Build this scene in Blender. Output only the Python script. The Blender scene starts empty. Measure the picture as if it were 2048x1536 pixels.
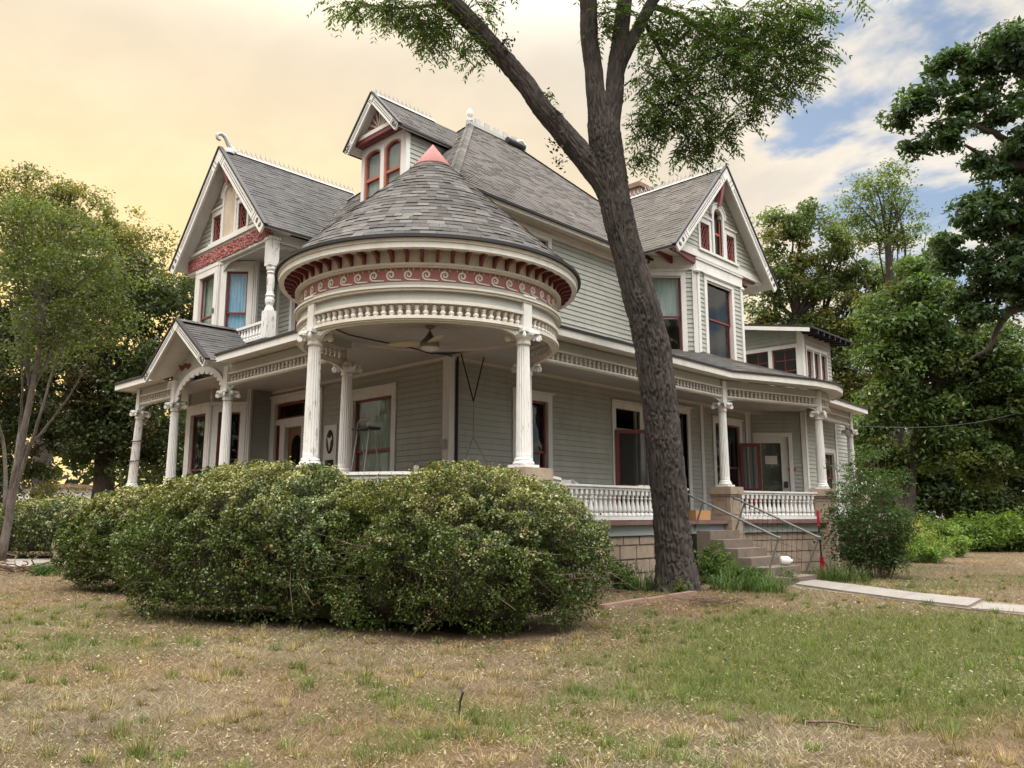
import bpy, math, random
import numpy as np
from mathutils import Vector

sc = bpy.context.scene
COL = sc.collection
R = math.radians
random.seed(7)
RNG = np.random.default_rng(11)

# ------------------------------------------------------------------ camera
F_PX, PITCH, YAW, CAM_H = 1600.0, R(9.313), R(46.05), 1.5
FWD = np.array([-math.cos(YAW) * math.cos(PITCH), math.sin(YAW) * math.cos(PITCH), math.sin(PITCH)])
RIGHT = np.array([math.sin(YAW), math.cos(YAW), 0.0])
UP = np.cross(RIGHT, FWD)
CAMPOS = np.array([0.0, 0.0, CAM_H])
cd = bpy.data.cameras.new('camera')
cam = bpy.data.objects.new('camera', cd)
COL.objects.link(cam)
cam.location = CAMPOS
cam.rotation_euler = Vector(FWD).to_track_quat('-Z', 'Y').to_euler()
cd.sensor_width = 36.0
cd.lens = 36.0 * F_PX / 2048.0
cd.clip_end = 2000.0
sc.camera = cam

def ray(px, py):
    return FWD + RIGHT * ((px - 1024) / F_PX) - UP * ((py - 768) / F_PX)
def PZ(px, py, z=0.0):
    d = ray(px, py); p = CAMPOS + d * ((z - CAM_H) / d[2]); return (p[0], p[1])
def PY(px, py, y):
    d = ray(px, py); p = CAMPOS + d * (y / d[1]); return (p[0], p[2])
def PX(px, py, x):
    d = ray(px, py); p = CAMPOS + d * (x / d[0]); return (p[1], p[2])
def PD(px, py, dist):
    """point on the pixel's ray at a given depth along the view axis"""
    return CAMPOS + ray(px, py) * dist
def proj(p):
    q = np.asarray(p, float) - CAMPOS
    z = q @ FWD
    return 1024 + F_PX * (q @ RIGHT) / z, 768 - F_PX * (q @ UP) / z, z

# ------------------------------------------------------------------ sky, sun, exposure
SUN_AZ = R(-72.0)          # measured from +Y towards +X: behind the house, towards the left
SUN_EL = R(18.0)
sun_dir = Vector((math.sin(SUN_AZ) * math.cos(SUN_EL), math.cos(SUN_AZ) * math.cos(SUN_EL), math.sin(SUN_EL)))
sl = bpy.data.lights.new('sun', 'SUN')
sl.energy = 1.5
sl.angle = R(12)
sl.color = (1.0, 0.80, 0.55)
so = bpy.data.objects.new('sun', sl)
COL.objects.link(so)
so.rotation_euler = (-sun_dir).to_track_quat('-Z', 'Y').to_euler()
so.location = (0, 0, 30)

def build_world():
    w = bpy.data.worlds.new('World'); sc.world = w; w.use_nodes = True
    nt = w.node_tree; nt.nodes.clear()
    N = nt.nodes.new; L = nt.links.new
    out = N('ShaderNodeOutputWorld'); bg = N('ShaderNodeBackground')
    tc = N('ShaderNodeTexCoord')
    nrm = N('ShaderNodeVectorMath'); nrm.operation = 'NORMALIZE'
    L(tc.outputs['Generated'], nrm.inputs[0])
    D = nrm.outputs[0]
    sep = N('ShaderNodeSeparateXYZ'); L(D, sep.inputs[0])
    sky = N('ShaderNodeTexSky'); sky.sky_type = 'NISHITA'; sky.sun_disc = False
    sky.sun_elevation = R(14); sky.sun_rotation = SUN_AZ; sky.altitude = 100
    sky.air_density = 1.0; sky.dust_density = 1.5; sky.ozone_density = 2.0
    skys = N('ShaderNodeVectorMath'); skys.operation = 'SCALE'; skys.inputs['Scale'].default_value = 0.16
    L(sky.outputs[0], skys.inputs[0])

    def m(op, a, b=None, c=None, clamp=False):
        n = N('ShaderNodeMath'); n.operation = op; n.use_clamp = clamp
        for i, v in enumerate((a, b, c)):
            if v is None: continue
            if isinstance(v, (int, float)): n.inputs[i].default_value = v
            else: L(v, n.inputs[i])
        return n.outputs[0]
    def ss(x, lo, hi):
        n = N('ShaderNodeMapRange'); n.interpolation_type = 'SMOOTHSTEP'
        L(x, n.inputs['Value']); n.inputs['From Min'].default_value = lo; n.inputs['From Max'].default_value = hi
        return n.outputs['Result']
    def dotv(v):
        n = N('ShaderNodeVectorMath'); n.operation = 'DOT_PRODUCT'; L(D, n.inputs[0]); n.inputs[1].default_value = v
        return n.outputs['Value']
    def mix(f, a, b):
        n = N('ShaderNodeMix'); n.data_type = 'RGBA'
        L(f, n.inputs['Factor'])
        for s, v in ((n.inputs[6], a), (n.inputs[7], b)):
            if isinstance(v, tuple): s.default_value = (*v, 1)
            else: L(v, s)
        return n.outputs[2]
    # cloud deck projected on a plane overhead: clouds shrink towards the horizon
    zz = m('ADD', m('MAXIMUM', sep.outputs['Z'], 0.0), 0.16)
    comb = N('ShaderNodeCombineXYZ')
    L(m('DIVIDE', sep.outputs['X'], zz), comb.inputs[0]); L(m('DIVIDE', sep.outputs['Y'], zz), comb.inputs[1])
    def noise(scale, detail, rough, dist, off):
        mp = N('ShaderNodeMapping'); mp.inputs['Location'].default_value = off
        mp.inputs['Rotation'].default_value = (0, 0, R(20)); mp.inputs['Scale'].default_value = (1.0, 1.25, 1.0)
        L(comb.outputs[0], mp.inputs[0])
        n = N('ShaderNodeTexNoise'); n.inputs['Scale'].default_value = scale; n.inputs['Detail'].default_value = detail
        n.inputs['Roughness'].default_value = rough; n.inputs['Distortion'].default_value = dist
        L(mp.outputs[0], n.inputs['Vector']); return n.outputs['Fac']
    n1 = noise(2.3, 6.0, 0.60, 0.25, (3.1, 1.7, 0))
    n2 = noise(4.5, 3.0, 0.6, 0.2, (7.1, 4.7, 0))
    # the deck is closed towards the sunset and breaks up away from it
    away = dotv((0.72, 0.69, 0.0))                      # +1 to the right of the photographed view
    brk = ss(away, 0.12, 0.36)
    cov = m('ADD', n1, m('MULTIPLY', m('SUBTRACT', n2, 0.5), 0.30))
    thr = m('SUBTRACT', cov, m('MULTIPLY', brk, 0.475))
    cloud = ss(thr, -0.07, 0.09)
    thick = ss(thr, 0.02, 0.30)
    glow = dotv(tuple(Vector((math.sin(SUN_AZ), math.cos(SUN_AZ), 0.08)).normalized()))
    warm = ss(glow, 0.52, 1.0)
    low = m('SUBTRACT', 1.0, ss(sep.outputs['Z'], 0.0, 0.62))
    warmlow = m('MULTIPLY', warm, m('ADD', 0.25, m('MULTIPLY', low, 1.05)), clamp=True)
    lit = mix(warmlow, (0.90, 0.83, 0.72), (1.38, 0.97, 0.41))
    shade = mix(warmlow, (0.70, 0.67, 0.63), (1.32, 0.94, 0.41))
    ccol = mix(thick, lit, shade)
    soft = ss(n2, 0.25, 0.8)
    cvar = N('ShaderNodeVectorMath'); cvar.operation = 'SCALE'
    L(ccol, cvar.inputs[0]); L(m('ADD', 0.95, m('MULTIPLY', soft, 0.1)), cvar.inputs['Scale'])
    hz = N('ShaderNodeMix'); hz.data_type = 'RGBA'; hz.inputs['Factor'].default_value = 0.35; L(skys.outputs[0], hz.inputs[6]); hz.inputs[7].default_value = (0.50, 0.58, 0.72, 1)
    col = mix(cloud, hz.outputs[2], cvar.outputs[0])
    # an overcast sky is brighter overhead than at the horizon
    zen = N('ShaderNodeVectorMath'); zen.operation = 'SCALE'; L(col, zen.inputs[0])
    # clouds opposite the low sun are lit from the front and shine brighter
    anti = ss(dotv(tuple(-Vector((math.sin(SUN_AZ), math.cos(SUN_AZ), 0.0)))), -0.35, 0.8)
    zen_f = m('ADD', 0.88, m('MULTIPLY', ss(sep.outputs['Z'], 0.50, 0.86), 5.4))
    L(m('MULTIPLY', zen_f, m('ADD', 1.0, m('MULTIPLY', anti, 0.7))), zen.inputs['Scale'])
    # below the horizon: ground haze tone
    below = ss(sep.outputs['Z'], -0.08, 0.0)
    fin = mix(below, (0.20, 0.17, 0.12), zen.outputs[0])
    L(fin, bg.inputs['Color']); bg.inputs['Strength'].default_value = 0.64
    L(bg.outputs[0], out.inputs['Surface'])
build_world()
vs = sc.view_settings
vs.view_transform = 'Standard'; vs.look = 'None'; vs.exposure = 0.95; vs.gamma = 1.0; vs.use_curve_mapping = False
cy = sc.cycles; cy.max_bounces = 4; cy.diffuse_bounces = 1; cy.glossy_bounces = 2; cy.transmission_bounces = 2; cy.transparent_max_bounces = 5; cy.caustics_reflective = False; cy.caustics_refractive = False
sc.render.resolution_x, sc.render.resolution_y = 1024, 768

# ------------------------------------------------------------------ materials
MATS = {}
def nodes_mat(name):
    mt = bpy.data.materials.new(name); mt.use_nodes = True
    nt = mt.node_tree; b = nt.nodes['Principled BSDF']
    MATS[name] = mt
    return mt, nt, b
def noise_node(nt, scale, detail=4, rough=0.55, vec=None, stretch=None, coord='Object'):
    N, L = nt.nodes.new, nt.links.new
    if vec is None:
        if coord == 'World':
            g = N('ShaderNodeNewGeometry'); vec = g.outputs['Position']
        else:
            tc = N('ShaderNodeTexCoord'); vec = tc.outputs[coord]
    if stretch:
        mp = N('ShaderNodeMapping'); mp.inputs['Scale'].default_value = stretch; L(vec, mp.inputs[0]); vec = mp.outputs[0]
    n = N('ShaderNodeTexNoise'); n.inputs['Scale'].default_value = scale; n.inputs['Detail'].default_value = detail
    n.inputs['Roughness'].default_value = rough; L(vec, n.inputs['Vector'])
    return n.outputs['Fac']
def ramp(nt, fac, stops):
    r = nt.nodes.new('ShaderNodeValToRGB'); nt.links.new(fac, r.inputs['Fac'])
    els = r.color_ramp.elements
    while len(els) < len(stops): els.new(0.5)
    for e, (p, c) in zip(els, stops):
        e.position = p; e.color = (*c, 1) if len(c) == 3 else c
    return r.outputs['Color']
def mixc(nt, f, a, b, mode='MIX'):
    n = nt.nodes.new('ShaderNodeMix'); n.data_type = 'RGBA'; n.blend_type = mode
    if isinstance(f, (int, float)): n.inputs['Factor'].default_value = f
    else: nt.links.new(f, n.inputs['Factor'])
    for s, v in ((n.inputs[6], a), (n.inputs[7], b)):
        if isinstance(v, tuple): s.default_value = (*v[:3], 1)
        else: nt.links.new(v, s)
    return n.outputs[2]
def bump(nt, b, h, strength=0.3, dist=0.01):
    n = nt.nodes.new('ShaderNodeBump'); n.inputs['Strength'].default_value = strength; n.inputs['Distance'].default_value = dist
    nt.links.new(h, n.inputs['Height']); nt.links.new(n.outputs[0], b.inputs['Normal'])
def tint(c, k): return tuple(min(1, v * k) for v in c)

def paint(name, base, rough=0.55, dirt=(0.30, 0.27, 0.22), dirt_amt=0.35, peel=0.0, wood=(0.26, 0.23, 0.20), grain=(1, 1, 1), var=0.1, objvar=0.0):
    mt, nt, b = nodes_mat(name)
    big = noise_node(nt, 1.3, 5, 0.6, coord='World')
    fine = noise_node(nt, 24, 4, 0.65, coord='World')
    c = ramp(nt, big, [(0.25, tint(base, 1 - var)), (0.75, tint(base, 1 + var))])
    dm = ramp(nt, noise_node(nt, 3.5, 7, 0.7, coord='World', stretch=(1.6, 1.6, 0.5)), [(0.50, (0, 0, 0)), (0.80, (dirt_amt,) * 3)])
    c = mixc(nt, dm, c, tint(dirt, 1.0))
    if peel > 0:
        pn = noise_node(nt, 9, 8, 0.72, coord='World', stretch=(2.2, 2.2, 0.33))
        pm = ramp(nt, pn, [(0.66 - peel * 0.14, (0, 0, 0)), (0.69 - peel * 0.14, (1, 1, 1))])
        c = mixc(nt, pm, c, mixc(nt, fine, tint(wood, 0.7), tint(wood, 1.3)))
        bump(nt, b, pm, 0.5, -0.003)
    else:
        bump(nt, b, fine, 0.12, 0.004)
    if objvar:
        oi = nt.nodes.new('ShaderNodeObjectInfo'); c = mixc(nt, 1.0, c, ramp(nt, oi.outputs['Random'], [(0, (1 - objvar,) * 3), (1, (1 + objvar,) * 3)]), 'MULTIPLY')
    nt.links.new(c, b.inputs['Base Color'])
    b.inputs['Roughness'].default_value = rough
    return mt
SIDING = paint('siding_paint', (0.44, 0.45, 0.395), dirt=(0.24, 0.24, 0.20), dirt_amt=0.45, objvar=0.06)
WHITE = paint('white_trim_paint', (0.80, 0.79, 0.75), dirt=(0.45, 0.40, 0.33), dirt_amt=0.45, var=0.05)
CREAM = paint('cream_trim_paint', (0.74, 0.70, 0.62), dirt=(0.42, 0.36, 0.28), dirt_amt=0.45, var=0.06)
PEEL = paint('peeling_white_paint', (0.80, 0.79, 0.76), peel=0.55, dirt_amt=0.4, var=0.05)
PEEL2 = paint('flaking_white_paint', (0.82, 0.81, 0.78), peel=0.18, dirt_amt=0.35, var=0.05)
GREYTRIM = paint('grey_trim_paint', (0.46, 0.475, 0.43), dirt_amt=0.25)
PINK = paint('pink_paint', (0.38, 0.155, 0.145), rough=0.7, dirt=(0.25, 0.10, 0.09), dirt_amt=0.5, var=0.15)
FLORAL = paint('floral_paint_with_shade', (0.52, 0.20, 0.17), rough=0.7, dirt=(0.2, 0.06, 0.06), dirt_amt=0.6, var=0.3)
REDF = paint('dark_red_paint', (0.22, 0.035, 0.035), rough=0.4, dirt=(0.10, 0.03, 0.03), dirt_amt=0.4, var=0.12)
MAROON = paint('maroon_paint', (0.17, 0.035, 0.038), rough=0.5, dirt=(0.09, 0.03, 0.03), dirt_amt=0.4, var=0.12)
ORANGER = paint('faded_red_paint', (0.48, 0.15, 0.10), rough=0.5, dirt_amt=0.3)
CEIL = paint('porch_ceiling_paint', (0.58, 0.57, 0.52), dirt=(0.3, 0.27, 0.22), dirt_amt=0.4)
SKIRT = paint('porch_skirt_paint', (0.36, 0.40, 0.39), dirt_amt=0.35)
DECK = paint('porch_deck_paint', (0.20, 0.11, 0.10), rough=0.7, dirt=(0.25, 0.22, 0.19), dirt_amt=0.8, var=0.25)
BLACKM = paint('black_metal', (0.02, 0.02, 0.022), rough=0.5, dirt_amt=0.1, dirt=(0.08, 0.08, 0.08))
DRIP = paint('black_drip_edge', (0.018, 0.018, 0.02), rough=0.6, dirt_amt=0.2, dirt=(0.06, 0.055, 0.05))
CREST = paint('weathered_cresting_paint', (0.46, 0.46, 0.44), dirt_amt=0.4)
STEEL = paint('galvanised_pipe', (0.16, 0.17, 0.16), rough=0.45, dirt=(0.16, 0.11, 0.07), dirt_amt=0.7, var=0.2)
ALU = paint('ladder_aluminium', (0.42, 0.40, 0.36), rough=0.4, dirt_amt=0.3)
PLY = paint('weathered_plywood', (0.62, 0.52, 0.40), rough=0.8, dirt=(0.34, 0.27, 0.20), dirt_amt=0.7, var=0.2)
WOODBOX = paint('pine_box_wood', (0.50, 0.27, 0.11), rough=0.7, dirt_amt=0.3, var=0.2)
OAKDOOR = paint('varnished_door_wood', (0.22, 0.11, 0.05), rough=0.35, dirt=(0.09, 0.04, 0.02), dirt_amt=0.5, var=0.2)
DARKIN = paint('dark_interior_paint', (0.05, 0.05, 0.048), rough=0.9)
BLUEP = paint('blue_plastic', (0.035, 0.11, 0.24), rough=0.4, dirt_amt=0.2)
REDP = paint('red_plastic', (0.50, 0.012, 0.05), rough=0.4, dirt_amt=0.2)
WHITEP = paint('white_plastic', (0.75, 0.75, 0.72), rough=0.35, dirt_amt=0.3)
WICKER = paint('tan_wicker', (0.44, 0.36, 0.24), rough=0.8, dirt_amt=0.5)
FANM = paint('fan_nickel', (0.20, 0.17, 0.13), rough=0.35, dirt_amt=0.3)
FANB = paint('fan_blade_pale', (0.60, 0.56, 0.40), rough=0.5, dirt_amt=0.3)

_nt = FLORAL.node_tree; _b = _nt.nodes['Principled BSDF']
_nt.links.new(ramp(_nt, noise_node(_nt, 17, 3, .6, coord='World'), [(.42, (.20, .045, .045)), (.52, (.46, .17, .15)), (.66, (.60, .30, .26))]), _b.inputs['Base Color'])  # dark red noise paints the shading of the carved relief into the pink
def sandstone(name, base):
    mt, nt, b = nodes_mat(name)
    n1 = noise_node(nt, 4, 8, 0.65, coord='World'); n2 = noise_node(nt, 40, 5, 0.7, coord='World')
    c = ramp(nt, n1, [(0.25, tint(base, 0.72)), (0.5, base), (0.8, tint(base, 1.22))])
    st = ramp(nt, noise_node(nt, 2.0, 6, 0.7, coord='World', stretch=(1, 1, .4)), [(0.52, (0, 0, 0)), (0.75, (0.7, 0.7, 0.7))])
    c = mixc(nt, st, c, (0.17, 0.13, 0.10))
    nt.links.new(c, b.inputs['Base Color']); b.inputs['Roughness'].default_value = 0.9
    bump(nt, b, mixc(nt, 0.5, n1, n2), 0.6, 0.02); return mt
STONE = sandstone('sandstone', (0.40, 0.315, 0.24))
MORTAR = sandstone('mortar', (0.36, 0.27, 0.20))
CONC = sandstone('concrete', (0.27, 0.245, 0.22))
STEPC = sandstone('stained_concrete_step', (0.20, 0.16, 0.128))
BRICKE = sandstone('edging_brick', (0.25, 0.155, 0.12))

def attr_mat(name, rough=0.9, bumpy=0.0, bscale=60, spec=0.3):
    mt, nt, b = nodes_mat(name)
    a = nt.nodes.new('ShaderNodeAttribute'); a.attribute_name = 'Col'
    n = noise_node(nt, bscale, 4, 0.7, coord='World')
    c = mixc(nt, 1.0, a.outputs['Color'], ramp(nt, n, [(0.2, (0.72, 0.72, 0.72)), (0.8, (1.28, 1.28, 1.28))]), 'MULTIPLY')
    st = noise_node(nt, 1.1, 5, 0.65, coord='World', stretch=(1, 1, .45))
    c = mixc(nt, 1.0, c, ramp(nt, st, [(0.3, (0.78, 0.78, 0.80)), (0.7, (1.16, 1.14, 1.10))]), 'MULTIPLY')
    nt.links.new(c, b.inputs['Base Color']); b.inputs['Roughness'].default_value = rough
    b.inputs['Specular IOR Level'].default_value = spec
    if bumpy: bump(nt, b, n, bumpy, 0.01)
    return mt
SHINGLE = attr_mat('asphalt_shingle', 0.93, 0.35, 90, 0.25)

def leaf_mat(name, transl=0.35, rough=0.5, spec=0.35):
    mt, nt, b = nodes_mat(name)
    a = nt.nodes.new('ShaderNodeAttribute'); a.attribute_name = 'Col'
    nt.links.new(a.outputs['Color'], b.inputs['Base Color'])
    b.inputs['Roughness'].default_value = rough; b.inputs['Specular IOR Level'].default_value = spec
    t = nt.nodes.new('ShaderNodeBsdfTranslucent')
    g = nt.nodes.new('ShaderNodeMix'); g.data_type = 'RGBA'; g.blend_type = 'MULTIPLY'; g.inputs['Factor'].default_value = 1
    nt.links.new(a.outputs['Color'], g.inputs[6]); g.inputs[7].default_value = (1.5, 1.7, 0.6, 1)
    nt.links.new(g.outputs[2], t.inputs['Color'])
    mx = nt.nodes.new('ShaderNodeMixShader'); mx.inputs[0].default_value = transl
    nt.links.new(b.outputs[0], mx.inputs[1]); nt.links.new(t.outputs[0], mx.inputs[2])
    nt.links.new(mx.outputs[0], nt.nodes['Material Output'].inputs['Surface'])
    return mt
LEAF = leaf_mat('tree_leaf'); BOX = leaf_mat('boxwood_leaf', 0.15, 0.32, 0.5)
GRASS = leaf_mat('grass_blade', 0.25, 0.7, 0.2)

def bark_mat(name, base):
    mt, nt, b = nodes_mat(name)
    n1 = noise_node(nt, 7, 8, 0.7, coord='World', stretch=(2.2, 2.2, 0.5)); n2 = noise_node(nt, 1.4, 4, 0.6, coord='World')
    n3 = noise_node(nt, 60, 4, 0.7, coord='World', stretch=(1, 1, .5))
    c = ramp(nt, n1, [(0.28, tint(base, 0.45)), (0.5, base), (0.72, tint(base, 1.9))])
    c = mixc(nt, ramp(nt, n2, [(0.45, (0, 0, 0)), (0.7, (0.45, 0.45, 0.45))]), c, tint(base, 2.1))
    nt.links.new(c, b.inputs['Base Color']); b.inputs['Roughness'].default_value = 0.95
    bump(nt, b, mixc(nt, 0.4, n1, n3), 0.9, 0.03); return mt
BARK = bark_mat('pecan_bark', (0.066, 0.056, 0.051)); BARK2 = bark_mat('oak_bark', (0.055, 0.045, 0.038)); BARK3 = bark_mat('pale_bark', (0.12, 0.10, 0.085))
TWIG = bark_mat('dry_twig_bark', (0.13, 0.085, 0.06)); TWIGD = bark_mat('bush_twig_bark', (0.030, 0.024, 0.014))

def glass_mat(name, tintc=(0.9, 0.95, 0.95), refl=0.10):
    mt, nt, b = nodes_mat(name)
    nt.nodes.remove(b)
    tr = nt.nodes.new('ShaderNodeBsdfTransparent'); tr.inputs[0].default_value = (*tintc, 1)
    gl = nt.nodes.new('ShaderNodeBsdfGlossy'); gl.inputs['Roughness'].default_value = 0.02
    n = noise_node(nt, 3.0, 2, 0.5, coord='World')
    bp = nt.nodes.new('ShaderNodeBump'); bp.inputs['Strength'].default_value = 0.08; bp.inputs['Distance'].default_value = 0.02
    nt.links.new(n, bp.inputs['Height']); nt.links.new(bp.outputs[0], gl.inputs['Normal'])
    lw = nt.nodes.new('ShaderNodeFresnel'); lw.inputs['IOR'].default_value = 1.5
    ad = nt.nodes.new('ShaderNodeMath'); ad.operation = 'MULTIPLY_ADD'; ad.inputs[1].default_value = 1.0; ad.inputs[2].default_value = refl
    ge = nt.nodes.new('ShaderNodeNewGeometry'); fr = nt.nodes.new('ShaderNodeMath'); fr.operation = 'SUBTRACT'; fr.inputs[0].default_value = 1.0; nt.links.new(ge.outputs['Backfacing'], fr.inputs[1])
    fm = nt.nodes.new('ShaderNodeMath'); fm.operation = 'MULTIPLY'; nt.links.new(lw.outputs[0], fm.inputs[0]); nt.links.new(fr.outputs[0], fm.inputs[1])   # no total reflection inside a thin pane
    ad.use_clamp = True; nt.links.new(fm.outputs[0], ad.inputs[0])
    mx = nt.nodes.new('ShaderNodeMixShader'); nt.links.new(ad.outputs[0], mx.inputs[0])
    nt.links.new(tr.outputs[0], mx.inputs[1]); nt.links.new(gl.outputs[0], mx.inputs[2])
    nt.links.new(mx.outputs[0], nt.nodes['Material Output'].inputs['Surface'])
    return mt
GLASS = glass_mat('window_glass', refl=0.0)
GLASSD = glass_mat('dark_window_glass', (0.45, 0.47, 0.46), 0.0)

def cloth(name, base, transl=0.3):
    mt, nt, b = nodes_mat(name)
    n = noise_node(nt, 5, 4, .6, coord='World', stretch=(3, 3, .3))
    c = ramp(nt, n, [(0.3, tint(base, 0.8)), (0.7, tint(base, 1.1))])
    nt.links.new(c, b.inputs['Base Color']); b.inputs['Roughness'].default_value = 0.9
    return mt
SHEER = cloth('sheer_curtain', (0.55, 0.56, 0.47)); BLUEC = cloth('pale_blue_curtain', (0.46, 0.68, 0.92)); BLIND = cloth('white_blind', (0.62, 0.68, 0.64))
TEALC = cloth('teal_curtain', (0.03, 0.08, 0.10)); GREYC = cloth('grey_shade', (0.42, 0.40, 0.36))

# ------------------------------------------------------------------ object helpers
WPOS = {}
def _link(name, me, parent, center, kind=None):
    o = bpy.data.objects.new(name, me); COL.objects.link(o)
    WPOS[o.name] = np.array(center, float)
    if parent is not None:
        o.parent = parent; o.location = WPOS[o.name] - WPOS[parent.name]
    else:
        o.location = center
    if kind: o['kind'] = kind
    return o
def thing(name, loc, label, cat, group=None):
    o = bpy.data.objects.new(name, None); COL.objects.link(o)
    o.empty_display_size = 0.2; o.location = loc; WPOS[o.name] = np.array(loc, float)
    tag(o, label, cat, group); return o
def tag(o, label=None, cat=None, group=None, kind=None):
    if label: o['label'] = label
    if cat: o['category'] = cat
    if group: o['group'] = group
    if kind: o['kind'] = kind
    return o

def nu(v):
    v = np.array(v, float); return v / np.linalg.norm(v)

class MB:
    def __init__(s): s.v = []; s.f = []; s.c = []; s.n = 0
    def add(s, verts, faces, col=None):
        verts = np.asarray(verts, float).reshape(-1, 3)
        s.v.append(verts); s.f += [tuple(int(i) + s.n for i in f) for f in faces]; s.n += len(verts)
        if col is not None: s.c.append(np.tile(np.array([*col, 1.0]), (len(verts), 1)))
    def hexa(s, P, col=None):
        """8 corners: bottom ring 0-3, top ring 4-7 (both counter-clockwise from above)"""
        s.add(P, [(3, 2, 1, 0), (4, 5, 6, 7), (0, 1, 5, 4), (1, 2, 6, 5), (2, 3, 7, 6), (3, 0, 4, 7)], col)
    def box(s, x0, x1, y0, y1, z0, z1, col=None):
        x0, x1 = min(x0, x1), max(x0, x1); y0, y1 = min(y0, y1), max(y0, y1); z0, z1 = min(z0, z1), max(z0, z1)
        s.hexa([(x0, y0, z0), (x1, y0, z0), (x1, y1, z0), (x0, y1, z0), (x0, y0, z1), (x1, y0, z1), (x1, y1, z1), (x0, y1, z1)], col)
    def tube(s, pts, r, seg=8, cap=True):
        pts = np.asarray(pts, float); n = len(pts); rr = np.full(n, r) if np.isscalar(r) else np.asarray(r, float)
        T = np.gradient(pts, axis=0); T /= np.linalg.norm(T, axis=1)[:, None] + 1e-9
        a = np.array([0, 0, 1.0]) if abs(T[0][2]) < 0.9 else np.array([1.0, 0, 0])
        X = np.cross(T[0], a); X /= np.linalg.norm(X); rings = []
        ang = np.linspace(0, 2 * np.pi, seg, endpoint=False)
        for i in range(n):
            X = X - T[i] * (X @ T[i]); X /= np.linalg.norm(X) + 1e-9; Y = np.cross(T[i], X)
            rings.append(pts[i] + rr[i] * (np.cos(ang)[:, None] * X + np.sin(ang)[:, None] * Y))
        F = []
        for i in range(n - 1):
            for j in range(seg):
                k = (j + 1) % seg; F.append((i * seg + j, i * seg + k, (i + 1) * seg + k, (i + 1) * seg + j))
        if cap: F += [tuple(range(seg))[::-1], tuple((n - 1) * seg + j for j in range(seg))]
        s.add(np.concatenate(rings), F)
    def lathe(s, prof, cx, cy, seg=16, a0=0.0, a1=2 * np.pi, cap=True):
        """prof: list of (r, z)"""
        full = abs(a1 - a0 - 2 * np.pi) < 1e-6
        ang = np.linspace(a0, a1, seg, endpoint=not full) if not full else np.linspace(0, 2 * np.pi, seg, endpoint=False)
        m = len(ang); V = [(cx + r * math.cos(t), cy + r * math.sin(t), z) for r, z in prof for t in ang]; F = []
        for i in range(len(prof) - 1):
            for j in range(m if full else m - 1):
                k = (j + 1) % m; F.append((i * m + j, i * m + k, (i + 1) * m + k, (i + 1) * m + j))
        if cap and full: F += [tuple(range(m))[::-1], tuple((len(prof) - 1) * m + j for j in range(m))]
        s.add(V, F)
    def ring(s, r0, r1, z0, z1, cx, cy, seg, a0=0.0, a1=2 * np.pi):
        """solid ring (arc) of rectangular section"""
        full = abs(a1 - a0 - 2 * np.pi) < 1e-6
        ang = np.linspace(a0, a1, seg, endpoint=not full); m = len(ang)
        V = []
        for t in ang:
            c, q = math.cos(t), math.sin(t)
            V += [(cx + r0 * c, cy + r0 * q, z0), (cx + r1 * c, cy + r1 * q, z0), (cx + r1 * c, cy + r1 * q, z1), (cx + r0 * c, cy + r0 * q, z1)]
        F = []
        for j in range(m if full else m - 1):
            k = (j + 1) % m
            for e in range(4):
                g = (e + 1) % 4; F.append((j * 4 + e, k * 4 + e, k * 4 + g, j * 4 + g))
        if not full: F += [(0, 1, 2, 3), tuple((m - 1) * 4 + i for i in (3, 2, 1, 0))]
        s.add(V, F)
    def prism(s, poly, d0, d1, fn):
        """poly in 2D (a,b); fn(a,b,d) -> xyz"""
        n = len(poly); V = [fn(a, b, d0) for a, b in poly] + [fn(a, b, d1) for a, b in poly]
        F = [tuple(range(n))[::-1], tuple(range(n, 2 * n))] + [(i, (i + 1) % n, n + (i + 1) % n, n + i) for i in range(n)]
        s.add(V, F)
    def build(s, name, mat, parent=None, kind=None, smooth=False, label=None):
        V = np.concatenate(s.v); lo, hi = V.min(0), V.max(0)
        c = (lo + hi) / 2; c[2] = lo[2]
        me = bpy.data.meshes.new(name)
        me.from_pydata((V - c).tolist(), [], s.f)
        if s.c:
            a = me.color_attributes.new('Col', 'FLOAT_COLOR', 'POINT'); a.data.foreach_set('color', np.concatenate(s.c).ravel())
        me.materials.append(mat)
        if smooth: me.polygons.foreach_set('use_smooth', [True] * len(me.polygons))
        o = _link(name, me, parent, c, kind)
        if label: o['label'] = label
        return o
def smooth_by_angle(o, deg=40):
    me = o.data
    me.polygons.foreach_set('use_smooth', [True] * len(me.polygons))
    try: me.set_sharp_from_angle(angle=R(deg))
    except Exception: pass
    return o
def inst(src_mesh, name, parent, loc, rz=0.0, rot=None, scale=None):
    o = _link(name, src_mesh, parent, loc)
    o.rotation_euler = rot if rot else (0, 0, rz)
    if scale: o.scale = scale
    return o
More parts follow.
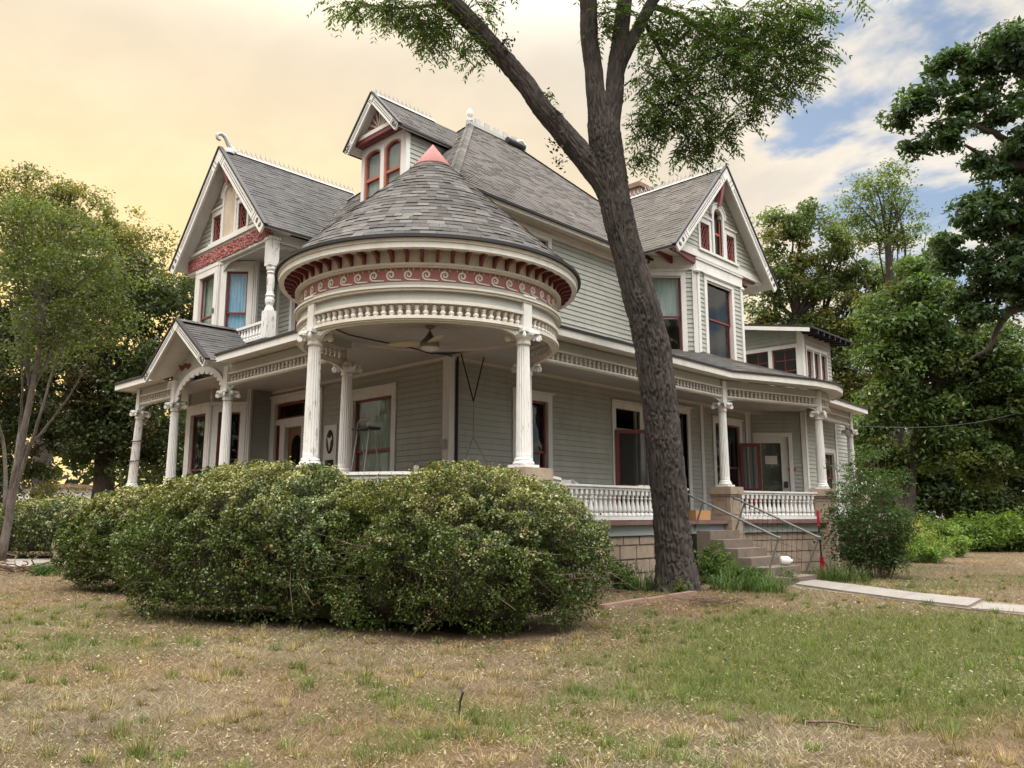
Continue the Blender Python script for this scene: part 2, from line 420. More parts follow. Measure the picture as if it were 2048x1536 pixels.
def raw_mesh(name, V, Fq, mat, col=None, smooth=False):
    """fast mesh from arrays; Fq (M,k) uniform polygons; col (N,3) per vertex"""
    me = bpy.data.meshes.new(name); V = np.asarray(V, np.float32); Fq = np.asarray(Fq, np.int32); k = Fq.shape[1]
    me.vertices.add(len(V)); me.vertices.foreach_set('co', V.ravel())
    me.loops.add(Fq.size); me.loops.foreach_set('vertex_index', Fq.ravel())
    me.polygons.add(len(Fq)); me.polygons.foreach_set('loop_start', np.arange(0, Fq.size, k, dtype=np.int32))
    try: me.polygons.foreach_set('loop_total', np.full(len(Fq), k, np.int32))
    except Exception: pass
    if smooth: me.polygons.foreach_set('use_smooth', np.ones(len(Fq), bool))
    if col is not None:
        a = me.color_attributes.new('Col', 'FLOAT_COLOR', 'POINT')
        a.data.foreach_set('color', np.concatenate([np.asarray(col, np.float32), np.ones((len(V), 1), np.float32)], 1).ravel())
    me.materials.append(mat); me.update(calc_edges=True)
    return me
def raw_obj(name, V, Fq, mat, parent=None, col=None, kind=None, smooth=False, base=None):
    V = np.asarray(V, float); c = np.array([*(V[:, :2].min(0) + V[:, :2].max(0)) / 2, V[:, 2].min()]) if base is None else np.array(base, float)
    return _link(name, raw_mesh(name, V - c, Fq, mat, col, smooth), parent, c, kind)

def vnoise(P, seed=0):
    P = np.asarray(P, float); I = np.floor(P).astype(np.int64); f = P - I; f = f * f * (3 - 2 * f)
    def h(i, j, k):
        n = (i * 374761393 + j * 668265263 + k * 2147483647 + seed * 974711) & 0xffffffff
        n = ((n ^ (n >> 13)) * 1274126177) & 0xffffffff
        return ((n ^ (n >> 16)) & 0xffff) / 65535.0
    r = 0
    for a in (0, 1):
        for b in (0, 1):
            for c in (0, 1):
                w = (f[..., 0] if a else 1 - f[..., 0]) * (f[..., 1] if b else 1 - f[..., 1]) * (f[..., 2] if c else 1 - f[..., 2])
                r = r + w * h(I[..., 0] + a, I[..., 1] + b, I[..., 2] + c)
    return r
def fbm(P, oct=4, seed=0):
    r = 0; a = 0.5; P = np.asarray(P, float)
    for i in range(oct): r = r + a * vnoise(P * 2 ** i, seed + i); a *= 0.5
    return r / (1 - 0.5 ** oct)

# ================================================================== THE HOUSE
house = thing('victorian_house', (-17.0, 16.0, 0.0), 'grey two-storey Victorian house with round shingled corner turret and white wraparound porch', 'house')

class Fr:
    """vertical wall frame: u along the wall, z up, d outwards"""
    def __init__(s, o, u):
        s.o = np.array(o, float); s.u = nu(u); s.n = np.array([s.u[1], -s.u[0]])
    def P(s, u, z, d=0.0):
        q = s.o + s.u * u + s.n * d; return (q[0], q[1], z)
    def hit(s, px, py):
        r = ray(px, py); k = (s.o - CAMPOS[:2]) @ s.n / (r[:2] @ s.n); q = CAMPOS + r * k
        return float((q[:2] - s.o) @ s.u), float(q[2])
def fbox(mb, F, u0, u1, z0, z1, d0, d1):
    mb.hexa([F.P(u0, z0, d0), F.P(u1, z0, d0), F.P(u1, z1, d0), F.P(u0, z1, d0), F.P(u0, z0, d1), F.P(u1, z0, d1), F.P(u1, z1, d1), F.P(u0, z1, d1)])

BOARDS = [0]
def wall(name, F, u0, u1, z0, z1, openings=(), gable=None, siding=True, parts=True, thick=0.12, exposure=0.13, label=None):
    """gable(z) -> (ul, ur) clips each course"""
    mb = MB()
    def lim(z):
        if not gable: return u0, u1
        a, b = gable(z); return max(u0, a), min(u1, b)
    zs = sorted({z0, z1, *[v for o in openings for v in (o[2], o[3]) if z0 < v < z1]})
    if gable:
        zs = sorted(set(zs) | set(np.arange(z0, z1, 0.25).tolist()))
    for a, b in zip(zs[:-1], zs[1:]):
        m = (a + b) / 2; cuts = sorted([(o[0], o[1]) for o in openings if o[2] < m < o[3]])
        segs = []; (la, ra), (lb, rb) = lim(a), lim(b); cur = None
        xs = [None] + [c for cc in cuts for c in cc] + [None]
        for i in range(0, len(xs), 2):
            l0, l1 = (la, lb) if xs[i] is None else (xs[i], xs[i]); r0, r1 = (ra, rb) if xs[i + 1] is None else (xs[i + 1], xs[i + 1])
            if r0 - l0 < 0.005: continue
            if r1 < l1: l1 = r1 = (l1 + r1) / 2
            mb.hexa([F.P(l0, a, -thick), F.P(r0, a, -thick), F.P(r1, b, -thick), F.P(l1, b, -thick), F.P(l0, a, 0), F.P(r0, a, 0), F.P(r1, b, 0), F.P(l1, b, 0)])
    w = mb.build(name, SIDING, house, label=label)
    if not siding: return w
    rest = MB(); n = int((z1 - z0) / exposure + 0.3); ex = (z1 - z0) / n
    for i in range(n):
        a = z0 + i * ex; b = a + ex - 0.007; m = (a + b) / 2
        cuts = sorted([(o[0], o[1]) for o in openings if o[2] < m < o[3]])
        (la, ra), (lb, rb) = lim(a), lim(b)
        xs = [None] + [c for cc in cuts for c in cc] + [None]
        for k in range(0, len(xs), 2):
            l0, l1 = (la, lb) if xs[k] is None else (xs[k], xs[k]); r0, r1 = (ra, rb) if xs[k + 1] is None else (xs[k + 1], xs[k + 1])
            if min(r0 - l0, r1 - l1) < 0.03: continue
            j = random.uniform(-0.002, 0.002)
            P = [F.P(l0, a, 0.001), F.P(r0, a, 0.001), F.P(r1, b, 0.001), F.P(l1, b, 0.001), F.P(l0, a, 0.030 + j), F.P(r0, a, 0.030 + j), F.P(r1, b, 0.012 + j), F.P(l1, b, 0.012 + j)]
            if parts and BOARDS[0] < 300:
                q = MB(); q.hexa(P); q.build('siding_board', SIDING, w); BOARDS[0] += 1
            else: rest.hexa(P)
    if rest.v: rest.build('siding', SIDING, w, kind='stuff')
    return w

def curtain(parent, F, u0, u1, z0, z1, d, mat, folds=9, amp=0.02, name='curtain'):
    n = folds * 6; us = np.linspace(u0, u1, n); V = []
    for i, u in enumerate(us):
        a = amp * math.sin(i / 6 * 2 * math.pi + 0.6 * math.sin(i * 0.37))
        V += [F.P(u, z0, d + a), F.P(u, z1, d + a * 0.6)]
    mb = MB(); mb.add(V, [(2 * i, 2 * i + 2, 2 * i + 3, 2 * i + 1) for i in range(n - 1)])
    return mb.build(name, mat, parent, smooth=True)

def window(F, u0, u1, z0, z1, case=0.13, head=0.2, fill='sheer', glass=GLASS, frame=REDF, cap=True, mid=0.5, label=None, casing=WHITE, sash=0.055, lites=None, sill=0.06):
    c = MB()
    fbox(c, F, u0, u0 + case, z0, z1 - head, -0.02, 0.055); fbox(c, F, u1 - case, u1, z0, z1 - head, -0.02, 0.055)
    fbox(c, F, u0 - 0.003, u1 + 0.003, z1 - head, z1 - 0.05, -0.02, 0.058)
    if cap:
        fbox(c, F, u0 - 0.035, u1 + 0.035, z1 - 0.05, z1 - 0.02, -0.02, 0.085); fbox(c, F, u0 - 0.055, u1 + 0.055, z1 - 0.02, z1, -0.02, 0.105)
    else: fbox(c, F, u0, u1, z1 - 0.05, z1, -0.02, 0.056)
    fbox(c, F, u0 - 0.03, u1 + 0.03, z0 - sill, z0, -0.06, 0.09)
    # reveals
    a, b, lo, hi = u0 + case, u1 - case, z0, z1 - head
    fbox(c, F, a - 0.02, a, lo, hi, -0.14, -0.021); fbox(c, F, b, b + 0.02, lo, hi, -0.14, -0.021)
    w = c.build('window', casing, house, label=label)
    zm = lo + (hi - lo) * mid
    for k, (p, q, dd) in enumerate(((zm - 0.02, hi, -0.035), (lo, zm + 0.02, -0.07))):
        f = MB(); s = sash
        fbox(f, F, a, a + s, p, q, dd - 0.03, dd); fbox(f, F, b - s, b, p, q, dd - 0.03, dd)
        fbox(f, F, a + s, b - s, p, p + s * (0.8 if k == 0 else 1.3), dd - 0.029, dd - 0.001); fbox(f, F, a + s, b - s, q - s * 0.8, q, dd - 0.029, dd - 0.001)
        if lites:
            for t in range(1, lites[0]):
                uu = a + s + (b - a - 2 * s) * t / lites[0]; fbox(f, F, uu - 0.011, uu + 0.011, p + s, q - s, dd - 0.027, dd - 0.003)
            for t in range(1, lites[1] if k == 0 else 1):
                z_ = p + s + (q - p - 2 * s) * t / lites[1]; fbox(f, F, a + s, b - s, z_ - 0.011, z_ + 0.011, dd - 0.026, dd - 0.004)
        sh = f.build('sash', frame, w)
        g = MB(); fbox(g, F, a + s * .7, b - s * .7, p + s * .7, q - s * .7, dd - 0.018, dd - 0.014); g.build('pane', glass, w)
    ca = (a - 0.05, b + 0.05, lo, hi + 0.05)
    if fill == 'sheer': curtain(w, F, *ca, -0.145, SHEER, 14)
    elif fill == 'blue': curtain(w, F, *ca, -0.135, BLUEC, 8, 0.015)
    elif fill == 'teal': curtain(w, F, *ca, -0.19, TEALC, 6)
    elif fill == 'grey': curtain(w, F, *ca, -0.14, GREYC, 5, 0.004, name='shade')
    elif fill == 'side':
        curtain(w, F, a - .05, a + 0.35 * (b - a), lo, hi, -0.2, SHEER, 5)
    elif fill == 'sideR':
        curtain(w, F, a + 0.62 * (b - a), b + .05, lo, hi, -0.2, GREYC, 5)
    elif fill == 'blind':
        m = MB(); zz = hi
        while zz > zm - 0.02: fbox(m, F, a, b, zz - 0.03, zz - 0.004, -0.16, -0.155); zz -= 0.031
        m.build('blind', BLIND, w)
    return (a - 0.02, b + 0.02, lo - sill, hi)

# ---- frames
FL = Fr((0, 11.2), (1, 0))              # left facade: u = x
FRT = Fr((-12.65, 0), (0, 1))           # right facade: u = y
ZF, ZC = 1.38, 4.87

# ---------------------------------------------------------------- shingle roofs
def shade_grey(lo=0.085, hi=0.2, warm=0.0):
    g = 0.86 * random.choice((random.uniform(lo, hi), random.uniform(lo, hi), random.uniform(lo, lo + (hi - lo) * .3)))
    return (g * (1.04 + warm), g * (1.0), g * (0.98 - warm * 1.2))
def roof_plane(name, parent, O, e, s, length, bounds, warm=0.0, lo=0.10, hi=0.20, exp_=0.14, deck=0.07, deckmat=CREAM, width=(0.16, 0.36), tone=1.0):
    """O: eave origin, e: along eave, s: up slope; bounds(t) -> (e0, e1) at slope distance t"""
    O, e, s = np.array(O, float), nu(e), nu(s); n = np.cross(e, s)
    if n[2] < 0: n = -n
    d = MB(); a0, a1 = bounds(0); b0, b1 = bounds(length)
    P = lambda u, t, h: O + e * u + s * t + n * h
    d.hexa([P(a0, 0, -deck), P(a1, 0, -deck), P(b1, length, -deck), P(b0, length, -deck), P(a0, 0, 0), P(a1, 0, 0), P(b1, length, 0), P(b0, length, 0)])
    dk = d.build(name, deckmat, parent)
    mb = MB(); rows = int(length / exp_); ex = length / rows
    for i in range(rows):
        t0, t1 = i * ex - (0.03 if i == 0 else 0), (i + 1) * ex + 0.012; u0, u1 = bounds((i + .5) * ex); u = u0 + random.uniform(-.3, 0)
        while u < u1:
            w = random.uniform(*width); p, q = max(u, u0), min(u + w, u1)
            if q - p > 0.02:
                h = random.choice((0.012, 0.012, 0.02)); c = shade_grey((lo + .02) * tone, (hi - .02) * tone, warm)
                mb.hexa([P(p, t0, 0.001), P(q, t0, 0.001), P(q, t1, 0.001), P(p, t1, 0.001), P(p, t0, h), P(q, t0, h), P(q, t1, 0.004), P(p, t1, 0.004)], c)
            u += w
    mb.build('shingles', SHINGLE, dk, kind='stuff')
    return dk
def drip(name, parent, a, b, h=0.05, w=0.05, mat=DRIP):
    a, b = np.array(a, float), np.array(b, float); t = nu(b - a); sd = nu(np.cross(t, (0, 0, 1))); up = np.cross(sd, t)
    m = MB(); P = lambda p, i, j: p + sd * i * w + up * j * h
    m.hexa([P(a, -.5, -.5), P(b, -.5, -.5), P(b, .5, -.5), P(a, .5, -.5), P(a, -.5, .5), P(b, -.5, .5), P(b, .5, .5), P(a, .5, .5)])
    return m.build(name, mat, parent)

EZ, RZ, RXX, RY0, RY1 = 8.62, 13.6, -17.25, 16.0, 18.05
EX0, EX1, EY0, EY1 = -22.25, -12.25, 10.82, 23.2
def slope_len(run, rise): return math.hypot(run, rise)
# right slope of the main hip
run = EX1 - RXX; rise = RZ - EZ; L = slope_len(run, rise)
roof_r = roof_plane('main_roof_side', house, (EX1, 0, EZ), (0, 1, 0), (-run, 0, rise), L, lambda t: (EY0 + (RY0 - EY0) * t / L, EY1 - (EY1 - RY1) * t / L), 0.05, 0.115, 0.2)
runf = RY0 - EY0; Lf = slope_len(runf, rise)
roof_f = roof_plane('main_roof_front', house, (0, EY0, EZ), (1, 0, 0), (0, runf, rise), Lf, lambda t: (EX0 + (RXX - EX0) * t / Lf, EX1 - (EX1 - RXX) * t / Lf), 0.04)
runb = EY1 - RY1; Lb = slope_len(runb, rise)
m = MB()
m.add([(EX0, EY0, EZ), (EX0, EY1, EZ), (RXX, RY1, RZ), (RXX, RY0, RZ), (EX1, EY1, EZ)], [(0, 3, 2, 1), (1, 2, 4)], (0.13, 0.13, 0.13)); m.build('main_roof_back', SHINGLE, house)
drip('drip_edge', house, (EX1 + .02, EY0, EZ + .0), (EX1 + .02, EY1, EZ), 0.06, 0.05)
drip('drip_edge', house, (EX0, EY0 - .02, EZ), (EX1, EY0 - .02, EZ), 0.06, 0.05)
# hip and ridge caps
m = MB()
def cap_row(m, a, b, w=0.13, warm=0.04):
    a, b = np.array(a, float), np.array(b, float); n = int(np.linalg.norm(b - a) / 0.16); t = nu(b - a); sd = nu(np.cross(t, (0, 0, 1)))
    for i in range(n):
        p, q = a + (b - a) * i / n, a + (b - a) * ((i + 1) / n) + t * .03; c = shade_grey(0.10, 0.19, warm); h = np.array([0, 0, 1])
        m.add([p - sd * w - h * .05, p + h * .035, p + sd * w - h * .05, q - sd * w - h * .05, q + h * .022, q + sd * w - h * .05], [(0, 1, 4, 3), (1, 2, 5, 4), (0, 2, 1), (3, 4, 5)], c)
cap_row(m, (EX1, EY0, EZ + .03), (RXX, RY0, RZ + .03)); cap_row(m, (EX1, EY1, EZ + .03), (RXX, RY1, RZ + .03)); cap_row(m, (EX0, EY0, EZ + .03), (RXX, RY0, RZ + .03))
m.build('hip_cap_shingles', SHINGLE, house, kind='stuff')
# ridge cresting of the main roof: finial and blocks
m = MB(); m.box(RXX - .08, RXX + .08, RY0 - .12, RY1 + .15, RZ - .02, RZ + .10)
cr = m.build('ridge_board', CREST, house)
for i in range(5):
    y = RY0 + .22 + i * 0.42; b_ = MB()
    b_.hexa([(RXX - .03, y, RZ + .1), (RXX + .03, y, RZ + .1), (RXX + .03, y + .24, RZ + .1), (RXX - .03, y + .24, RZ + .1), (RXX - .02, y - .02, RZ + .30), (RXX + .02, y - .02, RZ + .30), (RXX + .02, y + .20, RZ + .30), (RXX - .02, y + .20, RZ + .30)])
    b_.build('crest_block', CREST, cr)
m = MB(); m.lathe([(.09, RZ + .1), (.11, RZ + .13), (.05, RZ + .18), (.05, RZ + .22), (.09, RZ + .28), (.11, RZ + .36), (.09, RZ + .45), (.045, RZ + .51), (.02, RZ + .54), (0.001, RZ + .56)], RXX, RY0 - .02, 14)
smooth_by_angle(m.build('finial', WHITE, cr))
m = MB(); m.tube([(RXX + .16, RY1 - .55, RZ - .02), (RXX + .16, RY1 + .25, RZ - .02)], 0.11, 10); m.build('roof_vent', BLACKM, house)
m = MB(); m.tube([(RXX, RY1 + .02, RZ + .1), (RXX, RY1 + .16, RZ + .25), (RXX, RY1 + .34, RZ + .30), (RXX, RY1 + .46, RZ + .20), (RXX, RY1 + .5, RZ + .02)], 0.05, 8); m.tube([(RXX, RY1 + .05, RZ + .1), (RXX + .05, RY1 - .02, RZ + .4)], 0.02, 6); m.build('ridge_scroll', WHITE, cr)
# chimney whose brick top shows just above the far slope
ccx, ccy = -15.4, 22.6
m = MB(); m.box(ccx - .3, ccx + .3, ccy - .55, ccy + .55, 9.0, 13.0); m.box(ccx - .36, ccx + .36, ccy - .61, ccy + .61, 12.8, 12.95); m.build('chimney', BRICKE, house)

# ---------------------------------------------------------------- gables
def cresting(parent, a, b, pitch=0.15, h=0.2):
    a, b = np.array(a, float), np.array(b, float); t = nu(b - a); ln = np.linalg.norm(b - a); sd = nu(np.cross(t, (0, 0, 1)))
    m = MB(); P = lambda p, i, z: p + sd * i + np.array([0, 0, z])
    m.hexa([P(a, -.06, 0), P(b, -.06, 0), P(b, .06, 0), P(a, .06, 0), P(a, -.02, .065), P(b, -.02, .065), P(b, .02, .065), P(a, .02, .065)])
    base = m.build('ridge_cresting', CREST, parent)
    k = MB()
    for (x0, x1, y0, y1) in ((-.055, -.04, .0, .05), (.04, .055, .0, .05)): k.box(x0, x1, -.008, .008, y0, y1)
    k.hexa([(-.055, -.008, .05), (-.038, -.008, .05), (-.038, .008, .05), (-.055, .008, .05), (-.012, -.008, .12), (.0, -.008, .10), (.0, .008, .10), (-.012, .008, .12)])
    k.hexa([(.038, -.008, .05), (.055, -.008, .05), (.055, .008, .05), (.038, .008, .05), (.0, -.008, .10), (.012, -.008, .12), (.012, .008, .12), (.0, .008, .10)])
    k.hexa([(-.014, -.008, .11), (.014, -.008, .11), (.014, .008, .11), (-.014, .008, .11), (-.002, -.004, h), (.002, -.004, h), (.002, .004, h), (-.002, .004, h)])
    o = k.build('crest_spike', CREST, base); n = int(ln / pitch); mesh = o.data; rz = math.atan2(t[1], t[0])
    for i in range(n):
        p = a + t * ((i + .5) * pitch) + np.array([0, 0, .063])
        if i == 0: o.location = p - WPOS[base.name]; o.rotation_euler = (0, 0, rz); o.scale = (1.05, 1.05, 1.05)
        else: inst(mesh, 'crest_spike', base, p, rz, None, (1.05, 1.05, 1.05))
    return base

def rake(parent, pk, ev, out, width=0.24, thick=0.06, lines=True, name='rake_board', scroll=True, mat=WHITE):
    """board from peak pk down to eave ev, facing 'out'"""
    pk, ev, out = np.array(pk, float), np.array(ev, float), nu(out); t = nu(ev - pk); dn = nu(np.cross(out, t));
    if dn[2] > 0: dn = -dn
    L_ = np.linalg.norm(ev - pk); m = MB(); P = lambda s, w, d: pk + t * s + dn * w + out * d
    k = width / max(abs(t[2]), .3) * abs(t[2]) ; mit = width * (abs(t @ np.array([0, 0, 1])) / max(1e-3, math.sqrt(1 - (t[2]) ** 2)))
    # mitred at the peak (vertical cut)
    hz = nu(np.array([t[0], t[1], 0.0])); s_mit = -(dn @ hz) * width / (t @ hz)
    m.hexa([P(0, 0, 0), P(s_mit, width, 0), P(L_, width, 0), P(L_, 0, 0), P(0, 0, thick), P(s_mit, width, thick), P(L_, width, thick), P(L_, 0, thick)])
    rb = m.build(name, mat, parent)
    if lines:
        g = MB()
        for w in (0.36, 0.62):
            a_, b_ = L_ * .16, L_ * .80
            g.hexa([P(a_, width * w - .009, thick - .002), P(b_, width * w - .009, thick - .002), P(b_, width * w + .009, thick - .002), P(a_, width * w + .009, thick - .002), P(a_, width * w - .009, thick + .004), P(b_, width * w - .009, thick + .004), P(b_, width * w + .009, thick + .004), P(a_, width * w + .009, thick + .004)])
        for s_ in (L_ * .10, L_ * .13, L_ * .83, L_ * .86):
            g.hexa([P(s_ - .01, 0.02, thick - .002), P(s_ + .01, 0.02, thick - .002), P(s_ + .01, width - .02, thick - .002), P(s_ - .01, width - .02, thick - .002), P(s_ - .01, 0.02, thick + .004), P(s_ + .01, 0.02, thick + .004), P(s_ + .01, width - .02, thick + .004), P(s_ - .01, width - .02, thick + .004)])
        if scroll:
            for c0, sg in ((L_ * .905, 1), (L_ * .955, -1)):
                pts = []
                for i in range(26):
                    th = i / 25 * 3.6 * math.pi; r = .018 + .058 * i / 25
                    pts.append(P(c0 + sg * r * math.cos(th) * .8, width * .5 + r * math.sin(th), thick + .002))
                g.tube(pts, 0.009, 5)
        g.build('carved_lines', DARKIN, rb)
    drip('drip_edge', rb, P(-.02, -.035, thick * .5), P(L_ + .03, -.035, thick * .5), 0.05, thick + .06)
    return rb

LATR = paint('lattice_red_paint', (0.34, 0.10, 0.085), rough=0.6, dirt_amt=0.4)
def lattice(parent, F, a, b, lo, hi, d=-0.03, step=0.21):
    m = MB(); fr = .05
    fbox(m, F, a, a + fr, lo, hi, d - .02, d + .02); fbox(m, F, b - fr, b, lo, hi, d - .02, d + .02); fbox(m, F, a + fr, b - fr, lo, lo + fr, d - .019, d + .019); fbox(m, F, a + fr, b - fr, hi - fr, hi, d - .019, d + .019)
    slope = 1.9; A, B, C, D_ = a + fr, b - fr, lo + fr, hi - fr
    for sg, dd in ((1, .002), (-1, -.006)):
        k = -6
        for i in range(-12, 24):
            c = C + i * step * 1.2
            # line z = c + sg*slope*(u-A)
            us = np.linspace(A, B, 41); zs = c + sg * slope * (us - A); ok = (zs > C) & (zs < D_)
            if ok.sum() < 2: continue
            u0, u1 = us[ok][0], us[ok][-1]; z0, z1 = zs[ok][0], zs[ok][-1]; w = .017
            m.hexa([F.P(u0, z0 - w, d + dd - .006), F.P(u1, z1 - w, d + dd - .006), F.P(u1, z1 + w, d + dd - .006), F.P(u0, z0 + w, d + dd - .006), F.P(u0, z0 - w, d + dd + .006), F.P(u1, z1 - w, d + dd + .006), F.P(u1, z1 + w, d + dd + .006), F.P(u0, z0 + w, d + dd + .006)])
    return m.build('lattice', LATR, parent)

def gable_window(F, L_, Cn, R_, lo, boarded):
    """triple gable window: lattice | arched centre | lattice; each = (u0,u1,top)"""
    c = MB(); t = .1
    for (u0, u1, hi) in (L_, R_):
        fbox(c, F, u0 - t, u0, lo - .03, hi + .0, -.02, .05); fbox(c, F, u1, u1 + t, lo - .03, hi, -.02, .05)
        fbox(c, F, u0 - t - .002, u1 + t + .002, hi, hi + .16, -.02, .052); fbox(c, F, u0 - t - .04, u1 + t + .03, hi + .16, hi + .21, -.02, .09)
    u0, u1, hi = Cn; cu = (u0 + u1) / 2; r = (u1 - u0) / 2; zs = hi - r
    fbox(c, F, u0 - .1, u0, lo - .03, zs, -.02, .07); fbox(c, F, u1, u1 + .1, lo - .03, zs, -.02, .07)
    n = 18
    for i in range(n):
        a0, a1 = math.pi * i / n, math.pi * (i + 1) / n
        q = [(cu + rr * math.cos(a_), zs + rr * math.sin(a_)) for rr, a_ in ((r, a0), (r + .14, a0), (r + .14, a1), (r, a1))]
        c.hexa([F.P(*p, -.02) for p in q] + [F.P(*p, .075) for p in q])
        q = [(cu + rr * math.cos(a_), zs + rr * math.sin(a_)) for rr, a_ in ((r + .14, a0), (r + .18, a0), (r + .18, a1), (r + .14, a1))]
        c.hexa([F.P(*p, -.02) for p in q] + [F.P(*p, .10) for p in q])
    fbox(c, F, L_[0] - t - .05, R_[1] + t + .05, lo - .10, lo - .031, -.02, .10)
    w = c.build('gable_window', WHITE, house)
    for (a, b, h) in (L_, R_):
        lattice(w, F, a, b, lo, h)
        g = MB(); fbox(g, F, a, b, lo, h, -.09, -.08); g.build('pane', GLASSD, w)
    poly = [(u0, lo), (u1, lo)] + [(cu + r * math.cos(math.pi * i / 16), zs + r * math.sin(math.pi * i / 16)) for i in range(17)]
    if boarded:
        g = MB(); g.prism(poly, -.02, .03, lambda a, b, d: F.P(a, b, d)); g.build('plywood_board', PLY, w, label='bare weathered plywood over the arched window')
    else:
        for i in range(n):
            a0, a1 = math.pi * i / n, math.pi * (i + 1) / n
        f = MB(); s = .05
        fbox(f, F, u0, u0 + s, lo, zs, -.06, -.02); fbox(f, F, u1 - s, u1, lo, zs, -.06, -.02); fbox(f, F, u0 + s, u1 - s, lo, lo + s, -.059, -.021)
        zm = lo + (hi - lo) * .47; fbox(f, F, u0 + s, u1 - s, zm - .03, zm + .03, -.06, -.015)
        for i in range(n):
            a0, a1 = math.pi * i / n, math.pi * (i + 1) / n
            q = [(cu + rr * math.cos(a_), zs + rr * math.sin(a_)) for rr, a_ in ((r - s, a0), (r, a0), (r, a1), (r - s, a1))]
            f.hexa([F.P(*p, -.06) for p in q] + [F.P(*p, -.02) for p in q])
        f.build('sash', ORANGER, w)
        g = MB(); g.prism(poly, -.05, -.045, lambda a, b, d: F.P(a, b, d)); g.build('pane', GLASSD, w)
    return [(L_[0], L_[1], lo, L_[2]), (u0, u1, lo, zs), (R_[0], R_[1], lo, R_[2]), (u0 + r * .3, u1 - r * .3, zs - .01, zs + r * .85)]

# ---------- right gable (over the side bay)
GX = -11.4; FG = Fr((GX, 0), (0, 1)); GC, GH, GZ, GP = 20.6, 2.9, 8.62, 11.7
sg = (GP - GZ) / GH
Lg = slope_len(GH, GP - GZ)
fy = -GX * 0 
roof_plane('side_gable_roof', house, (0, GC - GH, GZ), (1, 0, 0), (0, GH, GP - GZ), Lg, lambda t: (-12.25 - (GP - GZ) * t / Lg, -11.05), 0.06, 0.10, 0.19, deckmat=WHITE)
roof_plane('side_gable_roof', house, (0, GC + GH, GZ), (1, 0, 0), (0, -GH, GP - GZ), Lg, lambda t: (-12.25 - (GP - GZ) * t / Lg, -11.05), 0.06, deckmat=WHITE)
for sgn in (-1, 1):
    rake(house, (-11.05, GC, GP + .02), (-11.05, GC + sgn * (GH + .03), GZ - .01), (1, 0, 0))
drip('drip_edge', house, (-12.25, GC - GH - .02, GZ - .02), (-11.0, GC - GH - .02, GZ - .02), .05, .05)
cresting(house, (-11.1, GC, GP), (-15.2, GC, GP))
gl = lambda z: (GC - (GP - .1 - z) / sg + .0, GC + (GP - .1 - z) / sg)
op = gable_window(FG, (19.58, 20.08, 9.86), (20.34, 20.84, 10.5), (21.08, 21.56, 9.86), 9.07, False)
wall('side_gable_wall', FG, GC - 2.75, GC + 2.75, 8.95, GP - .15, op, gable=gl, parts=False)
m = MB()
fbox(m, FG, GC - 2.48, GC + 2.48, 8.80, 8.95, -.12, .05); fbox(m, FG, GC - 2.6, GC + 2.6, 8.72, 8.80, -.12, .09)
m.build('gable_belt', WHITE, house)
m = MB(); m.box(-12.6, GX - .121, GC - 2.62, GC + 2.62, 8.721, 8.79); m.build('gable_soffit', CREAM, house)
m = MB(); m.hexa([FG.P(GC - .07, 10.72, .06), FG.P(GC + .07, 10.72, .06), FG.P(GC + .09, 11.35, .06), FG.P(GC - .09, 11.35, .06), FG.P(GC - .05, 10.55, .14), FG.P(GC + .05, 10.55, .14), FG.P(GC + .09, 11.42, .36), FG.P(GC - .09, 11.42, .36)]); m.build('keystone_bracket', PINK, house)
# bay under it
BZ0, BZ1 = 5.5, 8.72
FC = Fr((-12.65, 18.05), (1, 1)); FC2 = Fr((-11.4, 21.9), (-1, 1)); LC = 1.25 * math.sqrt(2)
o1 = window(FG, 19.68, 21.38, 5.86, 8.33, .14, .17, 'sideR', glass=GLASSD, mid=.52)
u_, z_ = FC.hit(1362, 640)
o2 = window(FC, max(.18, u_ - 1.28), u_ + .16, 5.86, 8.33, .14, .17, 'blind', glass=GLASS, mid=.49)
wall('bay_wall', FG, 19.3, 21.9, BZ0, 8.36, [o1])
wall('bay_wall', FC, 0, LC, BZ0, 8.36, [o2])
wall('bay_wall', FC2, 0, LC, BZ0, 8.36, [], siding=False)
m = MB()
for F_, a, b in ((FG, 19.27, 21.93), (FC, .0, LC + .02), (FC2, -.02, LC)):
    fbox(m, F_, a, b, 8.38, 8.72, -.10, .045); fbox(m, F_, a - .01, b + .01, 8.34, 8.38, -.10, .07); fbox(m, F_, a - .01, b + .01, 8.66, 8.715, -.10, .08)
m.build('bay_frieze', WHITE, house)
m = MB()
fbox(m, FG, 19.285, 19.41, BZ0, 8.34, -.05, .06); fbox(m, FC, LC - .12, LC + .005, BZ0, 8.34, -.05, .061); m.lathe([(.11, 8.26), (.13, 8.30), (.10, 8.335)], GX + .02, 19.3, 8); m.build('corner_board', WHITE, house)
m = MB(); fbox(m, FG, 21.79, 21.915, BZ0, 8.34, -.05, .06); m.lathe([(.09, 8.26), (.11, 8.30), (.08, 8.335)], GX + .02, 21.9, 8); m.build('corner_board', WHITE, house)
def eave_bracket(parent, base, out, z, length, h=.2, w=.07, name='eave_bracket'):
    """S-shaped bracket: profile in (out, z)"""
    base = np.array(base, float); out = np.array([*nu(out), 0.0]); sd = np.array([-out[1], out[0], 0.0])
    pr = [(0, -h), (.02, -h - .01), (length * .34, -h * .80), (length * .62, -h * .48), (length * .9, -h * .40), (length, -h * .18), (length, 0), (0, 0)]
    m = MB(); m.prism(pr, -w / 2, w / 2, lambda a, b, d: np.array([base[0], base[1], z + b]) + out * a + sd * d)
    return m.build(name, MAROON, parent)
for i, t in enumerate((.25, .62, .98)):
    p = FC.P(LC * t, 0, .05); eave_bracket(house, p[:2], (0, -1), 8.72, .12 + 1.2 * t, .2)
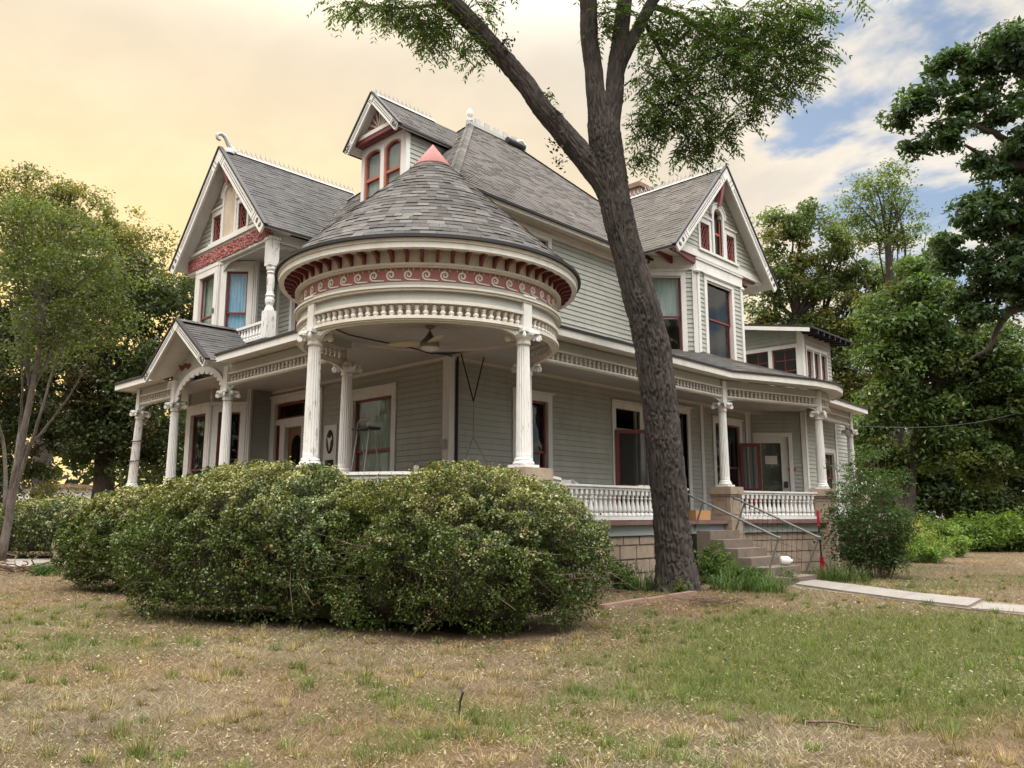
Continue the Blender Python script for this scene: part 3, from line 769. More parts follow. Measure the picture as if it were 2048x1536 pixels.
for i, t in enumerate((.05, .35, .65)):
    p = FC2.P(LC * t, 0, .05); eave_bracket(house, p[:2], (0, 1), 8.72, .9 - .6 * t, .17)

# ---------- left gable (over the front bay)
LY = 9.8; FLG = Fr((0, LY), (1, 0)); LCN, LH, LZ, LP = -20.25, 2.68, 8.62, 11.5; sl_ = (LP - LZ) / LH; Ll = slope_len(LH, LP - LZ)
vy = lambda t: 10.82 + (LP - LZ) * t / Ll * (RY0 - EY0) / (RZ - EZ)
roof_plane('front_gable_roof', house, (LCN + LH, 0, LZ), (0, 1, 0), (-LH, 0, LP - LZ), Ll, lambda t: (9.4, vy(t)), -0.01, 0.085, 0.165, deckmat=WHITE)
roof_plane('front_gable_roof', house, (LCN - LH, 0, LZ), (0, 1, 0), (LH, 0, LP - LZ), Ll, lambda t: (9.4, vy(t)), -0.01, deckmat=WHITE)
for sgn in (-1, 1): rake(house, (LCN, 9.4, LP + .02), (LCN + sgn * (LH + .03), 9.4, LZ - .01), (0, -1, 0), .26)
drip('drip_edge', house, (LCN + LH + .02, 9.36, LZ - .02), (LCN + LH + .02, 10.82, LZ - .02), .05, .05)
cb = cresting(house, (LCN, 9.75, LP), (LCN, 13.8, LP))
# curled finial on the peak
m = MB(); pts = [(LCN, 9.78, LP + .02), (LCN, 9.66, LP + .12), (LCN, 9.58, LP + .26), (LCN, 9.50, LP + .40), (LCN, 9.36, LP + .46), (LCN, 9.25, LP + .38), (LCN, 9.27, LP + .27), (LCN, 9.36, LP + .27)]
P_ = np.array(pts); tt = np.linspace(0, 1, 40); S_ = np.stack([np.interp(tt, np.linspace(0, 1, len(pts)), P_[:, k]) for k in range(3)], 1)
for _ in range(3): S_[1:-1] = (S_[:-2] + S_[1:-1] + S_[2:]) / 3
m.tube(S_, np.interp(tt, [0, .15, .5, .8, 1], [.11, .08, .055, .045, .04]), 10); m.lathe([(.16, LP - .06), (.15, LP + .02), (.10, LP + .09)], LCN, 9.62, 10)
smooth_by_angle(m.build('curled_finial', CREST, cb))
gl2 = lambda z: (LCN - (LP - .12 - z) / sl_, LCN + (LP - .12 - z) / sl_)
op = gable_window(FLG, (-21.22, -20.76, 9.88), (-20.58, -19.93, 10.62), (-19.74, -19.26, 9.88), 9.12, True)
wall('front_gable_wall', FLG, -22.7, -17.8, 9.0, LP - .2, op, gable=gl2, parts=False)
m = MB(); fbox(m, FLG, -22.48, -18.06, 8.86, 9.0, -.12, .05); fbox(m, FLG, -22.42, -18.10, 8.94, 9.03, -.12, .11); fbox(m, FLG, -22.68, -17.86, 8.44, 8.50, -.12, .05); m.build('gable_belt', WHITE, house)
# carved floral frieze
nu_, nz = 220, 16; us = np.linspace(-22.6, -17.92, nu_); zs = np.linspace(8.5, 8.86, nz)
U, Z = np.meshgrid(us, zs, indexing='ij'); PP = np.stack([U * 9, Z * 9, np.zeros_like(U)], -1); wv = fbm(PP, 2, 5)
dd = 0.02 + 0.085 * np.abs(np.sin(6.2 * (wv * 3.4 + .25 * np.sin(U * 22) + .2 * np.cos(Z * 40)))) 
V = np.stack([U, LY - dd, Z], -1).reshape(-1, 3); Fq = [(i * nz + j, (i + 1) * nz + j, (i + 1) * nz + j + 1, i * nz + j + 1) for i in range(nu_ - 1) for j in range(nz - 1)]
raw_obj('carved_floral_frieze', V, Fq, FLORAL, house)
m = MB(); m.hexa([FLG.P(LCN - .07, 10.70, .06), FLG.P(LCN + .07, 10.70, .06), FLG.P(LCN + .1, 11.15, .06), FLG.P(LCN - .1, 11.15, .06), FLG.P(LCN - .05, 10.52, .16), FLG.P(LCN + .05, 10.52, .16), FLG.P(LCN + .1, 11.2, .36), FLG.P(LCN - .1, 11.2, .36)]); m.build('keystone_bracket', PINK, house)
# side of the gable box above the balcony, and its ceiling
m = MB(); m.box(-18.0, -17.88, LY, 11.2, 8.40, 8.62); m.box(-18.04, -17.84, LY, 11.2, 8.36, 8.40); m.build('balcony_beam', CREAM, house)
m = MB(); m.box(-22.6, -18.0, LY + .12, 11.2, 8.50, 8.56); m.build('balcony_ceiling', CEIL, house)
# spandrel under the frieze, right of the bay, and one on the side
def spandrel(parent, F, u0, u1, zt, drop, w, th=.05, mat=GREYTRIM, depth=.09, name='arched_spandrel', d=0.0):
    n = 24; us = sorted(set(np.linspace(u0, u0 + w, 10).tolist() + np.linspace(u0 + w, u1 - w, 6).tolist() + np.linspace(u1 - w, u1, 10).tolist()))
    def zb(u):
        k = min((u - u0) / w, (u1 - u) / w, 1.0); return zt - depth - drop * (1 - math.sqrt(max(0, 1 - (1 - k) ** 2)))
    m = MB()
    for a, b in zip(us[:-1], us[1:]): m.hexa([F.P(a, zb(a), d - th / 2), F.P(b, zb(b), d - th / 2), F.P(b, zt, d - th / 2), F.P(a, zt, d - th / 2), F.P(a, zb(a), d + th / 2), F.P(b, zb(b), d + th / 2), F.P(b, zt, d + th / 2), F.P(a, zt, d + th / 2)])
    return m.build(name, mat, parent)
spandrel(house, FLG, -20.65, -18.02, 8.44, .42, .55, d=-.06)
FBS = Fr((-17.94, 0), (0, 1)); spandrel(house, FBS, LY + .1, 11.15, 8.36, .30, .4)
# turned balcony post
px_, py_ = -17.93, LY + .02
m = MB(); m.box(px_ - .13, px_ + .13, py_ - .13, py_ + .13, 7.72, 8.44); m.box(px_ - .15, px_ + .15, py_ - .15, py_ + .15, 8.40, 8.47); m.box(px_ - .13, px_ + .13, py_ - .13, py_ + .13, 5.85, 6.55)
m.lathe([(.13, 6.55), (.12, 6.60), (.09, 6.66), (.09, 6.70), (.115, 6.76), (.12, 6.84), (.10, 6.90), (.125, 6.95), (.10, 6.98), (.085, 7.05), (.095, 7.25), (.10, 7.42), (.09, 7.5), (.12, 7.54), (.09, 7.58), (.125, 7.63), (.12, 7.68), (.13, 7.72)], px_, py_, 14)
m.build('balcony_post', PEEL, house)
# bay walls, ground floor and upper floor
FB0 = Fr((0, 9.8), (1, 0)); FBC = Fr((-20.7, 9.8), (1, 1)); FBS2 = Fr((-20.0, 0), (0, 1)); LB = .7 * math.sqrt(2); FBC2 = Fr((-22.8, 10.5), (1, -1))
for z0, z1, (w0, w1) in ((ZF, ZC, (1.62, 4.42)), (5.6, 8.5, (6.15, 8.36))):
    up_ = z0 > 4
    o1 = window(FB0, -22.05, -20.74, w0, w1, .2, .18, 'side' if up_ else 'teal', glass=GLASS if up_ else GLASSD, cap=False, mid=.42)
    o2 = window(FBC, .05, LB - .05, w0, w1, .15, .18, 'blue' if up_ else 'dark', glass=GLASS if up_ else GLASSD, cap=False, mid=.42)
    wall('front_bay_wall', FB0, -22.1, -20.7, z0, z1, [o1], siding=False); wall('front_bay_wall', FBC, 0, LB, z0, z1, [o2], siding=False)
    wall('front_bay_wall', FBS2, 10.5, 11.2, z0, z1, parts=False); wall('front_bay_wall', FBC2, 0, LB, z0, z1, siding=False)
    m = MB(); fbox(m, FBC, LB - .04, LB + .06, z0, z1, -.04, .045); fbox(m, FB0, -20.72, -20.66, z0, z1, -.04, .05); fbox(m, FBS2, 10.46, 10.58, z0, z1, -.04, .047); fbox(m, FB0, -22.14, -22.06, z0, z1, -.04, .05)
    fbox(m, FB0, -22.1, -20.7, w1, w1 + .1, 0, .07); fbox(m, FBC, 0, LB, w1 + .001, w1 + .101, 0, .071)
    if not up_: fbox(m, FBC, .28, .42, w1 + .1, ZC, 0, .04)
    m.build('bay_trim', WHITE, house)
# house number on the bay trim upstairs
cu = bpy.data.curves.new('num', 'FONT')
def text_mesh(s, size, F, u, z, d, parent, mat, name, ext=.006, align='CENTER'):
    c = bpy.data.curves.new(name, 'FONT'); c.body = s; c.size = size; c.extrude = ext; c.align_x = align
    o = bpy.data.objects.new(name, c); COL.objects.link(o); dg = bpy.context.evaluated_depsgraph_get()
    me = bpy.data.meshes.new_from_object(o.evaluated_get(dg)); bpy.data.objects.remove(o)
    n = len(me.vertices); co = np.empty(n * 3); me.vertices.foreach_get('co', co); co = co.reshape(-1, 3)
    W = np.array([F.P(u + a, z + b, d + e) for a, b, e in co]); c0 = W.mean(0)
    me.vertices.foreach_set('co', (W - c0).ravel()); me.materials.clear(); me.materials.append(mat); me.update()
    return _link(name, me, parent, c0)
text_mesh('8', .22, FB0, -20.86, 7.0, .075, house, BLACKM, 'house_number')

# upper front wall, balcony rail, upper side wall
o1 = window(FL, -19.25, -18.05, 6.3, 8.2, .12, .15, 'side', glass=GLASS, mid=.4)
wall('upper_front_wall', FL, -20.0, -12.65, 5.75, 8.4, [o1], parts=False)
for a_, b_ in ((-19.98, -19.86), (-18.0, -17.9)): m = MB(); fbox(m, FL, a_, b_, 5.75, 8.4, 0, .05); m.build('corner_board', WHITE, house)
o1 = window(FRT, 13.2, 14.5, 6.7, 8.40, .13, .16, 'dark', glass=GLASSD)
wall('upper_side_wall', FRT, 11.2, 18.05, 5.75, 8.34, [o1])
m = MB(); fbox(m, FRT, 11.18, 18.2, 8.345, 8.56, -.05, .05); fbox(m, FRT, 11.18, 18.2, 8.48, 8.56, .05, .10); fbox(m, FRT, 11.1, 18.2, 8.56, 8.60, -.05, .36); fbox(m, FRT, 11.1, 18.2, 8.50, 8.60, .36, .385)
m.build('side_cornice', CREAM, house)
m = MB(); fbox(m, FL, -19.9, -12.6, 8.40, 8.56, -.05, .05); fbox(m, FL, -17.9, -12.25, 8.56, 8.60, -.05, .36); fbox(m, FL, -17.85, -12.23, 8.50, 8.60, .36, .385); m.build('front_cornice', CREAM, house)
m = MB(); fbox(m, FRT, 11.19, 11.33, 5.75, 8.345, -.02, .055); m.build('corner_board', WHITE, house); m = MB(); fbox(m, FL, -12.78, -12.63, 5.75, 8.4, -.02, .055); m.build('corner_board', WHITE, house)
# unseen outer shell closes the rooms
m = MB(); m.box(-22.9, -22.8, 10.5, 24.2, 0, 8.6); m.box(-22.9, -15.2, 24.2, 24.3, 0, 8.6); m.box(-22.8, -20.0, 11.2, 11.3, 0, ZC) ; m.box(-15.2, -12.7, 22.95, 23.05, 5.5, 8.6)
m.box(-22.8, -12.8, 11.35, 24.2, ZC + .2, ZC + .3); m.box(-22.8, -12.8, 11.35, 22.95, 8.45, 8.55); m.box(-22.8, -12.8, 11.35, 24.2, 1.2, 1.3)
m.build('back_wall', SIDING, house)
m = MB(); m.box(-18.9, -18.8, 11.4, 24, 1.3, 8.4); m.box(-22.8, -12.8, 16.0, 16.1, 1.3, 8.4); m.build('inner_wall', DARKIN, house)

# ---------- dormer
DY = 12.5; FD = Fr((0, DY), (1, 0)); DC, DH, DZ, DP = -16.98, 1.2, 11.66, 12.95; Ld = slope_len(DH, DP - DZ); kf = (RY0 - EY0) / (RZ - EZ)
for sgn in (1, -1):
    roof_plane('dormer_roof', house, (DC + sgn * DH, 0, DZ), (0, 1, 0), (-sgn * DH, 0, DP - DZ), Ld, lambda t: (12.1, EY0 + (DZ - EZ + (DP - DZ) * t / Ld) * kf), .03, .09, .17, deckmat=WHITE)
    rake(house, (DC, 12.1, DP + .02), (DC + sgn * (DH + .02), 12.1, DZ - .01), (0, -1, 0), .2)
    drip('drip_edge', house, (DC + sgn * (DH + .02), 12.06, DZ - .02), (DC + sgn * (DH + .02), EY0 + (DZ - EZ) * kf, DZ - .02), .05, .05)
cresting(house, (DC, 12.1, DP), (DC, 14.3, DP), .15)
m = MB(); fbox(m, FD, -17.95, -16.02, 11.62, 11.88, -.1, .03)
u0, u1 = -17.95, -16.02
fbox(m, FD, u0, u0 + .14, 9.8, 11.62, -.1, .04); fbox(m, FD, u1 - .14, u1, 9.8, 11.62, -.1, .04); fbox(m, FD, -17.06, -16.9, 9.8, 11.62, -.1, .04)
dw = m.build('dormer_front', WHITE, house)
for a, b in ((-17.81, -17.06), (-16.9, -16.16)):
    # arched head: white spandrel with a red arched frame
    lo, hi = 9.75, 11.6; cu_ = (a + b) / 2; r = (b - a) / 2; rise_ = .17; n = 14
    arc = lambda k, rr, off: (cu_ + (r - off) * math.cos(math.pi * k / n), hi - rise_ - off * .5 + (rise_) * math.sin(math.pi * k / n))
    f = MB(); s = MB()
    for k in range(n):
        q = [arc(k, r, 0), (arc(k, r, 0)[0], 11.63), (arc(k + 1, r, 0)[0], 11.63), arc(k + 1, r, 0)]
        s.hexa([FD.P(*p, -.06) for p in q] + [FD.P(*p, .03) for p in q])
        q = [arc(k, r, .07), arc(k, r, 0), arc(k + 1, r, 0), arc(k + 1, r, .07)]
        f.hexa([FD.P(*p, -.07) for p in q] + [FD.P(*p, .015) for p in q])
    fbox(f, FD, a, a + .07, lo, hi - rise_, -.07, .014); fbox(f, FD, b - .07, b, lo, hi - rise_, -.07, .014); fbox(f, FD, a + .07, b - .07, 10.72, 10.80, -.08, .0)
    w = s.build('dormer_window', WHITE, house)
    f.build('sash', ORANGER, w)
    poly = [(a, lo), (b, lo)] + [arc(k, r, .02) for k in range(n + 1)]
    g = MB(); g.prism(poly, -.05, -.046, lambda p, q, d: FD.P(p, q, d)); g.build('pane', GLASS, w)
    curtain(w, FD, a, b, lo, 11.5, -.09, GREYC, 3, .004, name='shade')
m = MB(); fbox(m, FD, -17.80, -16.17, 11.88, 11.99, -.1, .30); m.build('dormer_shelf', CREAM, house)
nb = 15; bm = MB(); bm.lathe([(.04, 0), (.055, .03), (.04, .07), (.055, .11), (.04, .14)], 0, 0, 8)
o = bm.build('dormer_bead', MAROON, dw)
for i in range(nb):
    p = FD.P(-17.85 + i * 1.74 / (nb - 1), 11.88 - .15 + .01, .17 )
    if i == 0: o.location = np.array(p) - WPOS[dw.name]
    else: inst(o.data, 'dormer_bead', dw, p)
m = MB(); fbox(m, FD, -17.93, -16.03, 11.76, 11.88, .03, .28); m.build('dormer_bead_rail', MAROON, dw)
# sunburst in the pediment
m = MB(); m.prism([(DC - .88, 12.03), (DC + .88, 12.03), (DC, 12.88)], .10, .14, lambda a, b, d: FD.P(a, b, d)); sb = m.build('sunburst_panel', PINK, house)
for k in range(9):
    a0 = math.pi * (k + .32) / 9; a1 = math.pi * (k + .68) / 9; m = MB()
    rr = []
    for a_ in (a0, a1):
        # distance from the base centre to the pediment edge
        c_, s_ = math.cos(a_), math.sin(a_); r1 = .76 / (abs(c_) * .85 / .88 + s_) * .96; rr.append((DC + r1 * c_, 12.04 + r1 * s_))
    q = [(DC + .07 * math.cos(a0), 12.04 + .07 * math.sin(a0)), rr[0], rr[1], (DC + .07 * math.cos(a1), 12.04 + .07 * math.sin(a1))]
    m.hexa([FD.P(*p, .135) for p in q] + [FD.P(*p, .165) for p in q]); m.build('sun_ray', CREAM, sb)
FDS = Fr((-15.98, 0), (0, 1)); wall('dormer_side_wall', FDS, DY, 14.6, 9.4, 11.62, parts=False)
m = MB(); fbox(m, FDS, DY - .03, DY + .1, 9.4, 11.62, -.05, .05); m.build('corner_board', WHITE, house)
m = MB(); m.box(-18.0, -17.94, DY, 14.4, 9.4, 11.62); m.build('dormer_side_wall', SIDING, house)

# ================================================================== TURRET
TX, TY = -10.795, 9.07
AC = [math.atan2(6.98 - TY, -11.0 - TX), math.atan2(9.15 - TY, -8.75 - TX), math.atan2(11.32 - TY, -10.46 - TX), math.atan2(8.85 - TY, -13.0 - TX)]
A_FL, A_FR, A_RR, A_RL = [a % (2 * math.pi) for a in AC]
A_START = A_RL; A_END = A_RR + 2 * math.pi
turret = MB()
turret.ring(2.20, 2.325, 5.285, 5.47, TX, TY, 96)
tur = turret.build('turret', CREAM, house)
def tring(name, mat, specs, parent=tur, a0=0.0, a1=2 * math.pi, seg=112):
    m = MB()
    for r0, r1, z0, z1 in specs: m.ring(r0, r1, z0, z1, TX, TY, seg, a0, a1)
    return m.build(name, mat, parent)
tring('eave_fascia', WHITE, [(2.55, 2.64, 5.43, 5.555), (2.55, 2.66, 5.52, 5.57)])
tring('drip_edge', DRIP, [(2.5, 2.715, 5.571, 5.62)])
tring('eave_soffit', CREAM, [(2.2, 2.56, 5.471, 5.50)])
tring('upper_moulding', CREAM, [(2.2, 2.36, 5.245, 5.285), (2.2, 2.34, 5.222, 5.246)])
sfr = tring('scroll_frieze', PINK, [(2.2, 2.275, 5.0, 5.222)])
tring('grey_band', GREYTRIM, [(2.2, 2.285, 4.935, 5.0)])
tring('cornice', CREAM, [(2.1, 2.36, 4.895, 4.93), (2.1, 2.335, 4.86, 4.896)])
tring('frieze_panel', GREYTRIM, [(2.12, 2.27, 4.712, 4.861)], tur, A_START, A_END, 90)
# vitruvian scroll: raised cream curls on the pink band
def wave_mesh():
    m = MB(); r = 2.275; zc = 5.111; H = .088; wv = 2 * math.pi * r / 52
    pts = []
    for i in range(34):                             # spiral: from the eye outwards, then the tail sweeping to the next crest
        t = i / 33; th = math.pi * (2.9 * t + .6); rad = .012 + .062 * t
        pts.append((rad * math.cos(th) * .95, rad * math.sin(th)))
    x0, y0 = pts[-1]
    for i in range(1, 10):
        t = i / 9; pts.append((x0 + (wv * .62 - x0) * t, y0 * (1 - t) + (-.085 + .0 * t) * t + .0))
    W = []
    for i, (x, y) in enumerate(pts):
        a = x / r; w = .007 + .007 * math.sin(math.pi * min(1, i / (len(pts) - 1)))
        W.append((x, y, w))
    P = np.array([(x, y) for x, y, _ in W]); T = np.gradient(P, axis=0); T /= np.linalg.norm(T, axis=1)[:, None] + 1e-9; Nn = np.stack([-T[:, 1], T[:, 0]], 1)
    V = []
    for (x, y, w), n in zip(W, Nn):
        for s, h in ((-1, -.002), (-1, .014), (1, .014), (1, -.002)):
            xx, yy = x + n[0] * w * s, y + n[1] * w * s; a = xx / r; V.append(((r + h) * math.cos(a), (r + h) * math.sin(a), zc + yy))
    F = [(4 * i + k, 4 * i + 4 + k, 4 * i + 4 + (k + 1) % 4, 4 * i + (k + 1) % 4) for i in range(len(W) - 1) for k in range(4)]
    m.add(V, F)
    # leaf darts above
    for dx in (-.085, .0, .075):
        a = dx / r; V = []
        for (x, y, h) in ((dx - .008, .07, .001), (dx + .008, .07, .001), (dx + .004, .105, .012), (dx - .004, .105, .012)):
            a = x / r; V.append(((r + h) * math.cos(a), (r + h) * math.sin(a), zc + y))
        m.add(V, [(0, 1, 2, 3)])
    return m
wm = wave_mesh(); me = bpy.data.meshes.new('scroll'); me.from_pydata((np.concatenate(wm.v)).tolist(), [], wm.f); me.materials.append(CREAM)
for i in range(52):
    a = i * 2 * math.pi / 52; inst(me, 'scroll', sfr, (TX, TY, 0), a)
# eave brackets round the turret
NBR = 64
pr = [(.0, -.185), (.03, -.19), (.055, -.165), (.08, -.115), (.12, -.085), (.19, -.075), (.235, -.062), (.25, -.04), (.25, 0), (0, 0)]
m = MB(); m.prism(pr, -.024, .024, lambda a, b, d: (2.30 + a, d, 5.47 + b))
bme = bpy.data.meshes.new('eave_bracket'); bme.from_pydata((np.concatenate(m.v)).tolist(), [], m.f); bme.materials.append(MAROON)
for i in range(NBR): inst(bme, 'eave_bracket', tur, (TX, TY, 0), i * 2 * math.pi / NBR + .03)
# cone of shingles
R0, Z0, R1, Z1 = 2.70, 5.60, 0.32, 7.86; SLN = math.hypot(R0 - R1, Z1 - Z0)
m = MB(); m.lathe([(R0 - .03, Z0 - .0), (R1, Z1 - .02)], TX, TY, 72); cone = m.build('turret_roof', SHINGLE, house)
rows = 24; items = []
camang = math.atan2(-TY, -TX)
for i in range(rows):
    t0, t1 = i / rows, (i + 1) / rows + .012; ra, rb = R0 + (R1 - R0) * t0, R0 + (R1 - R0) * t1; za, zb = Z0 + (Z1 - Z0) * t0, Z0 + (Z1 - Z0) * t1
    a = random.uniform(0, .2); end = a + 2 * math.pi
    while a < end - 1e-4:
        w = random.choice((.13, .17, .2, .24, .3)) * random.uniform(.9, 1.1) / max(ra, .3); b = min(a + w, end)
        if end - b < .03: b = end
        h = random.choice((.012, .013, .022)); c = shade_grey(.085, .185, random.uniform(-.01, .03)); items.append((i, a, b, ra, rb, za, zb, h, c, random.uniform(-.006, .006))); a = b
nrm = np.array([Z1 - Z0, R0 - R1]) / SLN      # outward normal in (r,z)
def cone_shingle(mb, it):
    i, a, b, ra, rb, za, zb, h, c, jz = it; n = max(1, int((b - a) / .09)); ang = np.linspace(a + .001, b - .001, n + 1); lo, hi_ = [], []
    V = []
    for t in ang:
        for (r, z, off) in ((ra, za + jz, 0.0), (ra, za + jz, h), (rb, zb, .004), (rb, zb, 0.0)):
            rr = r + nrm[0] * off; V.append((TX + rr * math.cos(t), TY + rr * math.sin(t), z + nrm[1] * off))
    F = [(4 * j + k, 4 * j + 4 + k, 4 * j + 4 + (k + 1) % 4, 4 * j + (k + 1) % 4) for j in range(n) for k in range(4)] + [(3, 2, 1, 0), tuple(4 * n + k for k in range(4))]
    mb.add(V, F, c)
def vis(it):
    am = (it[1] + it[2]) / 2; d = math.cos(am - camang); return (it[2] - it[1]) * it[3] * d if d > .05 else -1
order = sorted(range(len(items)), key=lambda k: -vis(items[k])); big = set(order[:300]); rest = MB()
for k, it in enumerate(items):
    if k in big: q = MB(); cone_shingle(q, it); q.build('shingle', SHINGLE, cone)
    else: cone_shingle(rest, it)
rest.build('shingles', SHINGLE, cone, kind='stuff')
m = MB(); m.lathe([(.37, 7.83), (.36, 7.86), (.005, 8.33)], TX, TY, 28); m.build('turret_cap', PINK, house, smooth=True)
def lath_mesh(name, prof, mat, seg=10):
    m = MB(); m.lathe(prof, 0, 0, seg); me = bpy.data.meshes.new(name); me.from_pydata(np.concatenate(m.v).tolist(), [], m.f); me.materials.append(mat)
    me.polygons.foreach_set('use_smooth', [True] * len(me.polygons))
    try: me.set_sharp_from_angle(angle=R(50))
    except Exception: pass
    return me
SPH = .18
spin_me = lath_mesh('spindle', [(.030, 0), (.030, .012), (.024, .02), (.037, .045), (.036, .065), (.022, .085), (.022, .095), (.034, .105), (.022, .115), (.024, .125), (.036, .142), (.034, .16), (.026, .168), (.026, SPH)], CREAM, 10)
low = tring('lower_spindle_rail', CREAM, [(2.15, 2.31, 4.43, 4.48), (2.17, 2.285, 4.405, 4.431)], tur, A_START, A_END, 90)
tring('upper_spindle_rail', CREAM, [(2.15, 2.31, 4.662, 4.713)], tur, A_START, A_END, 90)
posts = [A_RL, A_FL, A_FR + 2 * math.pi, A_RR + 2 * math.pi]
for p0, p1 in zip(posts[:-1], posts[1:]):
    n = int((p1 - p0) * 2.23 / .134); g = .09 / 2.2
    for i in range(n):
        a = p0 + g + (p1 - p0 - 2 * g) * (i + .5) / n; inst(spin_me, 'spindle', low, (TX + 2.235 * math.cos(a), TY + 2.235 * math.sin(a), 4.481), 0, None, (1.25, 1.25, 1.0))
    # curved spandrel below
    mm = MB(); aa = np.linspace(p0 + .03, p1 - .03, 46); wq = .62 / 2.2
    for a, b in zip(aa[:-1], aa[1:]):
        def zz(t):
            k = min((t - p0) / wq, (p1 - t) / wq, 1.0); return 4.385 - .28 * (1 - math.sqrt(max(0, 1 - (1 - k) ** 2)))
        V = [];
        for t in (a, b):
            for (r, z) in ((2.19, zz(t)), (2.25, zz(t)), (2.25, 4.41), (2.19, 4.41)): V.append((TX + r * math.cos(t), TY + r * math.sin(t), z))
        mm.add(V, [(0, 1, 5, 4), (1, 2, 6, 5), (2, 3, 7, 6), (3, 0, 4, 7), (0, 3, 2, 1), (4, 5, 6, 7)])
    mm.build('arched_spandrel', CREAM, tur)

# ================================================================== COLUMNS
def shaft_mesh(name, mat, flutes=18):
    sub = 6; ang = np.linspace(0, 2 * math.pi, flutes * sub, endpoint=False); V = []; zs = [0, .05, .09, .8, 1.4, 1.78, 1.82, 1.86]; H = 1.86
    for z in zs:
        r = .122 - (.024) * (z / H) ** 1.4; fl = 0 if z in (0, .05, 1.82, 1.86) else 1
        for k, a in enumerate(ang):
            q = (k % sub) / sub; dep = .012 * math.sin(math.pi * q) if fl else 0; V.append(((r - dep) * math.cos(a), (r - dep) * math.sin(a), z))
    n = len(ang); F = [(i * n + j, i * n + (j + 1) % n, (i + 1) * n + (j + 1) % n, (i + 1) * n + j) for i in range(len(zs) - 1) for j in range(n)]
    me = bpy.data.meshes.new(name); me.from_pydata(V, [], F); me.materials.append(mat); return me
SHAFT = {PEEL: shaft_mesh('column', PEEL), PEEL2: shaft_mesh('column', PEEL2)}
def base_mesh():
    m = MB(); m.box(-.175, .175, -.175, .175, 0, .055); m.lathe([(.16, .055), (.174, .075), (.165, .10), (.142, .115), (.15, .135), (.138, .155), (.124, .165)], 0, 0, 24)
    me = bpy.data.meshes.new('base'); me.from_pydata(np.concatenate(m.v).tolist(), [], m.f); me.materials.append(PEEL2); return me
def capital_mesh():
    m = MB(); m.lathe([(.102, 0), (.108, .015), (.098, .03), (.10, .07), (.12, .085), (.13, .10), (.15, .125), (.15, .15)], 0, 0, 20)
    # abacus with concave sides
    poly = []
    for k in range(4):
        a = math.pi / 4 + k * math.pi / 2
        for da, r in ((-.12, .235), (.12, .235), (.5, .155), (.785, .15), (1.07, .155)): poly.append((r * math.cos(a + da), r * math.sin(a + da)))
    m.prism(poly, .15, .185, lambda x, y, d: (x, y, d)); m.prism([(x * .93, y * .93) for x, y in poly], .185, .20, lambda x, y, d: (x, y, d))
    for k in range(4):                                                  # corner volutes
        a = math.pi / 4 + k * math.pi / 2; c, s = math.cos(a), math.sin(a)
        pts = []
        for i in range(30):
            t = i / 29; th = -math.pi / 2 - 4.4 * math.pi * t * .5 - 1.2; rr = .062 * (1 - .8 * t); pts.append((.205 + rr * math.cos(th), .088 + rr * math.sin(th)))
        m.tube([(p * c, p * s, z) for p, z in pts], np.linspace(.022, .012, 30), 6)
        m.prism([(.205 + .034 * math.cos(q), .088 + .034 * math.sin(q)) for q in np.linspace(0, 2 * math.pi, 10, endpoint=False)], -.024, .024, lambda x, z, d: (x * c - d * s, x * s + d * c, z))
        a2 = k * math.pi / 2; m.lathe([(.001, .10), (.035, .12), (.04, .15), (.025, .18), (.001, .19)], .155 * math.cos(a2), .155 * math.sin(a2), 8)
    me = bpy.data.meshes.new('capital'); me.from_pydata(np.concatenate(m.v).tolist(), [], m.f); me.materials.append(PEEL2); return me
BASEM, CAPM = base_mesh(), capital_mesh()
def ped_mesh(top=2.06):
    m = MB(); z = 0.0
    m.box(-.27, .27, -.27, .27, 1.46, 1.98); m.box(-.30, .30, -.30, .30, 1.36, 1.46); m.box(-.33, .33, -.33, .33, 2.03, 2.22); m.box(-.30, .30, -.30, .30, 1.98, 2.03)
    for k in range(4):
        h = 1.36 / 4; j = .0; m.box(-.31 - j, .31 + j, -.31, .31, k * h + .006, (k + 1) * h - .006)
    for s in (-1, 1):                                                  # recessed panel frames
        for (a, b, c_, d_) in ((-.2, -.17, 1.52, 1.92), (.17, .2, 1.52, 1.92), (-.17, .17, 1.52, 1.55), (-.17, .17, 1.89, 1.92)):
            m.box(a, b, s * .27, s * .282, c_, d_); m.box(s * .27, s * .282, a, b, c_, d_)
    me = bpy.data.meshes.new('pedestal'); me.from_pydata(np.concatenate(m.v).tolist(), [], m.f); me.materials.append(STONE); return me
PEDM = ped_mesh()
def column(x, y, mat=PEEL2, rz=0.0, top=5.0, lean=0.0, post=True, cap_top=False):
    inst(PEDM, 'pedestal', house, (x, y, 0), rz)
    c = inst(SHAFT[mat], 'column', house, (x, y, 2.22 + .16), rz)
    WPOS[c.name] = np.array([x, y, 2.38])
    b = _link('base', BASEM, c, (x, y, 2.22)); k = _link('capital', CAPM, c, (x, y, 4.185)); k.scale = (1.16, 1.16, 1.18)
    if lean:
        c.rotation_euler = (lean * .6, lean, rz)
    if post:
        m = MB(); m.box(-.1, .1, -.1, .1, 4.42, top)
        if cap_top: m.box(-.135, .135, -.135, .135, top - .06, top - .02); m.box(-.15, .15, -.15, .15, top - .02, top + .015)
        me = bpy.data.meshes.new('post'); me.from_pydata(np.concatenate(m.v).tolist(), [], m.f); me.materials.append(WHITE); inst(me, 'post', house, (x, y, 0), rz)
    return c
for a, mt in ((A_FL, PEEL), (A_FR, PEEL2), (A_RR, PEEL2), (A_RL, PEEL2)):
    column(TX + 2.22 * math.cos(a), TY + 2.22 * math.sin(a), mt, a, 4.96, 0, True, True)
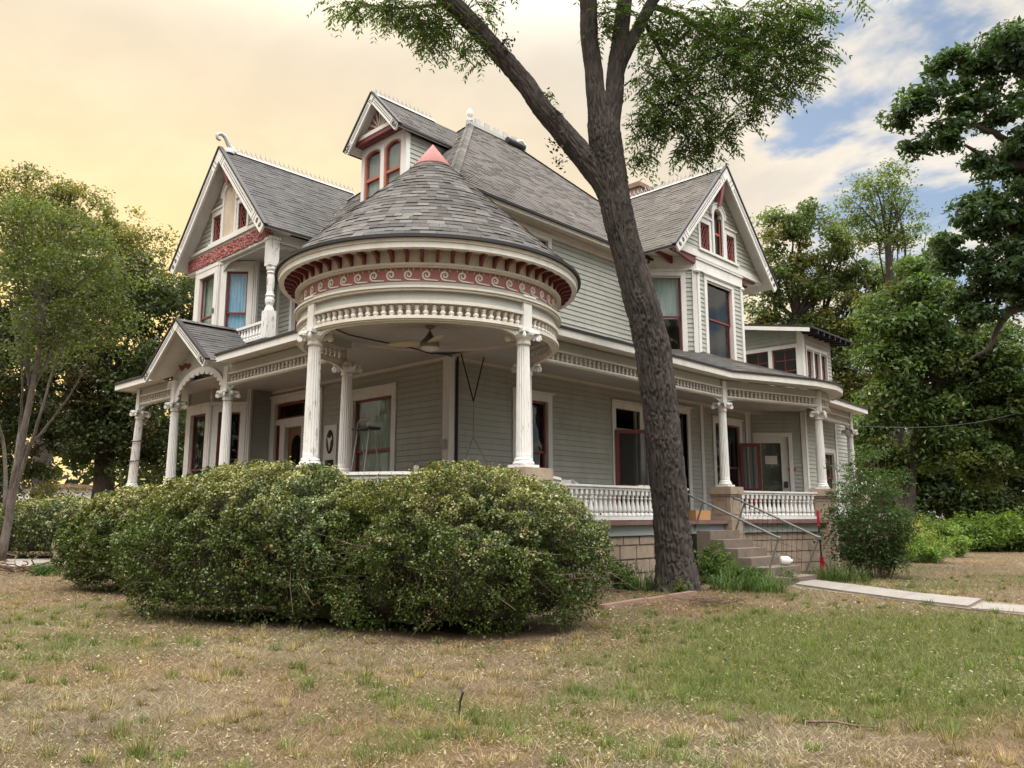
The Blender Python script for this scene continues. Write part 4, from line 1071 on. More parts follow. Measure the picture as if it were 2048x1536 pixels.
c1 = column(-23.1, 8.85, PEEL); c1.location.x -= .2; c1.rotation_euler = (0, .105, 0); c2 = column(-20.8, 8.85); c3 = column(-17.9, 8.85); r1 = column(-10.5, 18.85); r2 = column(-9.45, 22.4, PEEL2, .3); rf = column(-10.75, 28.0)

# ================================================================== PORCH
FPL = Fr((0, 8.85), (1, 0)); FPR = Fr((-10.5, 0), (0, 1))
def frieze(F, a, b, ztop=5.02, zr=4.80, zl=4.575, spacing=.15, spand=True, wq=.5, drop=.17):
    m = MB(); fbox(m, F, a, b, zr + .03, ztop, -.05, .05); f = m.build('porch_frieze', GREYTRIM, house)
    m = MB(); fbox(m, F, a, b, zr - .012, zr + .03, -.08, .08); m.build('upper_rail', CREAM, f)
    m = MB(); fbox(m, F, a, b, zl - .012, zl + .03, -.08, .08); fbox(m, F, a, b, zl - .035, zl - .012, -.06, .06); m.build('lower_rail', CREAM, f)
    n = int((b - a) / spacing); s = (zr - .012 - zl - .03) / SPH
    for i in range(n): inst(spin_me, 'spindle', f, F.P(a + (b - a) * (i + .5) / n, zl + .03, 0), 0, None, (1.15, 1.15, s))
    if spand: spandrel(f, F, a, b, zl - .035, drop, wq, .05, GREYTRIM, .02)
    return f
frieze(FPL, -17.8, -13.05); frieze(FPL, -23.0, -20.9); frieze(FPR, 11.4, 18.75)
PR1, PR2 = np.array([-10.5, 18.85]), np.array([-9.45, 22.4]); FP12 = Fr(PR1, PR2 - PR1); L12 = float(np.linalg.norm(PR2 - PR1)); frieze(FP12, .1, L12 - .1)
# short curved return, then the far section
PC = [np.array(p) for p in ((-9.45, 22.4), (-9.5, 23.1), (-9.72, 23.75), (-10.15, 24.3), (-10.5, 24.6))]
for p, q in zip(PC[:-1], PC[1:]): frieze(Fr(p, q - p), 0.02, float(np.linalg.norm(q - p)) - .01, spand=False)
PF0, PF1 = np.array([-10.5, 24.6]), np.array([-10.75, 28.0]); frieze(Fr(PF0, PF1 - PF0), .05, float(np.linalg.norm(PF1 - PF0)) - .1)
# eaves: fascia, soffit, roof
def eave(path, inner, wallp, z=5.02, h=.15, zw=6.05, name='porch_roof'):
    """path: outer eave points, inner: soffit inner line, wallp: where the roof meets the wall"""
    n = len(path); m = MB()
    for i in range(n - 1):
        a, b = np.array(path[i]), np.array(path[i + 1]); t = nu(b - a); o = np.array([t[1], -t[0]])
        if (np.array(inner[i]) - a) @ o > 0: o = -o
        m.hexa([(*a, z), (*b, z), (*(b - o * .05), z), (*(a - o * .05), z), (*a, z + h), (*b, z + h), (*(b - o * .05), z + h), (*(a - o * .05), z + h)])
    fa = m.build('porch_fascia', WHITE, house)
    m = MB(); V = [(*p, z + .02) for p in path] + [(*p, z + .02) for p in inner]; m.add(V, [(i, i + 1, n + i + 1, n + i) for i in range(n - 1)]); m.build('soffit', CREAM, fa)
    m = MB()
    for i in range(n - 1):
        a, b = np.array(path[i]), np.array(path[i + 1]); t = nu(b - a); o = np.array([t[1], -t[0]])
        if (np.array(inner[i]) - a) @ o > 0: o = -o
        A, B = a + o * .03, b + o * .03
        m.hexa([(*A, z + h), (*B, z + h), (*(b - o * .1), z + h), (*(a - o * .1), z + h), (*A, z + h + .045), (*B, z + h + .045), (*(b - o * .1), z + h + .05), (*(a - o * .1), z + h + .05)])
    m.build('drip_edge', DRIP, fa)
    # shingled low slope, in courses
    m = MB(); rows = 16
    for i in range(n - 1):
        for k in range(rows):
            f0, f1 = k / rows, (k + 1) / rows + .01; a, b, c, d = (np.array(path[i]), np.array(path[i + 1]), np.array(wallp[i + 1]), np.array(wallp[i]))
            W = np.linalg.norm(b - a); ns = max(1, int(W / .3)); zt = z + h + .05
            for s in range(ns):
                s0, s1 = s / ns, (s + 1) / ns; P = lambda s_, f_: (a + (b - a) * s_) * (1 - f_) + (d + (c - d) * s_) * f_; Zf = lambda f_: zt + (zw - zt) * f_; hh = random.choice((.014, .02)); cc = shade_grey(.10, .19, .05)
                m.add([(*P(s0, f0), Zf(f0) + hh), (*P(s1, f0), Zf(f0) + hh), (*P(s1, f1), Zf(f1) + .002), (*P(s0, f1), Zf(f1) + .002), (*P(s0, f0), Zf(f0)), (*P(s1, f0), Zf(f0))], [(0, 1, 2, 3), (4, 5, 1, 0)], cc)
    rf_ = m.build(name, SHINGLE, house, kind='stuff')
    m = MB(); m.add([(*p, z + h + .03) for p in path] + [(*p, zw - .03) for p in wallp], [(i, i + 1, n + i + 1, n + i) for i in range(n - 1)]); m.build('porch_roof_deck', DARKIN, house)
eave([(-23.9, 8.40), (-21.2, 8.40)], [(-23.9, 8.9), (-21.2, 8.9)], [(-23.9, 11.15), (-21.2, 11.15)])
eave([(-17.72, 8.40), (-12.7, 8.40)], [(-17.72, 8.9), (-12.7, 8.9)], [(-17.72, 11.15), (-12.7, 11.15)])
kp = [(-10.05, 10.9), (-10.08, 18.69), (-9.58, 20.07), (-9.08, 21.56), (-8.97, 22.58), (-9.05, 23.1), (-9.14, 23.5), (-9.30, 23.9), (-9.53, 24.25), (-9.94, 24.74)]
ki = [(-10.55, 11.3), (-10.55, 18.85), (-10.1, 20.2), (-9.6, 21.9), (-9.5, 22.5), (-9.52, 22.9), (-9.6, 23.4), (-9.8, 23.85), (-10.05, 24.2), (-10.5, 24.6)]
kw = [(-12.6, 11.0), (-12.6, 18.0), (-11.5, 19.3), (-11.5, 21.9), (-12.0, 22.6), (-12.4, 23.4), (-12.5, 24.0), (-12.5, 24.2), (-12.4, 24.4), (-12.3, 24.7)]
eave(kp, ki, kw)
eave([(-10.02, 24.7), (-10.26, 28.2), (-10.3, 28.6)], [(-10.5, 24.6), (-10.8, 28.1), (-10.9, 28.6)], [(-11.3, 24.7), (-11.3, 28.2), (-11.3, 28.6)], z=4.98, zw=5.5)
# left end return of the eave
m = MB(); m.box(-23.95, -23.9, 8.42, 11.2, 5.02, 5.17); m.build('porch_fascia', WHITE, house)
# ceiling with beadboard joints
m = MB(); m.box(-23.6, -12.65, 8.9, 11.19, ZC, ZC + .03); m.box(-12.65, -10.55, 11.2, 24.3, ZC, ZC + .03); m.prism([(-10.56, 18.9), (-10.1, 20.3), (-9.6, 22.0), (-9.6, 23.0), (-10.0, 23.9), (-10.5, 24.5), (-11.3, 25.5), (-12.6, 24.25), (-12.6, 18.9)], ZC + .004, ZC + .034, lambda a, b, d: (a, b, d))
m.ring(0.001, 2.19, ZC - .003, ZC + .027, TX, TY, 48); pc = m.build('porch_ceiling', CEIL, house)
bl = MB()
for k in np.arange(6.95, 11.2, .085):
    dx = math.sqrt(max(0, 2.15 ** 2 - (k - TY) ** 2)) if abs(k - TY) < 2.15 else 0
    x0 = min(TX - dx, -13.2 if k > 8.9 else 9); x1 = TX + dx if dx else -12.65
    if x1 > x0: bl.box(x0, x1, k - .003, k + .003, ZC - .006, ZC - .0031)
bl.build('ceiling_joint', GREYTRIM, pc, kind='stuff')
m = MB(); fbox(m, FL, -20.0, -12.65, ZC - .07, ZC, .0, .05); fbox(m, FRT, 11.2, 24.2, ZC - .07, ZC, .0, .05); m.build('ceiling_moulding', CREAM, house)
# floor, skirt, foundation
m = MB(); m.box(-23.6, -10.28, 8.6, 11.2, 1.29, ZF); m.box(-12.7, -10.281, 11.2, 24.2, 1.29, ZF - .001); m.lathe([(2.45, 1.292), (2.45, ZF + .002)], TX, TY, 48)
V = [(-10.3, 18.7), (-9.15, 22.4), (-9.3, 23.3), (-10.2, 24.6), (-11.3, 25.6), (-12.7, 24.2), (-12.7, 18.7)]
m.prism(V, 1.294, ZF + .004, lambda a, b, d: (a, b, d)); pf = m.build('porch_floor', DECK, house)
jl = MB()
for k in np.arange(11.4, 18.6, .1): jl.box(-12.6, -10.29, k - .004, k + .004, ZF - .002, ZF + .0035)
jl.build('floor_joint', DARKIN, pf, kind='stuff')
m = MB(); fbox(m, FPR, 11.5, 18.6, 1.06, 1.285, -.1, .1); m.ring(2.25, 2.38, 1.06, 1.29, TX, TY, 48); m.box(-23.4, -13.0, 8.72, 8.78, 1.06, 1.288)
fbox(m, FP12, .25, L12 - .25, 1.06, 1.29, -.05, .12)
m.build('porch_skirt', SKIRT, house)
m = MB(); fbox(m, FPR, 11.5, 17.0, 0, 1.055, -.2, .02); m.ring(2.1, 2.25, 0, 1.06, TX, TY, 48); m.box(-23.4, -13.0, 8.85, 9.0, 0, 1.055); fbox(m, FP12, .1, L12, 0, 1.055, -.2, .02); fd = m.build('foundation', MORTAR, house)
rows_ = [(0.0, .24), (.25, .54), (.55, .84), (.85, 1.05)]
for k, (z0, z1) in enumerate(rows_):
    y = 12.6 - .2 * (k % 2)
    while y < 17.0:
        w = random.uniform(.45, .68); j = random.uniform(-.012, .015); q = MB(); q.hexa([FPR.P(y + .008, z0 + .008, .0), FPR.P(min(y + w, 17) - .008, z0 + .008, .0), FPR.P(min(y + w, 17) - .008, z1 - .004, .0), FPR.P(y + .008, z1 - .004, .0), FPR.P(y + .02, z0 + .02, .05 + j), FPR.P(min(y + w, 17) - .02, z0 + .02, .05 + j), FPR.P(min(y + w, 17) - .02, z1 - .015, .05 + j), FPR.P(y + .02, z1 - .015, .05 + j)])
        q.build('stone_block', STONE, fd); y += w
for k, (z0, z1) in enumerate(rows_):
    y = .3
    while y < L12:
        w = random.uniform(.45, .68); q = MB(); fbox(q, FP12, y + .01, min(y + w, L12) - .01, z0 + .01, z1 - .006, 0, .05); q.build('stone_block', STONE, fd); y += w
# balustrades
bal_me = lath_mesh('baluster', [(.03, 0), (.05, .01), (.05, .055), (.035, .07), (.03, .08), (.045, .10), (.048, .13), (.046, .16), (.036, .24), (.026, .31), (.022, .36), (.034, .375), (.034, .39), (.022, .405), (.03, .43), (.03, .455)], PEEL2, 12)
def balustrade(pts, spacing=.165, name='balustrade', skip=0.0):
    m = MB(); b0 = MB(); b1 = MB(); T = []
    for p, q in zip(pts[:-1], pts[1:]):
        p, q = np.array(p, float), np.array(q, float); F = Fr(p, q - p); L_ = float(np.linalg.norm(q - p))
        fbox(m, F, 0, L_, 2.085, 2.13, -.085, .085); fbox(b0, F, 0, L_, 2.03, 2.084, -.055, .055); fbox(b1, F, 0, L_, 1.395, 1.475, -.075, .075)
        T.append((F, L_))
    t = m.build(name, PEEL2, house); b0.build('rail', PEEL2, t); b1.build('bottom_rail', PEEL2, t)
    pos = .08
    for F, L_ in T:
        while pos < L_ - .02:
            x, y, _ = F.P(pos, 0, 0); inst(bal_me, 'baluster', t, (x, y, 1.476), math.atan2(F.u[1], F.u[0]), None, (1.22, 1.22, 1.0))

            pos += spacing
        pos -= L_
    # square tops of the balusters
    sq = MB(); pos = .08
    for F, L_ in T:
        while pos < L_ - .02: fbox(sq, F, pos - .045, pos + .045, 1.93, 2.031, -.045, .045); pos += spacing
        pos -= L_
    sq.build('baluster_block', PEEL2, t, kind='stuff')
    return t
BLOCK = None
arc = lambda a0, a1, n=14: [(TX + 2.25 * math.cos(t), TY + 2.25 * math.sin(t)) for t in np.linspace(a0, a1, n)]
balustrade([(-10.45, 11.62), (-10.45, 16.85)])
balustrade([FP12.P(.33, 0)[:2], FP12.P(L12 - .33, 0)[:2]])
balustrade([(-9.55, 22.75), (-9.7, 23.6), (-10.2, 24.4), (-10.6, 24.9)]); balustrade([(-10.6, 24.95), (-10.75, 27.7)])
g_ = .16; balustrade(arc(A_FR + g_, A_RR - g_)); balustrade(arc(A_FL + g_, A_FR + 2 * math.pi - g_, 20)); balustrade(arc(A_RL + g_, A_FL - g_))
balustrade([(-17.5, 8.85), (-13.4, 8.85)])

# ---------- entrance porch gable
EGX, EGH, EGZ, EGP, EGY = -19.45, 1.75, 5.06, 6.26, 8.2; Le = slope_len(EGH, EGP - EGZ)
for sgn in (1, -1):
    roof_plane('entrance_gable_roof', house, (EGX + sgn * EGH, 0, EGZ), (0, 1, 0), (-sgn * EGH, 0, EGP - EGZ), Le, lambda t: (EGY, 8.40 + (EGP - EGZ + .0) * t / Le * 2.75 + .05), -.01, .09, .17, deckmat=WHITE)
    rake(house, (EGX, EGY, EGP + .02), (EGX + sgn * (EGH + .02), EGY, EGZ - .01), (0, -1, 0), .2, scroll=True)
m = MB(); cap_row(m, (EGX, EGY, EGP + .05), (EGX, 11.1, EGP + .05), .12); m.build('ridge_cap_shingles', SHINGLE, house, kind='stuff')
# gable face with arch between the two columns
N = 28; ax0, ax1 = -20.7, -18.0; acx = (ax0 + ax1) / 2; arx = (ax1 - ax0) / 2; azs, arz = 4.42, .72
top = lambda u: min(EGP - .16 - abs(u - EGX) * (EGP - EGZ) / EGH, 9)
us = np.linspace(ax0, ax1, N + 1); m = MB(); za = lambda u: azs + arz * math.sqrt(max(0, 1 - ((u - acx) / arx) ** 2))
for a, b in zip(us[:-1], us[1:]): m.hexa([FPL.P(a, za(a), -.03), FPL.P(b, za(b), -.03), FPL.P(b, top(b), -.03), FPL.P(a, top(a), -.03), FPL.P(a, za(a), .03), FPL.P(b, za(b), .03), FPL.P(b, top(b), .03), FPL.P(a, top(a), .03)])
fbox(m, FPL, -21.0, -20.7, 4.95, 5.25, -.03, .03); fbox(m, FPL, -18.0, -17.75, 4.95, 5.3, -.03, .03)
eg = m.build('entrance_gable_face', GREYTRIM, house)
# scalloped white arch board
m = MB(); m.prism([(EGX - 1.5, ZC + .03), (EGX + 1.5, ZC + .03), (EGX, 5.95)], -.03, .03, lambda a, b, d: (a, 9.2 + d, b)); m.build('entrance_back_panel', CEIL, eg)
ns = 14; m = MB()
for k in range(ns * 8):
    t0, t1 = math.pi * k / (ns * 8), math.pi * (k + 1) / (ns * 8)
    def pt(t, off): return (acx - (arx - off) * math.cos(t), azs + (arz - off * .9) * math.sin(t))
    dep = lambda t: .085 + .10 * abs(math.sin(t * ns)) ** .6
    q = [pt(t0, -.03), pt(t1, -.03), pt(t1, dep(t1)), pt(t0, dep(t0))]
    m.hexa([FPL.P(*p, .03) for p in q] + [FPL.P(*p, .07) for p in q])
m.build('scalloped_arch', WHITE, eg)
m = MB()
for k in range(9):
    c0 = (EGX + .62 + k * .075 - .1, 5.30 - .035 * math.sin(k * 1.3)); pts = [FPL.P(c0[0] + .045 * math.cos(t), c0[1] + .045 * math.sin(t) + .02 * math.sin(2 * t), .05) for t in np.linspace(0, 5, 12)]; m.tube(pts, .012, 5)
for k in range(9):
    c0 = (EGX - .62 - k * .075 + .1, 5.30 - .035 * math.sin(k * 1.3)); pts = [FPL.P(c0[0] - .045 * math.cos(t), c0[1] + .045 * math.sin(t) + .02 * math.sin(2 * t), .05) for t in np.linspace(0, 5, 12)]; m.tube(pts, .012, 5)
m.build('red_scrollwork', REDF, eg)
# balcony rail above
m = MB()
FBR = Fr((0, 9.75), (1, 0)); fbox(m, FBR, -20.0, -18.05, 6.24, 6.31, -.05, .05); fbox(m, FBR, -20.0, -18.05, 5.86, 5.92, -.04, .04); br = m.build('balcony_rail', WHITE, house)
for k in range(12): inst(bal_me, 'baluster', br, FBR.P(-19.9 + k * .155, 5.92, 0), 0, None, (1, 1, .71))

# ================================================================== GROUND FLOOR WALLS
# --- front wall with door unit and window
DU0, DU1 = -20.0, -17.45
w1 = window(FL, -16.25, -14.42, 1.75, 4.49, .16, .26, 'sheer', glass=GLASS, mid=.5, sash=.07)
wall('lower_front_wall', FL, -20.0, -12.65, ZF, ZC, [(DU0 + .12, DU1 - .12, ZF, 4.55), w1])
m = MB()
fbox(m, FL, DU0, DU0 + .24, ZF, 4.50, -.03, .06); fbox(m, FL, DU1 - .24, DU1, ZF, 4.50, -.03, .06); fbox(m, FL, DU0 - .003, DU1 + .003, 4.50, 4.66, -.03, .062); fbox(m, FL, DU0 - .05, DU1 + .05, 4.66, 4.72, -.03, .11)
fbox(m, FL, DU0 + .24, DU1 - .24, 3.92, 4.06, -.08, .02)
for a, b in ((-19.50, -19.24), (-18.42, -18.16)): fbox(m, FL, a, b, ZF, 3.92, -.10, .03)
fbox(m, FL, -19.24, -18.42, 3.82, 3.92, -.09, .01)
du = m.build('front_door', WHITE, house)
m = MB()
def frm(m, a, b, lo, hi, s=.05, d0=-.12, d1=-.06): fbox(m, FL, a, a + s, lo, hi, d0, d1); fbox(m, FL, b - s, b, lo, hi, d0, d1); fbox(m, FL, a + s, b - s, lo, lo + s, d0 + .001, d1 - .001); fbox(m, FL, a + s, b - s, hi - s, hi, d0 + .001, d1 - .001)
frm(m, -19.76, -17.69, 4.06, 4.50, .06); frm(m, -19.76, -19.50, ZF, 3.92, .07); frm(m, -18.16, -17.69, ZF, 3.92, .07); m.build('sash', REDF, du)
m = MB(); fbox(m, FL, -19.72, -17.72, 4.08, 4.48, -.10, -.095); fbox(m, FL, -19.72, -19.53, ZF, 3.9, -.10, -.095); fbox(m, FL, -18.13, -17.72, ZF, 3.9, -.10, -.095); m.build('pane', GLASSD, du)
# wooden door with arched glass
n = 14; a, b = -19.24, -18.42; cu_ = (a + b) / 2; m = MB(); rr = .26; zs_ = 3.28
prev = None
for k in range(n):
    t0, t1 = math.pi * k / n, math.pi * (k + 1) / n; p0, p1 = (cu_ - rr * math.cos(t0), zs_ + rr * 1.25 * math.sin(t0)), (cu_ - rr * math.cos(t1), zs_ + rr * 1.25 * math.sin(t1))
    q = [p0, p1, (p1[0], 3.82), (p0[0], 3.82)]; m.hexa([FL.P(*p, -.14) for p in q] + [FL.P(*p, -.09) for p in q])
fbox(m, FL, a, cu_ - rr, ZF, 3.82, -.14, -.09); fbox(m, FL, cu_ + rr, b, ZF, 3.82, -.14, -.09); fbox(m, FL, cu_ - rr, cu_ + rr, ZF, 2.2, -.14, -.09)
m.build('door_leaf', OAKDOOR, du); m = MB(); fbox(m, FL, cu_ - rr, cu_ + rr, 2.2, 3.65, -.125, -.12); m.build('pane', GLASSD, du)
for k, ch in enumerate('221'): text_mesh(ch, .17, FL, -18.29, 3.52 - k * .17, .037, du, BLACKM, 'house_number')
# framed oval beside the door
m = MB(); fbox(m, FL, -17.30, -16.75, 2.2, 3.72, -.0, .055); sgn_ = m.build('framed_oval_panel', WHITE, house)
m = MB(); m.prism([(-17.03 + .16 * math.cos(t), 3.30 + .30 * math.sin(t)) for t in np.linspace(0, 2 * math.pi, 24, endpoint=False)], .05, .06, lambda p, q, d: FL.P(p, q, d)); m.build('oval', GLASSD, sgn_); 
m = MB(); m.prism([(-17.03 + .16 * math.cos(t), 3.30 + .30 * math.sin(t)) for t in np.linspace(0, 2 * math.pi, 24, endpoint=False)], .0551, .058, lambda p, q, d: FL.P(p, q, d)); m.build('oval_backing', BLACKM, sgn_)
m = MB(); m.prism([(-17.13, 3.42), (-17.02, 3.38), (-16.95, 3.45), (-16.93, 3.36), (-16.99, 3.30), (-17.0, 3.18), (-17.04, 3.06), (-17.07, 3.2), (-17.10, 3.3)], .061, .066, lambda p, q, d: FL.P(p, q, d)); m.build('oval_motif', WHITE, sgn_)
m = MB(); fbox(m, FL, -17.2, -16.84, 2.25, 2.85, .0551, .062); m.build('lower_panel', GLASSD, sgn_); m = MB(); fbox(m, FL, -17.2, -16.84, 2.25, 2.85, .055, .058); m.build('lower_backing', BLACKM, sgn_)
# corner boards at the near corner
m = MB(); fbox(m, FL, -12.80, -12.64, ZF, ZC, .0, .055); m.build('corner_board', WHITE, house); m = MB(); fbox(m, FRT, 11.145, 11.30, ZF, ZC, .0, .056); m.build('corner_board', WHITE, house)
m = MB(); m.tube([FRT.P(11.38, ZC, .05), FRT.P(11.38, ZF, .05)], .03, 8); m.build('conduit', BLACKM, house)
m = MB(); fbox(m, FL, -12.79, -12.66, 2.88, 3.08, .055, .12); m.build('junction_box', GREYTRIM, house)
# --- side wall
w2 = window(FRT, 13.10, 14.47, 1.75, 4.40, .15, .22, 'dark', glass=GLASSD, mid=.5, sash=.07)
w4 = window(FRT, 22.0, 23.85, 1.75, 4.55, .16, .22, 'teal', glass=GLASSD, mid=.48, sash=.06)
d2, d3 = (17.03, 18.12, ZF, 4.30), (18.95, 20.55, ZF, 4.45)
wall('lower_side_wall', FRT, 11.2, 24.25, ZF, ZC, [w2, d2, d3, w4])
m = MB()
for (a, b, _, hi), nm in ((d2, 0), (d3, 1)):
    fbox(m, FRT, a - .16, a, ZF, hi, -.1, .055); fbox(m, FRT, b, b + .16, ZF, hi, -.1, .055); fbox(m, FRT, a - .163, b + .163, hi, hi + .17, -.1, .058); fbox(m, FRT, a - .21, b + .21, hi + .17, hi + .22, -.02, .11)
m.build('door_casing', WHITE, house)
m = MB(); fbox(m, FRT, d2[0], d2[0] + .06, ZF, d2[3], -.12, -.05); fbox(m, FRT, d2[1] - .06, d2[1], ZF, d2[3], -.12, -.05); fbox(m, FRT, d2[0], d2[1], 3.72, 3.80, -.115, -.055); fbox(m, FRT, d2[0] + .62, d2[0] + .74, ZF, 4.3, -.6, -.5); m.build('door_jamb', GREYTRIM, house)
m = MB(); fbox(m, FRT, d3[0] + .1, d3[1] - .1, ZF, 4.3, -.12, -.06); m.build('side_door', DARKIN, house)
for a_, b_ in ((21.30, 21.46), (24.12, 24.27), (18.42, 18.56)): m = MB(); fbox(m, FRT, a_, b_, ZF, ZC, 0, .05); m.build('pilaster_board', WHITE, house)
SCREEN, nt_, b_ = nodes_mat('door_screen'); tr_ = nt_.nodes.new('ShaderNodeBsdfTransparent'); mx_ = nt_.nodes.new('ShaderNodeMixShader'); mx_.inputs[0].default_value = .4
b_.inputs['Base Color'].default_value = (.035, .035, .033, 1); nt_.links.new(tr_.outputs[0], mx_.inputs[1]); nt_.links.new(b_.outputs[0], mx_.inputs[2]); nt_.links.new(mx_.outputs[0], nt_.nodes['Material Output'].inputs['Surface'])
def screen_door(F, a, b, lo, hi, midz, panel=False):
    m = MB(); s = .1
    fbox(m, F, a, a + s, lo, hi, -.02, .02); fbox(m, F, b - s, b, lo, hi, -.02, .02); fbox(m, F, a + s, b - s, hi - s, hi, -.019, .019); fbox(m, F, a + s, b - s, lo, lo + .22, -.019, .019)
    for z in midz: fbox(m, F, a + s, b - s, z - .04, z + .04, -.019, .019)
    d = m.build('screen_door', REDF, house); m = MB(); fbox(m, F, a + s, b - s, lo + .2, hi - s, -.004, .004); m.build('screen', SCREEN, d)
    if panel: m = MB(); fbox(m, F, a + s, b - s, lo + .2, midz[0] - .04, -.012, .012); m.build('red_panel', REDP, d)
    return d
FS1 = Fr((-12.58, 16.95), (1, 1)); screen_door(FS1, 0, .98, ZF + .02, 3.72, [2.18])
u_, z_ = FRT.hit(1474, 900); FS2 = Fr((-12.55, u_), (1, 1)); screen_door(FS2, 0, .66, ZF + .02, 3.78, [2.30, 1.85], panel=True)
# --- canted wall with the white door, and the rear wing with the sunroom
FCW = Fr((-12.65, 24.25), (1, 1)); LW = 1.35 * math.sqrt(2)
ua, _ = FCW.hit(1507, 930); ub, _ = FCW.hit(1586, 930); _, zt = FCW.hit(1545, 866)
wall('rear_canted_wall', FCW, 0, LW, ZF, ZC, [(ua + .12, ub - .12, ZF, zt - .12)], parts=False)
m = MB(); fbox(m, FCW, ua, ua + .13, ZF, zt - .13, -.05, .05); fbox(m, FCW, ub - .13, ub, ZF, zt - .13, -.05, .05); fbox(m, FCW, ua - .003, ub + .003, zt - .13, zt, -.05, .053); m.build('door_casing', WHITE, house)
m = MB(); a, b, hi = ua + .13, ub - .13, zt - .13; g0, g1 = a + .14, b - .24
fbox(m, FCW, a, g0, ZF, hi, -.06, -.02); fbox(m, FCW, g1, b, ZF, hi, -.06, -.02); fbox(m, FCW, g0, g1, hi - .2, hi, -.059, -.021); fbox(m, FCW, g0, g1, ZF, 1.75, -.059, -.021); wd = m.build('white_glazed_door', WHITE, house)
m = MB(); fbox(m, FCW, g0, g1, 1.75, hi - .2, -.045, -.04); m.build('pane', GLASSD, wd)
m = MB(); fbox(m, FCW, (g0 + g1) / 2 - .2, (g0 + g1) / 2 + .2, 3.15, 3.42, -.038, -.034); m.build('paper_notice', CREAM, wd)
m = MB()
for k in range(5): fbox(m, FCW, (g0 + g1) / 2 - .16, (g0 + g1) / 2 + .16 - .06 * (k % 2), 3.37 - k * .045, 3.38 - k * .045, -.0339, -.033)
m.build('notice_lines', PLY, wd)
m = MB(); fbox(m, FCW, b - .19, b - .07, 2.38, 2.58, -.02, .02); m.build('keypad', BLACKM, wd); m = MB(); m.tube([FCW.P(b - .13, 2.2, -.02), FCW.P(b - .13, 2.2, .06)], .03, 10); m.build('door_knob', STEEL, wd)
for a_, b_ in ((LW - .13, LW), (.0, .12)): m = MB(); fbox(m, FCW, a_, b_, ZF, ZC, 0, .05); m.build('corner_board', WHITE, house)
m = MB(); fbox(m, FCW, LW - .62, LW - .36, 2.95, 3.02, .03, .036); m.build('red_sticker', REDP, house)
FW = Fr((-11.3, 0), (0, 1)); ww = window(FW, 26.35, 27.9, 1.9, 3.75, .12, .14, 'dark', cap=False, frame=REDF)
wall('rear_wing_wall', FW, 25.6, 29.4, 0, 5.0, [ww], parts=False)
for a_, b_ in ((25.58, 25.72), (28.0, 28.15)): m = MB(); fbox(m, FW, a_, b_, ZF, 5, 0, .05); m.build('corner_board', WHITE, house)
# sunroom on top
SRX, SRY, SRE = -11.35, 25.9, 28.25; FSA = Fr((0, SRY), (1, 0)); FSB = Fr((SRX, 0), (0, 1)); SZ0, SZ1 = 5.2, 7.7
ops = []
for k in range(3): ops.append(window(FSA, -14.45 + k * 1.0 - .02, -13.45 + k * 1.0 - .02, 5.8, 7.26, .07, .12, 'grey', cap=False, lites=(2, 2), mid=.42, glass=GLASSD, sash=.045))
wall('sunroom_wall', FSA, -15.2, SRX, SZ0, 8.25, ops, gable=lambda z: (-99, SRX + (7.7 - z) * 4.6 if z > 7.7 else SRX), parts=False)
ops = []
for k in range(3): ops.append(window(FSB, SRY + .22 + k * .58, SRY + .80 + k * .58, 5.7, 7.2, .05, .10, 'grey', cap=False, lites=(2, 2), mid=.40, sash=.04))
wall('sunroom_wall', FSB, SRY, SRE, SZ0, SZ1, ops, parts=False)
m = MB(); fbox(m, FSA, SRX - .14, SRX + .01, SZ0, SZ1, 0, .05); m.build('corner_board', WHITE, house); m = MB(); fbox(m, FSB, SRY - .05, SRY + .12, SZ0, SZ1 - .1, 0, .05); m.build('corner_board', WHITE, house)
# low-pitch sunroom roof with rafter tails
m = MB(); P8 = [(-15.2, 25.35, 8.45), (-10.75, 25.35, 7.62), (-10.75, 28.9, 7.62), (-15.2, 28.9, 8.45)]
m.hexa([*P8, *[(x, y, z + .06) for x, y, z in P8]]); sr = m.build('sunroom_roof', DRIP, house)
m = MB(); m.hexa([(-15.2, 25.31, 8.30), (-10.8, 25.31, 7.48), (-10.8, 25.35, 7.48), (-15.2, 25.35, 8.30), (-15.2, 25.31, 8.43), (-10.8, 25.31, 7.61), (-10.8, 25.35, 7.61), (-15.2, 25.35, 8.43)]); m.build('rake_board', WHITE, sr)
for k in range(7):
    y = 25.95 + k * .46; q = MB(); q.hexa([(-11.4, y - .03, 7.58), (-10.76, y - .03, 7.48), (-10.76, y + .03, 7.48), (-11.4, y + .03, 7.58), (-11.4, y - .03, 7.735), (-10.76, y - .03, 7.615), (-10.76, y + .03, 7.615), (-11.4, y + .03, 7.735)]); q.build('rafter_tail', DRIP, sr)
m = MB(); m.box(-15.2, -11.4, 28.2, 28.3, 5, 7.6); m.box(-15.2, -15.1, 24.2, 28.3, 0, 8); m.box(-15.2, -11.3, 29.4, 29.5, 0, 5); m.box(-15.2, -11.3, 24.6, 29.5, 5.0, 5.2); m.prism([(-15.1, 24.2), (-12.7, 24.2), (-11.35, 25.6), (-11.35, 26.0), (-15.1, 26.0)], 4.93, 4.98, lambda a, b, d: (a, b, d)); m.build('back_wall', SIDING, house)

